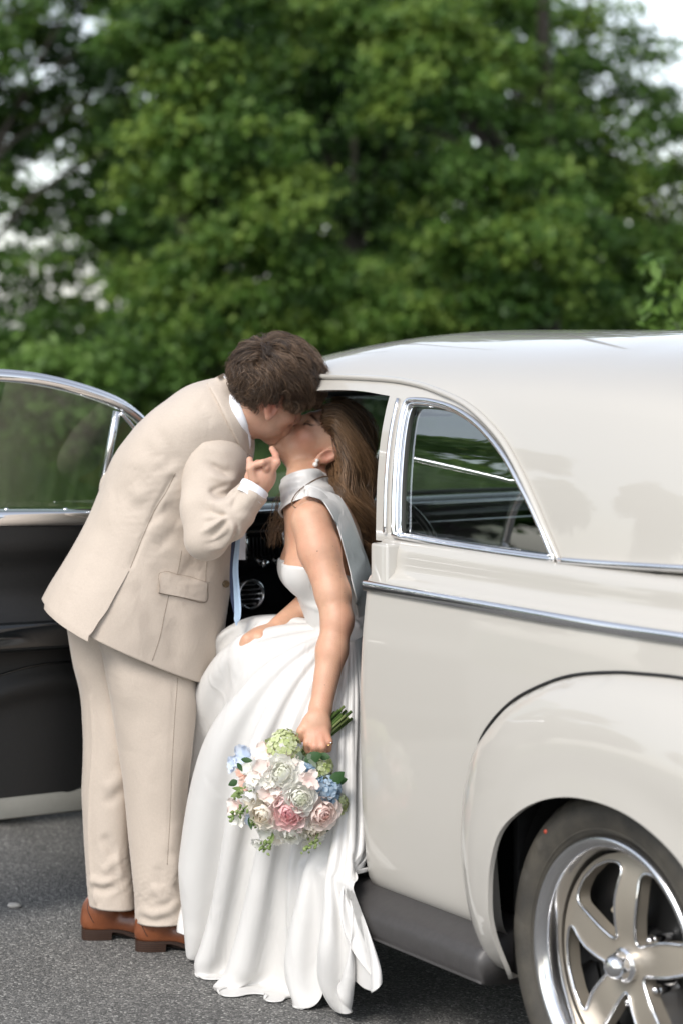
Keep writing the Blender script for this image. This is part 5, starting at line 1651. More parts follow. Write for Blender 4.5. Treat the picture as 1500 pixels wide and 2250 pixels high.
# --- trousers: two legs and a seat, one garment
def leg(st, n=120, nrow=150, ex=2.2):
    st = cr(np.asarray(st, float), nrow); yw = np.interp(np.arange(nrow) / nrow, [0, .22, .45], [.42, .34, 0])
    th = np.linspace(0, 2 * math.pi, n, endpoint=False)
    rows = []
    for i_, (lx, ly, rx, ry, Y, tn) in enumerate(st):
        A = P(lx, ly, Y); B = P(rx, ry, Y); C = (A + B) / 2; h = (B - A) / 2; h = h + np.array([0, abs(h[0]) * yw[i_], 0])
        c_, s_ = np.cos(th), np.sin(th); c_ = np.sign(c_) * np.abs(c_) ** (2 / ex); s_ = np.sign(s_) * np.abs(s_) ** (2 / ex)
        rows.append(C + c_[:, None] * h + s_[:, None] * tn * np.array([.2, -1, 0]))
    return np.array(rows)
LR = [(200, 1300, 440, 1360, 5.94, .13), (212, 1380, 440, 1430, 5.925, .12), (230, 1440, 440, 1490, 5.895, .112), (240, 1500, 437, 1540, 5.88, .105), (250, 1560, 430, 1590, 5.875, .10), (262, 1640, 421, 1660, 5.87, .094), (272, 1710, 413, 1725, 5.87, .088),
      (279, 1780, 408, 1790, 5.87, .083), (284, 1850, 410, 1860, 5.865, .079), (291, 1920, 410, 1925, 5.86, .074), (297, 1975, 413, 1975, 5.86, .070), (299, 2022, 418, 2016, 5.86, .068)]
LLg = [(148, 1300, 400, 1330, 5.98, .15), (152, 1370, 360, 1400, 5.99, .13), (164, 1450, 330, 1470, 6.0, .11), (180, 1520, 315, 1535, 6.0, .10), (184, 1590, 305, 1600, 5.99, .094), (183, 1670, 296, 1680, 5.98, .088), (180, 1740, 290, 1745, 5.975, .083),
       (182, 1800, 288, 1805, 5.97, .080), (186, 1870, 290, 1872, 5.965, .075), (190, 1930, 297, 1932, 5.96, .07), (196, 1985, 300, 1988, 5.955, .067)]
legs = []
for st, strokes, hemdrop in ((LR, [([(300, 1990), (330, 2008), (372, 2000), (405, 1965)], 9, .008), ([(300, 2008), (340, 2022), (385, 2012)], 7, -.007), ([(330, 1940), (352, 1965), (360, 1990)], 10, .008), ([(398, 1905), (392, 1945), (412, 1970)], 8, -.009), ([(380, 1870), (388, 1920), (396, 1950)], 10, .007),
                                    ([(345, 1895), (352, 1930), (350, 1955)], 9, -.005), ([(385, 1800), (378, 1840), (370, 1880)], 14, .004), ([(300, 1560), (315, 1700), (322, 1850)], 16, .003), ([(385, 1490), (378, 1600), (374, 1750), (368, 1900)], 2.2, -.0012, .05), ([(345, 1500), (352, 1600), (350, 1720)], 22, .004)], 0),
                          (LLg, [([(192, 1925), (215, 1938), (240, 1938), (252, 1925)], 7, .010), ([(195, 1945), (225, 1955), (258, 1945)], 7, -.008), ([(258, 1880), (240, 1905), (225, 1920)], 9, .006), ([(225, 1830), (240, 1860), (258, 1895)], 10, -.009), ([(258, 1855), (262, 1900), (268, 1940)], 6, .007),
                                 ([(280, 1690), (255, 1720), (222, 1738)], 12, .007), ([(275, 1725), (250, 1755), (220, 1765)], 10, -.006), ([(200, 1520), (205, 1640), (197, 1760), (198, 1880), (212, 1990)], 2.6, .004, .04), ([(230, 1470), (245, 1600), (250, 1690)], 20, .005)], 0)):
    g_ = leg(st); v = g_.reshape(-1, 3); f = grid_faces(len(g_), 120, True)
    if (vnormals(v, f)[60 * 120 + 30] @ np.array([0, -1, 0])) < 0: f = f[:, ::-1]
    v = v + vnormals(v, f) * (vnoise(v * np.array([9, 9, 5])) * .003 + vnoise(v * np.array([22, 22, 12]) + 5) * .0012)[:, None]
    v = sculpt(v, f, [(a_[0], a_[1] * (1.2 if a_[1] > 4 else 1), a_[2] * (.5 if a_[1] > 4 else 1)) + tuple(a_[3:]) for a_ in strokes])
    nl_ = len(g_); vl = (np.arange(nl_) / (nl_ - 1))[:, None] + np.zeros((1, 120))
    pk = np.zeros((nl_, 120)); pk[0] = 1
    v = clothify(v, nl_, 120, True, 1.006 + .02 * smoothstep(.7, 1, vl), 1.005 + .006 * np.exp(-((vl - .55) / .08) ** 2) + .045 * smoothstep(.74, .95, vl), it=55, pin=pk, attract=(.03 - .012 * smoothstep(.7, 1, vl)).ravel(), bend=((2, .3), (4, .25), (6, .12)), noise=.0008, seed=8)
    g_ = v.reshape(nl_, 120, 3)
    low = g_[-1]; ins = [low + (low.mean(0) - low) * k + np.array([0, 0, dz]) for k, dz in ((.03, .001), (.06, .02), (.08, .06))]
    v = np.vstack([v] + ins); f = grid_faces(len(g_) + 3, 120, True)
    if (vnormals(v, f)[60 * 120 + 30] @ np.array([0, -1, 0])) < 0: f = f[:, ::-1]
    legs.append((v, f))
v, f = merge(legs)
trousers = mm("trousers", v, f, M['suit'])
S_t = Surf(*legs[0])
for pts in ([(391, 1490), (383, 1600), (378, 1700), (374, 1800), (368, 1900)],):
    L_ = S_t.line(pts, .0002, 60)
    if len(L_) > 4: v, f = tube(L_, .0008, 5); mm("side_seam", v, f, M['seam'], trousers)

# --- shoes
def shoe(heel_px, gy, Y, yaw):
    """dress shoe whose heel back stands at heel_px"""
    root = empty("shoe"); root.parent = man
    o = P(heel_px, gy, Y); o[2] = 0.0
    ca, sa = math.cos(yaw), math.sin(yaw)
    X = np.array([ca, sa, 0]); Yv = np.array([-sa, ca, 0]); Z = np.array([0, 0, 1.0])
    Mx = np.stack([X, Yv, Z], 1)
    def upper(p):
        q = (p - o) @ Mx
        d = ell(q, (.052, 0, .070), (.054, .034, .052))
        d = smin(d, ell(q, (.050, 0, .042), (.054, .0345, .036)), .015)
        d = smin(d, ell(q, (.19, 0, .026), (.10, .0415, .026)), .02)
        d = smin(d, ell(q, (.15, 0, .045), (.09, .040, .040)), .03)
        d = smin(d, ell(q, (.225, 0, .032), (.062, .036, .026)), .03)
        d = smin(d, cap(q, (.06, 0, .08), (.075, 0, .12), .040, .042), .02)
        d = smax(d, -(q[:, 2] - .0272 + .012 * smoothstep(.09, .16, q[:, 0])), .003)
        return smax(d, q[:, 2] - .112, .004)
    lo_ = o + np.minimum(X * -.05, X * .33) - np.array([.06, .08, .02]); hi_ = o + np.maximum(X * -.05, X * .33) + np.array([.06, .08, .14])
    V, F = solid(upper, lo_, hi_, .0034); V = relax(V, F, 1)
    mm("upper", V, F, M['leather'], root)
    def outline(s):
        pts = np.array([(-.004, 0), (.004, .026), (.04, .035), (.09, .033), (.14, .036), (.20, .043), (.25, .040), (.285, .022), (.293, 0), (.285, -.022), (.25, -.040), (.20, -.043), (.14, -.034), (.09, -.031), (.04, -.034), (.004, -.026)])
        c_ = pts.mean(0); return cr(c_ + (pts - c_) * s, 64, True)
    ol = outline(.985)
    z0 = .0205 - .0175 * smoothstep(.085, .15, ol[:, 0]); z1 = .0285 - .0155 * smoothstep(.085, .17, ol[:, 0])
    rows = [np.stack([ol[:, 0], ol[:, 1], z0], 1), np.stack([ol[:, 0], ol[:, 1], z1], 1)]
    v = np.vstack(rows) @ Mx.T + o; f = grid_faces(2, 64, True).tolist() + cap_faces(0, 64, True) + cap_faces(1, 64)
    mm("welt", v, f, M['sole'], root, sharp=40)
    hp = ol[ol[:, 0] < .086]; hp = hp[np.argsort(np.arctan2(hp[:, 1], hp[:, 0] - .045))]
    m_ = len(hp)
    v = np.vstack([np.c_[hp * [.98, .97], np.zeros(m_) + .001], np.c_[hp, np.full(m_, .0208)]]) @ Mx.T + o
    mm("heel", v, grid_faces(2, m_, True).tolist() + cap_faces(0, m_, True) + cap_faces(1, m_), M['sole'], root, sharp=40)
    S_ = Surf(V, F)
    L_ = S_.line([(heel_px + 16, gy - 82), (heel_px + 12, gy - 62), (heel_px + 20, gy - 40), (heel_px + 26, gy - 30)], .0003, 20)
    if len(L_) > 4: v, f = tube(L_, .0011, 5); mm("stitch_line", v, f, M['sole'], root)
    return root
shoe(299, 2088, 5.855, R(4))
shoe(181, 2058, 5.965, R(6))

# --- hair: short and wavy
def strands(name, pts, rad, mat, parent, off, tone):
    """hair curves object; pts (N, K, 3) in world"""
    n_, k_ = pts.shape[:2]
    hc = bpy.data.hair_curves.new(name)
    hc.add_curves([k_] * n_)
    hc.attributes["position"].data.foreach_set("vector", (pts - off).astype(np.float32).ravel())
    ra = hc.attributes.get("radius") or hc.attributes.new("radius", 'FLOAT', 'POINT')
    taper_ = np.interp(np.linspace(0, 1, k_), [0, .7, 1], [1, .9, .3])
    ra.data.foreach_set("value", (np.tile(taper_, n_) * rad).astype(np.float32))
    ta = hc.attributes.new("tone", 'FLOAT', 'CURVE')
    ta.data.foreach_set("value", tone.astype(np.float32))
    hc.materials.append(mat)
    return link(bpy.data.objects.new(name, hc), parent)
HC, HR = np.array([.000, 0, .050]), np.array([.096, .082, .091])
def hair_shell(q, lift):
    d = nrm((q - HC) / HR)
    return HC + d * HR * (1 + lift)[..., None]
def hairline(q):
    """>0 inside the hair-bearing scalp"""
    x, y, z = q[:, 0], np.abs(q[:, 1]), q[:, 2]
    front = .094 - .004 * (y / .06) ** 2 - x + .25 * np.clip(z - .075, -.05, .1)
    lim = np.interp(x, [-.12, -.085, -.045, -.02, .012, .03, .055, .07, .09], [-.046, -.046, -.040, .046, .050, .012, .046, .064, .085])
    return np.minimum(front, z - lim)
def man_cap(p):
    q = rotp(p, M_O, M_H)
    d = ell(q, HC + np.array([0, 0, .004]), HR + .006) + vnoise(q * 55) * .0025
    return smax(d, -hairline(q) * .8, .008)
V, F = solid(man_cap, M_O - .2, M_O + .2, .0034); V = relax(V, F, 1)
hair = mm("hair", V, F, M['hair_m'], attr={'tone': np.full(len(V), .12)})
def lock_hair(guides, per, spread, tip, r, jit=.0006, wav=(0, 0)):
    """strands gathered round guide curves (G, K, 3)"""
    g_, k_ = guides.shape[:2]
    T = nrm(np.gradient(guides, axis=1))
    A = nrm(np.cross(T, np.array([.3, .5, .8]))); B = np.cross(T, A)
    u_ = np.linspace(0, 1, k_)
    a = r.normal(0, 1, (g_, per, 1)); b = r.normal(0, 1, (g_, per, 1))
    sp = (spread * (1 - u_) + tip * u_)[None, None, :] * (1 + .35 * np.sin(u_ * 3.1))[None, None, :]
    ph = r.uniform(0, 6.28, (g_, per, 1))
    wv = wav[0] * np.sin(u_[None, None] * wav[1] + ph) * u_[None, None]
    out = guides[:, None] + A[:, None] * (a * sp + wv)[..., None] + B[:, None] * (b * sp)[..., None]
    out += r.normal(0, jit, out.shape)
    le = r.uniform(.78, 1.0, (g_, per))                     # uneven ends
    return out, le

r_ = np.random.default_rng(4)
n_ = 620
d = nrm(r_.normal(0, 1, (n_ * 4, 3))); root = HC + d * HR * 1.0
root = root[hairline(root) > .004][:n_]; n_ = len(root)
crown = np.array([-.06, .01, .125])
K = 14
cur = root.copy(); pts = np.zeros((n_, K, 3))
topn = smoothstep(.015, .085, root[:, 2]); frn = smoothstep(.0, .08, root[:, 0])
ln = (.022 + .046 * topn - .022 * frn * topn) * r_.uniform(.8, 1.25, n_)
phs = r_.uniform(0, 6.28, n_); c1, c2 = vnoise(root * 26), vnoise(root * 26 + 40)
lift0 = .05 + .10 * topn + .10 * r_.random(n_) * topn + .20 * frn * topn
fl = nrm(root - crown)
comb = fl * .6 + np.array([.45, -.15, .05]) * topn[:, None] + np.array([-.5, 0, -.6]) * (1 - topn)[:, None]
comb = comb + np.stack([c1 * .6 + r_.normal(0, .2, n_), c2 * .8 + r_.normal(0, .25, n_), .2 * c1], 1)
near_ear = smoothstep(.06, .035, np.hypot(root[:, 0] + .010, root[:, 2] - .020)) * (np.abs(root[:, 1]) > .05)
comb = comb * (1 - near_ear)[:, None] + np.array([-1.0, 0, .25]) * near_ear[:, None]; ln = ln * (1 - .45 * near_ear)
for k in range(K):
    u_ = k / (K - 1)
    lift = .03 + lift0 * np.sin(np.minimum(u_ * 2.1, 2.0))
    nr_ = nrm((cur - HC) / HR ** 2)
    tg = comb - nr_ * (comb * nr_).sum(1, keepdims=True); tg = nrm(tg)
    sd_ = np.cross(nr_, tg)
    pts[:, k] = hair_shell(cur, lift + .045 * np.sin(u_ * 7 + phs) * u_) + sd_ * (np.cos(u_ * 6.5 + phs) * .0085 * u_ ** .7)[:, None]
    cur = hair_shell(cur + tg * (ln / K)[:, None], np.zeros(n_))
gp = pts @ M_H.T + M_O
sp, le = lock_hair(gp, 38, .0066, .0028, r_, .0004)
tone = np.clip((.30 + .26 * c1 + r_.normal(0, .10, n_))[:, None] + r_.normal(0, .15, (n_, 38)), 0, 1)
strands("hair_strands", sp.reshape(-1, K, 3), .00042, M['hair_m'], hair, MAN, tone.ravel())

# stray hairs standing off the outline
k_ = r_.integers(0, len(gp), 170)
st_ = gp[k_] + r_.normal(0, .003, (170, 1, 3)); u_ = np.linspace(0, 1, K)
st_ += (np.array([0, -.1, 1.0]) * r_.uniform(.0, .016, (170, 1, 1)) + r_.normal(0, .010, (170, 1, 3))) * (u_ ** 1.5)[None, :, None]
strands("stray_strands", st_, .0003, M['hair_m'], hair, MAN, np.clip(r_.normal(.5, .15, 170), 0, 1))
# ------------------------------------------------------------------ the bride
BR = np.array([0.0, 5.62, 0.38])
bride = empty("person", BR)
tag(bride, "woman in ivory satin wedding gown seated in the car doorway, head tipped back", "person")
def bm_(name, v, f, mat, parent=None, **k):
    return mesh(name, np.asarray(v) - BR, f, mat, bride if parent is None else parent, **k)

B_O = P(700, 984, 5.89)
B_H = np.array([[-0.52, 0.202, 0.83], [-0.251, -0.965, 0.077], [0.816, -0.169, 0.553]])      # columns: forward, left, up; head tipped back
SB = 0.93
Yt = 5.72
nb = P(676, 1100, 5.75)                              # base of the neck
j = dict(shL=P(688, 1142, 5.575), elL=P(741, 1358, 5.47), wrL=P(704, 1556, 5.40), shR=P(668, 1128, 5.90), elR=P(722, 1295, 5.86), wrR=P(615, 1375, 5.74))
GR = P(694, 1612, 5.375)                             # middle of the gripping hand
stem_a, stem_b = P(752, 1572, 5.40), P(655, 1662, 5.36)   # bouquet handle, ends to flowers
sax = nrm(stem_b - stem_a)
def bride_hand(p):
    wr = j['wrL']
    up_ = nrm(np.array([0, -1, .1]))
    ax = nrm(P(700, 1632, 5.37) - wr)
    Mh = np.stack([ax, np.cross(up_, ax), up_], 1); Mh[:, 1] = nrm(Mh[:, 1])
    d = cap(p, wr, P(697, 1590, 5.385), .0265, .029)
    d = smin(d, ell(p, P(694, 1604, 5.368), (.043, .036, .020), Mh), .02)
    kn = [P(676, 1632, 5.345), P(692, 1640, 5.335), P(708, 1640, 5.335), P(722, 1630, 5.345)]      # knuckles: index .. little
    r0 = [.0095, .0098, .0094, .0083]
    for i, k_ in enumerate(kn):
        base = P(685 + i * 9, 1605, 5.36)
        mid = k_ + np.array([-.001, .012, -.019]); tip = mid + np.array([.001, .026, .004]); t2 = tip + np.array([0, .008, .016])
        d = smin(d, cap(p, base, k_, .0125, r0[i] + .0015), .006)
        g = cap(p, k_, mid, r0[i] + .001, r0[i]); g = smin(g, cap(p, mid, tip, r0[i], r0[i] * .92), .002); g = smin(g, cap(p, tip, t2, r0[i] * .92, r0[i] * .8), .002)
        d = smin(d, g, .0035)
    th_ = [P(680, 1590, 5.375), P(664, 1606, 5.36), P(657, 1622, 5.365), P(661, 1638, 5.375)]
    g = cap(p, th_[0], th_[1], .0155, .0125); g = smin(g, cap(p, th_[1], th_[2], .0125, .0105), .004); g = smin(g, cap(p, th_[2], th_[3], .0105, .0085), .004)
    return smin(d, g, .008)
def arm_L(p):
    d = cap(p, P(684, 1146, 5.585), P(702, 1210, 5.55), .050, .049)
    d = smin(d, cap(p, P(702, 1210, 5.55), P(731, 1305, 5.50), .049, .040), .02)
    d = smin(d, cap(p, P(731, 1305, 5.50), P(740, 1362, 5.475), .040, .0365), .02)
    d = smin(d, cap(p, P(742, 1362, 5.475), P(729, 1430, 5.45), .0365, .0355), .02)
    d = smin(d, cap(p, P(729, 1430, 5.45), P(705, 1552, 5.40), .0355, .0262), .02)
    return smin(d, ell(p, P(752, 1372, 5.485), (.018, .018, .022)), .02)
def arm_R(p):
    d = cap(p, P(665, 1135, 5.90), P(725, 1290, 5.87), .045, .040)
    d = smin(d, cap(p, P(725, 1292, 5.87), P(612, 1376, 5.745), .040, .025), .012)
    d = smin(d, ell(p, P(585, 1388, 5.72), (.040, .024, .014), frame(P(540, 1404, 5.69) - P(612, 1376, 5.745), (0, -.3, 1))), .012)
    for k_, (dx, dy_) in enumerate(((0, 0), (4, .014), (10, .028), (20, .040))):
        d = smin(d, cap(p, P(575, 1390, 5.70 + dy_), P(545 + dx, 1402, 5.685 + dy_), .0085, .0068), .005)
    return smin(d, cap(p, P(600, 1385, 5.715), P(572, 1398, 5.685), .0095, .0075), .006)
Mt = frame(nrm(np.array([-.86, -.10, -.10])), nrm(P(690, 1090, Yt) - P(752, 1380, Yt)))   # torso: forward, left, up
def torso(p):
    d = ell(p, P(712, 1205, 5.73), (.098, .145, .135), Mt)
    d = smin(d, ell(p, P(742, 1320, 5.72), (.085, .120, .115), Mt), .05)
    d = smin(d, ell(p, P(690, 1128, 5.735), (.060, .150, .050), Mt), .05)
    for s_ in (-.062, .062): d = smin(d, ell(p, P(664, 1250, 5.72) + Mt[:, 1] * s_, (.052, .056, .058), Mt), .03)
    return d
def lower(p):
    d = ell(p, P(768, 1450, 5.74), (.10, .14, .11))
    d = smin(d, cap(p, P(765, 1450, 5.70), P(560, 1445, 5.72), .075, .055), .04); d = smin(d, cap(p, P(765, 1450, 5.82), P(560, 1430, 5.86), .075, .055), .04)
    d = smin(d, cap(p, P(560, 1445, 5.72), P(530, 1850, 5.74), .052, .034), .02); d = smin(d, cap(p, P(560, 1430, 5.86), P(510, 1850, 5.84), .052, .034), .02)
    for a, b in ((P(530, 1860, 5.74), P(490, 1920, 5.74)), (P(500, 1860, 5.84), P(450, 1915, 5.84))): d = smin(d, cap(p, a, b, .034, .028), .02)
    return d
def neck(p):
    d = cap(p, nb + np.array([.01, 0, -.02]), B_O + B_H @ np.array([-.035, 0, -.045]), .050, .043)
    return smin(d, cap(p, nb + np.array([-.015, 0, 0]), B_O + B_H @ np.array([-.005, 0, -.050]), .046, .038), .02)
def bride_upper(p):
    d = smin(torso(p), arm_L(p), .022); d = smin(d, arm_R(p), .03); d = smin(d, neck(p), .03)
    # collar bone hollow
    return smin(d, within(bride_hand, p, GR, .17), .010)
def bride_head(p):
    d = within(lambda z: head_sdf(z, SB, True), rotp(p, B_O, B_H), np.zeros(3), .22)
    return smin(d, neck(p), .018)
def bride_all(p):
    d = np.minimum(smin(bride_upper(p), lower(p), .04), 1e3)
    return smin(d, bride_head(p), .006)
Vb, Fb = solid(bride_all, (-.38, 5.26, .10), (.20, 6.09, 1.42), .0031); Vb = relax(Vb, Fb, 1)
q = rotp(Vb, B_O, B_H) / SB; ay = np.abs(q[:, 1]); isH = np.linalg.norm(q, axis=1) < .17
def blob(c, r): return np.exp(-((np.stack([q[:, 0], ay, q[:, 2]], 1) - np.array(c)) ** 2).sum(1) / r ** 2)
bl = .55 * blob((.066, .048, -.018), .028) + .6 * blob((-.010, .080, .004), .022) + .9 * (blob((.106, .006, -.0545), .009) + blob((.104, .006, -.067), .009) + blob((.100, .015, -.061), .006)) + .3 * blob((.116, 0, -.024), .014)
dk_ = 1.0 * np.exp(-((q[:, 2] - .0315 - .10 * (ay - .02)) / .0050) ** 2) * smoothstep(.010, .018, ay) * smoothstep(.058, .046, ay) * (q[:, 0] > .05)
lash = .0015 + 1.2 * (ay - .032) ** 2 / .02
dk_ += 1.1 * np.exp(-((q[:, 2] - lash) / .0034) ** 2) * smoothstep(.015, .020, ay) * smoothstep(.054, .047, ay) * (q[:, 0] > .070)
dk_ += .25 * np.exp(-((q[:, 2] - .012) / .006) ** 2) * smoothstep(.015, .025, ay) * smoothstep(.055, .045, ay) * (q[:, 0] > .070)
bl = np.where(isH, bl, 0); dk_ = np.where(isH, dk_, 0)
hk = np.linalg.norm(Vb - P(700, 1635, 5.35), axis=1); bl += .4 * np.exp(-(hk / .03) ** 2) + .22 * np.exp(-(np.linalg.norm(Vb - P(755, 1372, 5.46), axis=1) / .03) ** 2)
for (mx_, my_) in ((697, 1211), (742, 1268), (731, 1200), (735, 1245), (713, 1505), (752, 1300), (753, 1322)):   # moles
    c_ = None
bm_("body", Vb, Fb, M['skin_f'], attr={'blush': np.clip(bl, 0, 1), 'dark': np.clip(dk_, 0, 1)})
S_b = Surf(Vb, Fb)
for mx_, my_, r0 in ((697, 1211, .0016), (748, 1268, .0011), (731, 1200, .0010), (741, 1243, .0010), (713, 1505, .0010), (756, 1302, .0010), (760, 1325, .0010)):
    c_ = S_b.at(mx_, my_, 0)
    if c_ is not None:
        a_ = lathe([(-.0002, r0), (.0005, r0 * .6), (.0006, .0001)], 8, 'z'); Mb = np.array(Vector((-.2, -.95, .2)).to_track_quat('Z', 'Y').to_matrix())
        bm_("mole", a_[0] @ Mb.T + c_, a_[1], M['button'])

# --- earring, ring
ear = B_O + B_H @ (np.array([-.002, .084, -.026]) * SB)
ear_px = proj(ear[None])[0]
er = empty("earring"); er.parent = bride
for k_, (o_, r0) in enumerate(((np.array([0, 0, 0]), .0052), (np.array([-.004, -.003, -.010]), .0072))):
    a_ = lathe([(r0 * math.cos(t_), max(1e-4, r0 * math.sin(t_))) for t_ in np.linspace(0, math.pi, 12)], 16, 'z'); bm_("pearl", a_[0] + ear + o_ + np.array([0, -.006, 0]), a_[1], M['pearl'], er)
a_ = tube([P(722, 1630, 5.345) + np.array([math.cos(t_) * .0098, math.sin(t_) * .0098, -.006 + .003 * math.cos(t_)]) for t_ in np.linspace(0, 6.2832, 24, endpoint=False)], .0011, 6, closed=True)
rg = bm_("finger_ring", a_[0], a_[1], M['gold'])
a_ = lathe([(.003, .0002), (.001, .003), (-.002, .0005)], 8, 'z'); bm_("stone", a_[0] + P(727, 1633, 5.333), a_[1], M['chrome'], rg)

# --- gown: bodice
up_t = Mt[:, 2]; fw_t = Mt[:, 0]; lf_t = Mt[:, 1]
top_c = P(660, 1236, 5.73)
def bodice(p):
    d = torso(p) - .0055
    d = np.minimum(d, ell(p, P(770, 1400, 5.72), (.100, .145, .10)) - .004)
    h = (p - top_c) @ np.array([.05, .0, 1.0])
    fr_ = (p - P(700, 1236, 5.73)) @ fw_t
    d = smax(d, h - .004 + .03 * np.clip(-fr_ / .1, 0, 1), .003)
    return smax(d, -torso(p) - .002, .002)
V, F = solid(bodice, P(590, 1480, 5.5) - [0, 0, 0], np.array([.16, 5.95, 1.12]), .0036); V = relax(V, F, 1)
V = sculpt(V, F, [([(640, 1310), (680, 1330), (720, 1345)], 7, .004), ([(618, 1240), (630, 1290), (660, 1320)], 5, .002), ([(760, 1330), (775, 1355), (790, 1362)], 6, -.005), ([(770, 1345), (785, 1372), (795, 1380)], 5, .005), ([(765, 1310), (780, 1330), (795, 1335)], 6, .004)])
bm_("bodice", V, F, M['satin'])

# --- scarf: wrapped round the neck, falling down the back
SCF = [  # centre px, depth, half width px
    ((640, 1092), 5.655, 27), ((622, 1082), 5.70, 30), ((618, 1078), 5.78, 30), ((650, 1062), 5.85, 28), ((700, 1062), 5.86, 24), ((728, 1082), 5.80, 22)]
def wrap_ring(t_):
    return None
ncx, nrow_ = 96, 22
A0, A1 = P(671, 1116, 5.745), P(661, 1046, 5.785)
a_n = nrm(A1 - A0); e1 = nrm(np.cross(a_n, [0, 1, 0])); e2 = np.cross(a_n, e1)
skin_sdf = lambda p: np.minimum(bride_upper(p), bride_head(p))
th_ = np.linspace(0, 2 * math.pi, ncx, endpoint=False)
dirs = np.cos(th_)[:, None] * e1 + np.sin(th_)[:, None] * e2
rr_ = np.zeros((nrow_, ncx))
for i, w_ in enumerate(np.linspace(0, 1, nrow_)):
    o_ = A0 * (1 - w_) + A1 * w_ - a_n * .010 * np.sin(th_ + .6)[:, None]
    hit = np.full(ncx, .045); live = np.ones(ncx, bool)
    for r0 in np.linspace(.085, .045, 41):
        d_ = skin_sdf(o_ + dirs * r0)
        nw = live & (d_ < .0055); hit[nw] = r0; live &= ~nw
    rr_[i] = np.clip(hit, .050, .078)
for _ in range(14):
    rr_ = .5 * rr_ + .25 * (np.roll(rr_, 1, 1) + np.roll(rr_, -1, 1)); rr_[1:-1] = .5 * rr_[1:-1] + .25 * (rr_[:-2] + rr_[2:])
rows = []
for i, w_ in enumerate(np.linspace(0, 1, nrow_)):
    o_ = A0 * (1 - w_) + A1 * w_ - a_n * .010 * np.sin(th_ + .6)[:, None]
    fold = .0042 * np.sin(w_ * 9 + 1.3 * np.sin(th_ + 1)) * np.sin(w_ * 3.14) + .002 * np.sin(w_ * 17 + 2 * th_)
    rows.append(o_ + dirs * (rr_[i] + .004 + fold)[:, None])
rows.append(rows[-1] - dirs * .006 - a_n * .003); rows.insert(0, rows[0] - dirs * .005 + a_n * .003)
rows = np.array(rows)
out_b = push_out(bride_upper, .0055); out_b2 = push_out(bride_upper, .013)
sc = bm_("scarf", rows.reshape(-1, 3), grid_faces(len(rows), ncx, True), M['satin'])
TL = [((668, 1064), (672, 1100), 5.655, 5.64), ((690, 1066), (688, 1104), 5.65, 5.62), ((712, 1076), (704, 1112), 5.65, 5.60), ((738, 1098), (720, 1138), 5.66, 5.59), ((760, 1135), (737, 1180), 5.67, 5.59), ((778, 1180), (750, 1230), 5.675, 5.60), ((796, 1230), (763, 1285), 5.68, 5.60), ((812, 1290), (778, 1345), 5.68, 5.61), ((825, 1350), (790, 1400), 5.66, 5.62), ((835, 1410), (800, 1460), 5.66, 5.62)]
a = cr(np.array([P(*t_[0], t_[2]) for t_ in TL]), 60); b_ = cr(np.array([P(*t_[1], t_[3]) for t_ in TL]), 60)
rows = []
for w_ in np.linspace(0, 1, 16):
    fold = .007 * math.sin(w_ * 3.14) + .004 * math.sin(w_ * 9.5)
    rows.append(a * (1 - w_) + b_ * w_ + np.array([.15, -1, .25]) * fold)
rows = np.array(rows)
def drape(pts, lift):
    out = pts.copy(); q_ = proj(pts)
    for i in range(len(pts)):
        h_ = S_b.at(q_[i, 0], q_[i, 1], lift)
        if h_ is not None and h_[1] < out[i, 1]: out[i] = h_
    return out
sh_ = rows.shape
rows = out_b2(drape(rows.reshape(-1, 3), .009)).reshape(sh_)
for _ in range(6):
    rows[1:-1, 1:-1] = rows[1:-1, 1:-1] * .5 + .125 * (rows[:-2, 1:-1] + rows[2:, 1:-1] + rows[1:-1, :-2] + rows[1:-1, 2:])
rows = np.vstack([rows, (rows[-1] + np.array([.003, .010, 0]))[None], (rows[-1] * .8 + rows[0] * .2 + np.array([0, .008, 0]))[None], rows[0][None] + np.array([0, .006, 0])])
bm_("scarf_tail", rows.reshape(-1, 3), grid_faces(len(rows), 60, False), M['satin'], sc)

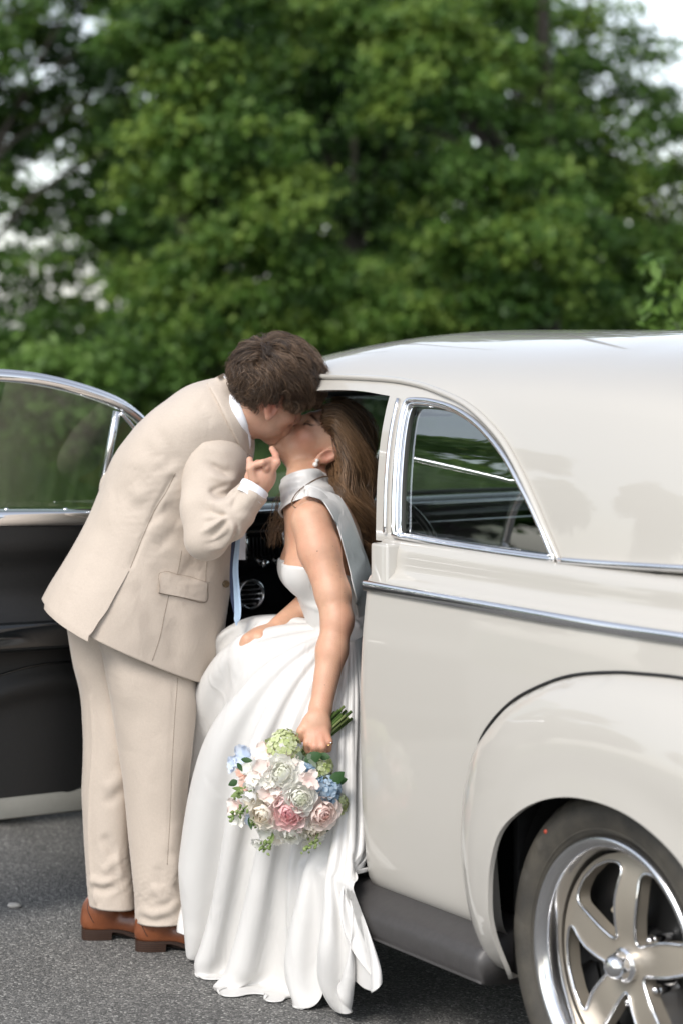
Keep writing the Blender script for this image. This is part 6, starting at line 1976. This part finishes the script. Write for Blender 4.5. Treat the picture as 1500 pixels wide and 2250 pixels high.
# --- gown: skirt. Guide lines from waist to hem, round the figure
GU = [
    [(735, 1352, 5.70), (645, 1338, 5.74), (560, 1345, 5.76), (492, 1388, 5.82), (446, 1480, 5.90), (424, 1600, 5.93), (424, 1750, 5.92), (418, 1895, 5.84), (398, 2010, 5.76)],
    [(732, 1375, 5.62), (655, 1392, 5.58), (585, 1450, 5.56), (535, 1540, 5.56), (495, 1660, 5.58), (480, 1800, 5.61), (462, 1920, 5.66), (446, 2000, 5.68), (436, 2075, 5.68)],
    [(742, 1394, 5.575), (690, 1450, 5.51), (642, 1550, 5.48), (606, 1660, 5.47), (572, 1790, 5.48), (545, 1900, 5.51), (520, 2000, 5.55), (498, 2085, 5.56), (500, 2168, 5.53)],
    [(755, 1406, 5.55), (730, 1480, 5.47), (704, 1590, 5.43), (684, 1710, 5.42), (664, 1840, 5.42), (648, 1950, 5.42), (636, 2050, 5.44), (625, 2130, 5.44), (606, 2196, 5.41)],
    [(768, 1410, 5.535), (764, 1490, 5.45), (754, 1600, 5.40), (748, 1720, 5.36), (742, 1850, 5.32), (738, 1960, 5.28), (732, 2050, 5.27), (728, 2100, 5.30), (722, 2150, 5.36)],
    [(783, 1405, 5.54), (790, 1490, 5.46), (792, 1600, 5.42), (794, 1720, 5.38), (797, 1840, 5.33), (797, 1950, 5.24), (795, 2030, 5.19), (800, 2075, 5.19), (790, 2122, 5.22)],
    [(797, 1396, 5.58), (806, 1480, 5.52), (808, 1600, 5.49), (810, 1720, 5.46), (815, 1830, 5.40), (816, 1920, 5.30), (812, 1990, 5.20), (834, 2040, 5.15), (834, 2078, 5.14)],
    [(800, 1380, 5.66), (815, 1470, 5.66), (820, 1580, 5.66), (822, 1660, 5.64), (822, 1730, 5.62), (820, 1780, 5.60), (818, 1820, 5.58), (812, 1848, 5.56), (806, 1866, 5.54)],
    [(790, 1362, 5.78), (772, 1440, 5.86), (750, 1530, 5.88), (732, 1610, 5.87), (718, 1690, 5.86), (706, 1740, 5.84), (698, 1780, 5.80), (690, 1810, 5.76), (680, 1830, 5.72)],
    [(745, 1350, 5.83), (665, 1338, 5.95), (600, 1360, 6.00), (560, 1440, 6.00), (530, 1560, 5.96), (520, 1700, 5.90), (510, 1840, 5.82), (500, 1940, 5.76), (490, 2030, 5.74)],
    [(742, 1346, 5.78), (650, 1332, 5.88), (565, 1340, 5.92), (500, 1390, 5.95), (468, 1480, 5.97), (450, 1600, 5.98), (438, 1750, 5.97), (425, 1880, 5.92), (425, 1990, 5.88)]]
GW = np.array([[P(*p_) for p_ in g_] for g_ in GU])                       # (columns, rows, 3)
NR, NC = 132, 320
rows = np.array([cr(g_, NR) for g_ in GW])                                # (cols, NR, 3)
sk = cr(rows, NC, closed=True).transpose(1, 0, 2)                         # (NR, NC, 3)
# pleats set the cloth off; then it is let go and settles over body, sill, running board and ground
rp = np.random.default_rng(17)
ctr = []; x_ = 0.0
while x_ < 1.0:
    w0 = rp.uniform(.020, .055); ctr.append((x_ + w0 / 2, w0)); x_ += w0
uu = (np.arange(NC) / NC)[None, :]; vv_ = (np.arange(NR) / (NR - 1))[:, None]
dis = np.zeros((NR, NC))
for c0, w0 in ctr:
    wa = rp.normal(0, .006); ph = rp.uniform(0, 6.28); a0 = rp.uniform(.5, 1.2); st_ = rp.uniform(0, .2)
    cc0 = c0 + wa * (vv_ - .5) + .003 * np.sin(vv_ * 5 + ph)
    d_ = np.abs((uu - cc0 + .5) % 1 - .5) / (w0 * .5)
    dis += a0 * np.exp(-d_ ** 2 * 1.6) * smoothstep(st_, st_ + .5, vv_)
dis -= dis.mean(1, keepdims=True)
Vs = sk.reshape(-1, 3); Fs = grid_faces(NR, NC, True)
Ns = vnormals(Vs, Fs)
if ((sk - sk.mean(1, keepdims=True)) * Ns.reshape(NR, NC, 3)).sum() < 0: Ns = -Ns
amp = .006 + .030 * smoothstep(.05, .9, vv_)
init = Vs + Ns * (dis * amp).reshape(-1, 1)
ca_, sa_ = math.cos(CAR_ROT), math.sin(CAR_ROT)
out_l = push_out(lower, .008)
leg_c = push_out(lambda p: np.minimum(cap(p, J['hpR'], J['knR'], .11, .085), cap(p, J['knR'], J['anR'], .085, .062)), .004)
def skirt_hit(X, n):
    if n % 6 == 3: X = leg_c(X)
    if n % 6 == 0: X = out_l(X)
    lx = (X[:, 0] - CAR_LOC[0]) * ca_ + (X[:, 1] - CAR_LOC[1]) * sa_
    ly = -(X[:, 0] - CAR_LOC[0]) * sa_ + (X[:, 1] - CAR_LOC[1]) * ca_
    bad = (X[:, 2] < .325) & (lx > -.022) & (lx < .20)
    outw = lx + .022; upw = .325 - X[:, 2]
    po = np.where(bad & (outw <= upw), outw, 0); pu = np.where(bad & (outw > upw), upw, 0)
    X = X - np.stack([po * ca_, po * sa_, -pu], 1)
    # quarter panel's edge: stay in front of it along the car, or inside
    b2 = (ly < 1.02) & (lx > .02) & (X[:, 2] > .30)
    mv = np.where(b2, 1.02 - ly, 0)
    X = X + np.stack([-mv * sa_, mv * ca_, 0 * mv], 1)
    X[:, 2] = np.maximum(X[:, 2], .006)
    return X
su = 1.02 + .06 * smoothstep(.0, .2, vv_) + .46 * smoothstep(.12, 1, vv_) + 0 * uu
cw = smoothstep(.0, .10, uu) * smoothstep(.44, .34, uu)
sv = 1.010 + .01 * smoothstep(.6, 1, vv_) + .10 * smoothstep(.78, .95, vv_) * cw
att = (.012 - .009 * smoothstep(.5, 1, vv_) + 0 * uu).ravel()
pin = np.zeros((NR, NC)); pin[0] = 1
Vs = clothify(sk.reshape(-1, 3), NR, NC, True, su, sv, it=150, pin=pin, attract=att, collide=skirt_hit, grav=.00035, bend=((2, .3), (4, .26), (8, .06)), noise=.0012, init=init, seed=3)
g3 = Vs.reshape(NR, NC, 3)
Vs = g3.reshape(-1, 3); Fs2 = grid_faces(NR, NC, True)
Nh = vnormals(Vs, Fs2)
if (Nh[NC * 60 + NC // 3] @ np.array([0, -1, 0])) < 0: Fs2 = Fs2[:, ::-1]; Nh = -Nh
hb = g3[-1] - Nh.reshape(NR, NC, 3)[-1] * .004; hb2 = g3[-3] - Nh.reshape(NR, NC, 3)[-3] * .004           # turned hem
Vs = np.vstack([Vs, hb, hb2])
fl_ = Fs2[0][0] != 0
Fx = grid_faces(NR + 2, NC, True); Fs2 = Fx if (vnormals(Vs, Fx)[NC * 60 + NC // 3] @ np.array([0, -1, 0])) > 0 else Fx[:, ::-1]
skirt = bm_("skirt", Vs, Fs2, M['satin'])
ms = skirt.modifiers.new("smooth", 'SUBSURF'); ms.levels = 1; ms.render_levels = 1

# --- hair: long, loose, thrown back
B_HC, B_HR = HC * SB, HR * SB
def bride_cap(p):
    q = rotp(p, B_O, B_H) / SB
    d = ell(q, HC, HR + .004) + vnoise(q * 60) * .0015
    x, y, z = q[:, 0], np.abs(q[:, 1]), q[:, 2]
    lim = np.interp(x, [-.12, -.040, -.030, .0, .03, .055, .07], [-.07, -.03, .036, .042, .050, .065, .08])
    return smax(d, -np.minimum(.086 - x, z - lim) * .8, .006) * SB
V, F = solid(bride_cap, B_O - .18, B_O + .18, .0034); V = relax(V, F, 1)
bhair = bm_("hair", V, F, M['hair_f'], attr={'tone': np.full(len(V), .12)})
GUI = [  # guides from the hairline down the back, near side: px, depth
    [(716, 905, 5.80), (748, 905, 5.80), (785, 945, 5.80), (806, 1010, 5.80), (812, 1080, 5.80), (822, 1150, 5.80), (846, 1215, 5.80), (850, 1270, 5.80)],
    [(716, 930, 5.80), (742, 932, 5.775), (775, 985, 5.77), (797, 1050, 5.775), (806, 1120, 5.78), (826, 1185, 5.785), (834, 1245, 5.79), (838, 1290, 5.79)],
    [(740, 960, 5.82), (755, 972, 5.78), (768, 1030, 5.755), (786, 1090, 5.76), (806, 1150, 5.765), (816, 1210, 5.77), (826, 1265, 5.775), (830, 1310, 5.78)],
    [(752, 985, 5.82), (760, 1008, 5.78), (764, 1060, 5.745), (776, 1112, 5.75), (796, 1165, 5.755), (808, 1215, 5.76), (818, 1260, 5.77), (824, 1300, 5.77)],
    [(750, 1016, 5.82), (754, 1038, 5.78), (756, 1078, 5.74), (766, 1120, 5.735), (784, 1165, 5.74), (800, 1205, 5.75), (810, 1240, 5.76), (818, 1275, 5.76)],
    [(735, 1040, 5.82), (738, 1055, 5.78), (742, 1080, 5.745), (755, 1115, 5.735), (775, 1160, 5.74), (790, 1195, 5.75), (800, 1230, 5.76), (808, 1262, 5.765)]]
GUI = np.array([[P(*p_) for p_ in g_] for g_ in GUI])
r_ = np.random.default_rng(9)
nl = 300; K = 34
s_ = r_.uniform(0, len(GUI) - 1, nl); dep = r_.power(.8, nl) * .24
base = np.array([cr(GUI, 501)[int(round(a / (len(GUI) - 1) * 500))] for a in s_])   # (nl, 8, 3)
gl = np.array([cr(b_, K) for b_ in base])
u_ = np.linspace(0, 1, K)
gl[..., 1] += dep[:, None] * (.85 + .15 * u_)
gl[..., 0] += (dep[:, None] * -.10)
gl += r_.normal(0, .006, (nl, 1, 3)) * (.3 + u_)[None, :, None]
T = nrm(np.gradient(gl, axis=1)); A = nrm(np.cross(T, [0, 1, 0])); Bn = np.cross(T, A)
ph = s_ * 1.6 + r_.normal(0, .7, nl); wl_ = r_.uniform(15, 20, nl); am = r_.uniform(.007, .018, nl)
wv = np.sin(u_[None] * wl_[:, None] + ph[:, None]) * am[:, None] * smoothstep(.12, .5, u_)[None]
wv2 = np.cos(u_[None] * wl_[:, None] + ph[:, None]) * am[:, None] * .8 * smoothstep(.12, .5, u_)[None]
gl = gl + A * wv[..., None] + Bn * wv2[..., None]
sp, le = lock_hair(gl, 42, .0065, .0040, r_, .0003)
tn = vnoise(gl[:, 10] * 30)
tone = np.clip((.46 + .26 * tn + r_.normal(0, .16, nl))[:, None] + r_.normal(0, .12, (nl, 42)), 0, 1)
strands("hair_strands", sp.reshape(-1, K, 3), .00055, M['hair_f'], bhair, BR, tone.ravel())
# scalp layer between hairline and crown
n_ = 300
d = nrm(r_.normal(0, 1, (n_ * 6, 3))); root = (HC + d * HR) * SB
lim = np.interp(root[:, 0] / SB, [-.12, -.040, -.030, .0, .03, .055, .07], [-.07, -.03, .036, .042, .050, .065, .08])
okr = (root[:, 0] / SB < .084) & (root[:, 2] / SB > lim + .006)
root = root[okr][:n_]; n_ = len(root); cur = root.copy(); K2 = 14; pts = np.zeros((n_, K2, 3))
comb = np.array([-.8, 0, -.05]) + np.stack([0 * root[:, 0], np.sign(root[:, 1]) * .15, 0 * root[:, 0]], 1) + r_.normal(0, .12, (n_, 3))
for k in range(K2):
    nr_ = nrm((cur - B_HC) / B_HR ** 2); tg = nrm(comb - nr_ * (comb * nr_).sum(1, keepdims=True))
    dd = nrm((cur - B_HC) / B_HR); pts[:, k] = B_HC + dd * B_HR * (1.06 + .10 * math.sin(k / K2 * 2.6))
    cur = B_HC + dd * B_HR + tg * .011
gp = pts @ B_H.T + B_O
sp, le = lock_hair(gp, 34, .0060, .0050, r_, .0003)
tone = np.clip(.36 + r_.normal(0, .14, (n_, 34)) + .2 * vnoise(root * 40)[:, None], 0, 1)
strands("scalp_strands", sp.reshape(-1, K2, 3), .00055, M['hair_f'], bhair, BR, tone.ravel())
# wisps: over the shoulder and hanging on the far side
WS = [[(735, 1045, 5.73), (700, 1050, 5.68), (660, 1075, 5.64), (643, 1100, 5.63), (650, 1115, 5.62), (672, 1108, 5.61)], [(660, 1075, 5.90), (636, 1110, 5.90), (618, 1140, 5.89), (606, 1165, 5.89), (600, 1195, 5.88), (597, 1205, 5.88)],
      [(655, 1080, 5.92), (630, 1115, 5.92), (612, 1135, 5.91), (598, 1150, 5.90), (592, 1170, 5.90), (603, 1185, 5.90)], [(650, 1075, 5.91), (625, 1090, 5.91), (616, 1120, 5.90), (612, 1150, 5.90), (606, 1170, 5.89), (612, 1192, 5.89)],
      [(720, 955, 5.77), (706, 985, 5.745), (698, 1000, 5.74), (696, 1012, 5.74), (702, 1020, 5.74), (712, 1024, 5.745)]]
wg = np.array([cr(np.array([P(*p_) for p_ in w_]), 24) for w_ in WS])
sp, le = lock_hair(np.vstack([wg[1:4] + r_.normal(0, .006, (3, 1, 3)) for _ in range(3)]), 9, .005, .006, r_, .0003)
sp2, _ = lock_hair(wg[:1], 6, .0012, .0010, r_, .0002)
al = np.vstack([sp.reshape(-1, 24, 3), sp2.reshape(-1, 24, 3)])
strands("hair_wisps", al, .0005, M['hair_f'], bhair, BR, np.clip(r_.normal(.45, .15, len(al)), 0, 1))
# ------------------------------------------------------------------ bouquet
BQ = P(640, 1745, 5.31)
bq = empty("bouquet", BQ)
tag(bq, "bridal bouquet of blush, white and blue flowers held upside down against the gown", "bouquet")
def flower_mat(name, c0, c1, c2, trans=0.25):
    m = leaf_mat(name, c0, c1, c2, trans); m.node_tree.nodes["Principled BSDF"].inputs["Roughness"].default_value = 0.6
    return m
FM = dict(white=flower_mat("white_petals", (0.74, 0.76, 0.58), (0.86, 0.85, 0.78), (0.88, 0.87, 0.83)), cream=flower_mat("cream_petals", (0.76, 0.64, 0.48), (0.86, 0.80, 0.69), (0.88, 0.85, 0.78)),
          pink=flower_mat("pink_petals", (0.82, 0.34, 0.38), (0.87, 0.58, 0.57), (0.88, 0.78, 0.74)), blush=flower_mat("blush_petals", (0.84, 0.56, 0.52), (0.88, 0.72, 0.66), (0.88, 0.82, 0.77)),
          coral=flower_mat("coral_petals", (0.70, 0.28, 0.18), (0.74, 0.44, 0.34), (0.78, 0.62, 0.54)), green=flower_mat("green_florets", (0.36, 0.44, 0.14), (0.56, 0.62, 0.32), (0.72, 0.74, 0.54)),
          blue=flower_mat("blue_florets", (0.16, 0.27, 0.40), (0.32, 0.45, 0.58), (0.55, 0.65, 0.73)), sky=flower_mat("pale_blue_petals", (0.38, 0.48, 0.68), (0.55, 0.63, 0.76), (0.72, 0.75, 0.80)),
          leaf=leaf_mat("dark_bouquet_leaf", (0.015, 0.05, 0.012), (0.03, 0.085, 0.02), (0.06, 0.13, 0.03), 0.15), sage=leaf_mat("sage_leaf", (0.09, 0.12, 0.08), (0.15, 0.19, 0.13), (0.22, 0.26, 0.19), 0.2),
          bud=leaf_mat("green_buds", (0.10, 0.17, 0.04), (0.20, 0.28, 0.09), (0.34, 0.40, 0.18), 0.2), stem=leaf_mat("cut_stems", (0.05, 0.09, 0.02), (0.10, 0.16, 0.04), (0.20, 0.24, 0.09), 0.05))
rb = np.random.default_rng(40)
def petal(w, l, cup, curl, nu=7, nv=7, ruf=0.0, r=rb):
    """petal rising along +z from the origin, cupped about it, facing -y inward"""
    u = np.linspace(-1, 1, nu); v = np.linspace(0, 1, nv)
    U, V = np.meshgrid(u, v)
    wd = w * np.sin(np.clip(V * .93 + .07, 0, 1) * math.pi * .62 + .18) * (1 - .25 * V ** 6)
    x = U * wd
    z = l * V * (1 - .10 * (U ** 2) * V)
    y = -cup * w * U ** 2 * (.3 + .7 * V) + l * (.30 * np.sin(V * math.pi * .85) + curl * V ** 3)
    ph = r.uniform(0, 6.28)
    y = y + ruf * w * np.sin(U * 5 + ph) * V ** 2; z = z + ruf * l * .6 * np.sin(U * 6 + ph * 2) * V ** 3
    return np.stack([x, y, z], -1).reshape(-1, 3), grid_faces(nv, nu, False).tolist()
def rosette(rad, n, seed, tight=1.0, ruf=.06, t0=0.0):
    """a full double flower facing +z, radius rad"""
    r = np.random.default_rng(seed); parts, tone = [], []
    for k in range(n):
        t = (k + .5) / n; a = k * 2.39996 + r.normal(0, .12)
        l = rad * (.42 + .62 * t); w = rad * (.24 + .36 * t)
        tilt = R(-14 + 86 * t ** (1.25 * tight)) + r.normal(0, .08)         # inner petals upright, outer flat
        v, f = petal(w, l, .75 - .35 * t, -.30 + .55 * t, ruf=ruf, r=r)
        v = v * np.array([1, 1, 1])
        ct, st = math.cos(tilt), math.sin(tilt)
        v = np.stack([v[:, 0], v[:, 1] * ct + v[:, 2] * st, -v[:, 1] * st + v[:, 2] * ct], 1)
        v = v + np.array([0, rad * (.03 + .16 * t), rad * (.10 - .22 * t)])
        ca, sa = math.cos(a), math.sin(a)
        v = np.stack([v[:, 0] * ca - v[:, 1] * sa, v[:, 0] * sa + v[:, 1] * ca, v[:, 2]], 1)
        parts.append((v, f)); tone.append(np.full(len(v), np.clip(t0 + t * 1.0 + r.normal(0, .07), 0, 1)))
    v, f = merge(parts); return v, f, np.hstack(tone)
def floret_ball(rad, n, seed, fl=.011, half=True):
    r = np.random.default_rng(seed); parts, tone = [], []
    for k in range(n):
        z = 1 - (k + .5) / n * (1.35 if half else 2); a = k * 2.39996
        d = np.array([math.sqrt(max(0, 1 - z * z)) * math.cos(a), math.sqrt(max(0, 1 - z * z)) * math.sin(a), z]); d = nrm(d + r.normal(0, .16, 3))
        Mx = frame(nrm(np.cross(d, [.3, .4, .8])), d)
        tn = r.normal(.55, .2); q0 = r.uniform(0, 1.6); s_ = fl * r.uniform(.8, 1.25)
        for j_ in range(4):
            an = q0 + j_ * math.pi / 2; c_, sn = math.cos(an), math.sin(an)
            pv = np.array([(0, 0, 0), (.55, .45, .18), (1.0, .30, .10), (1.1, 0, .16), (1.0, -.30, .10), (.55, -.45, .18)]) * s_
            pv = np.stack([pv[:, 0] * c_ - pv[:, 1] * sn, pv[:, 0] * sn + pv[:, 1] * c_, pv[:, 2] * r.uniform(.2, 2.2)], 1)
            parts.append((pv @ Mx.T + d * rad * r.uniform(.86, 1.08), [[0, 1, 2, 3], [0, 3, 4, 5]])); tone.append(np.full(6, np.clip(tn + r.normal(0, .1), 0, 1)))
    v, f = merge(parts); return v, f, np.hstack(tone)
def open_bloom(rad, n, seed):
    """loose single flower with a few ruffled petals"""
    r = np.random.default_rng(seed); parts, tone = [], []
    for k in range(n):
        a = k * 6.2832 / n * 1.0 + r.normal(0, .25); tl = R(r.uniform(25, 70))
        v, f = petal(rad * r.uniform(.45, .62), rad * r.uniform(.8, 1.1), .35, r.uniform(.1, .5), ruf=.16, r=r)
        ct, st = math.cos(tl), math.sin(tl)
        v = np.stack([v[:, 0], v[:, 1] * ct + v[:, 2] * st, -v[:, 1] * st + v[:, 2] * ct], 1)
        ca, sa = math.cos(a), math.sin(a); v = np.stack([v[:, 0] * ca - v[:, 1] * sa, v[:, 0] * sa + v[:, 1] * ca, v[:, 2]], 1)
        parts.append((v, f)); tone.append(np.linspace(.2, 1, 7).repeat(7) * .6 + r.uniform(.1, .4))
    v, f = merge(parts); return v, f, np.clip(np.hstack(tone), 0, 1)
def put(name, g, mat, px, py, back, tilt=(0, 0), spin=0.0):
    """stand a flower (facing +z) on the bouquet's dome"""
    v, f, t = g
    dx, dy = (px - 640) / 130., (py - 1745) / 130.
    Y = 5.285 + .055 * min(1.6, dx * dx + dy * dy) + back
    d = nrm(np.array([.75 * dx + tilt[0], -1.0, -.75 * dy + tilt[1]]))
    Mx = np.array(Vector(d).to_track_quat('Z', 'Y').to_matrix()) @ np.array(Matrix.Rotation(spin, 3, 'Z'))
    o = P(px, py, Y)
    return mesh(name, v @ Mx.T + o - BQ, f, FM[mat], bq, attr={'tone': t})
def pxr(r): return r / CAM_F * 5.3
put("hydrangea", floret_ball(pxr(37), 80, 1, .0115), 'green', 624, 1644, .03)
put("hydrangea", floret_ball(pxr(26), 46, 2, .0105), 'green', 703, 1688, .03)
put("hydrangea", floret_ball(pxr(24), 40, 3, .010), 'green', 738, 1765, .03)
put("hydrangea", floret_ball(pxr(30), 60, 4, .0125), 'blue', 716, 1735, .015)
put("hydrangea", floret_ball(pxr(18), 26, 5, .011), 'blue', 676, 1688, .02)
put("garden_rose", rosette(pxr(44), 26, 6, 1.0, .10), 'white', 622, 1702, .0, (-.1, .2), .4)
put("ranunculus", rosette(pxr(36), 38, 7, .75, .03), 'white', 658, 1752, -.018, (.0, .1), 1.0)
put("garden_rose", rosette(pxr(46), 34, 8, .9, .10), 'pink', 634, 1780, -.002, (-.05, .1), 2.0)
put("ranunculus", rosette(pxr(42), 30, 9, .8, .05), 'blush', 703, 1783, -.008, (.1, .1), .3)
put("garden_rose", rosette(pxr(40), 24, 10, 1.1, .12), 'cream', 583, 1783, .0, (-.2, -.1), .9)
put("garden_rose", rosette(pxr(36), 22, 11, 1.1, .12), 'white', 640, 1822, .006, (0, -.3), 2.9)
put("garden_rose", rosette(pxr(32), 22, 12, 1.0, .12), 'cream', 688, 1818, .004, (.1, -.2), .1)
put("sweet_pea", open_bloom(pxr(28), 6, 13), 'blush', 582, 1654, .02)
put("sweet_pea", open_bloom(pxr(24), 6, 14), 'blush', 578, 1694, -.005)
put("sweet_pea", open_bloom(pxr(24), 5, 15), 'blush', 520, 1768, .01)
put("sweet_pea", open_bloom(pxr(28), 6, 16), 'blush', 592, 1742, -.004)
put("sweet_pea", open_bloom(pxr(24), 5, 17), 'blush', 676, 1714, -.03)
put("sweet_pea", open_bloom(pxr(20), 5, 18), 'coral', 543, 1722, .0)
put("sweet_pea", open_bloom(pxr(17), 5, 34), 'coral', 536, 1700, .02)
put("delphinium", open_bloom(pxr(26), 8, 19), 'sky', 538, 1662, .02)
put("delphinium", open_bloom(pxr(20), 7, 20), 'sky', 514, 1680, .03)
put("delphinium", open_bloom(pxr(16), 6, 35), 'sky', 552, 1800, .02)
put("stock_flower", open_bloom(pxr(23), 8, 21), 'white', 558, 1712, -.004)
put("stock_flower", open_bloom(pxr(22), 8, 22), 'white', 590, 1715, -.012)
put("stock_flower", open_bloom(pxr(18), 7, 36), 'white', 545, 1690, .01)
put("stock_flower", open_bloom(pxr(24), 8, 23), 'cream', 560, 1760, .0)
put("stock_flower", open_bloom(pxr(20), 8, 24), 'white', 585, 1828, .012)
put("stock_flower", open_bloom(pxr(19), 8, 25), 'white', 572, 1850, .02)
put("stock_flower", open_bloom(pxr(21), 8, 26), 'white', 692, 1842, .016)
put("stock_flower", open_bloom(pxr(17), 7, 27), 'white', 676, 1850, .02)
put("stock_flower", open_bloom(pxr(20), 7, 28), 'white', 522, 1798, .015)
put("stock_flower", open_bloom(pxr(18), 7, 29), 'cream', 610, 1840, .012)
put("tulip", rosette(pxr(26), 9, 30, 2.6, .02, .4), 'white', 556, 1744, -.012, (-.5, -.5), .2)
put("sweet_pea", open_bloom(pxr(20), 6, 37), 'blush', 640, 1672, .012)
put("stock_flower", open_bloom(pxr(20), 7, 38), 'white', 603, 1682, .005)
put("stock_flower", open_bloom(pxr(18), 6, 39), 'cream', 735, 1795, .02)
# leaves
def leafm(l, w, bend, r=rb):
    u = np.linspace(0, 1, 12); hw = w * np.sin(u * math.pi) ** .75 * (1 - .35 * u)
    hw = hw * (1 + .10 * (np.arange(12) % 2))
    y = -bend * l * u ** 2
    rows = np.stack([np.stack([-hw, y + hw * .25, l * u], 1), np.stack([0 * u, y, l * u], 1), np.stack([hw, y + hw * .25, l * u], 1)], 1)
    return rows.reshape(-1, 3), grid_faces(12, 3, False).tolist()
def leaf_at(mat, px, py, ang, lpx, wpx, Y=5.31, face=(0, -1, .3), bend=.25, name="leaf"):
    v, f = leafm(pxr(lpx), pxr(wpx), bend)
    d = np.array([math.cos(ang), 0.05, -math.sin(ang)]); d = nrm(d)             # ang measured clockwise on the picture
    nn = nrm(np.asarray(face, float) - d * (np.asarray(face) @ d))
    Mx = np.stack([np.cross(-nn, d), -nn, d], 1)
    t = np.clip(rb.normal(.5, .15) + np.zeros(len(v)), 0, 1)
    mesh(name, v @ Mx.T + P(px, py, Y) - BQ, f, FM[mat], bq, attr={'tone': t})
for a in ((('leaf'), 722, 1722, R(-35), 44, 15, 5.30), ('leaf', 668, 1672, R(-20), 44, 15, 5.305), ('leaf', 700, 1660, R(10), 26, 10, 5.31), ('leaf', 690, 1830, R(-15), 40, 9, 5.325), ('leaf', 530, 1668, R(10), 26, 7, 5.30), ('leaf', 522, 1676, R(60), 22, 6, 5.30),
          ('sage', 650, 1656, R(40), 34, 9, 5.315), ('sage', 645, 1664, R(70), 34, 9, 5.31), ('sage', 660, 1650, R(100), 36, 9, 5.31), ('sage', 668, 1662, R(120), 34, 8, 5.315), ('sage', 640, 1660, R(20), 30, 8, 5.32), ('sage', 676, 1655, R(60), 36, 9, 5.305),
          ('bud', 532, 1738, R(150), 28, 7, 5.31), ('bud', 540, 1735, R(185), 30, 6, 5.31), ('leaf', 548, 1795, R(80), 28, 6, 5.31), ('leaf', 522, 1715, R(150), 22, 9, 5.325), ('bud', 602, 1832, R(110), 30, 5, 5.30), ('leaf', 734, 1718, R(-10), 30, 11, 5.32)):
    leaf_at(*a)
# bud sprigs
def sprig(name, pts, Y, n, seed, size=.0055):
    r = np.random.default_rng(seed)
    path = cr(np.array([P(x_, y_, Y) for x_, y_ in pts]), 14)
    parts = [tube(path, np.linspace(.0020, .0010, 14), 6)]
    tn = [np.full(len(parts[0][0]), .25)]
    for k in range(n):
        c_ = path[int(5 + 8 * k / n)] + r.normal(0, .0065, 3); s_ = size * r.uniform(.7, 1.3)
        b = lathe([(-s_, .0002), (-s_ * .4, s_ * .62), (s_ * .3, s_ * .55), (s_, .0002)], 7, 'z')
        Mx = np.array(Vector(r.normal(0, 1, 3) + np.array([0, -.4, -.5])).to_track_quat('Z', 'Y').to_matrix())
        parts.append((b[0] @ Mx.T + c_, b[1])); tn.append(np.full(len(b[0]), np.clip(r.normal(.6, .25), 0, 1)))
    v, f = merge(parts)
    mesh(name, v - BQ, f, FM['bud'], bq, attr={'tone': np.hstack(tn)})
sprig("bud_sprig", [(600, 1830), (590, 1850), (572, 1868)], 5.30, 22, 1)
sprig("bud_sprig", [(700, 1830), (690, 1850), (672, 1870)], 5.30, 24, 2)
sprig("bud_sprig", [(545, 1770), (528, 1785), (508, 1796)], 5.30, 20, 3)
sprig("bud_sprig", [(560, 1735), (538, 1742), (520, 1750)], 5.30, 14, 4)
sprig("bud_sprig", [(560, 1790), (556, 1802), (552, 1816)], 5.30, 10, 5, .004)
# stems through the hand, ribbon round them
for k in range(17):
    a = rb.uniform(0, 6.28); q_ = math.sqrt(rb.uniform(0, 1)) * .016
    e1 = nrm(np.cross(sax, [0, 1, 0])); e2 = np.cross(sax, e1); o_ = e1 * q_ * math.cos(a) + e2 * q_ * math.sin(a)
    s0 = stem_a - sax * rb.uniform(-.012, .022) + o_ * 1.5; s1 = stem_b + o_ * 1.0 + sax * .04
    v, f = tube(np.array([s0, (s0 + s1) / 2 - o_ * .25, s1]), [.0036, .0033, .0033], 7)
    mesh("stem", v - BQ, f, FM['stem'], bq, attr={'tone': np.full(len(v), np.clip(rb.normal(.5, .3), 0, 1))})
rw = []
for k, s_ in enumerate(np.linspace(-.015, .068, 40)):
    rw.append(GR + np.array([0, .012, 0]) + sax * (s_ + .012) )
rr_ = .0195 + .0012 * np.sin(np.arange(40) * 1.4)
v, f = tube(np.array(rw), rr_, 20); mesh("ribbon", v - BQ, f, M['ribbon'], bq)
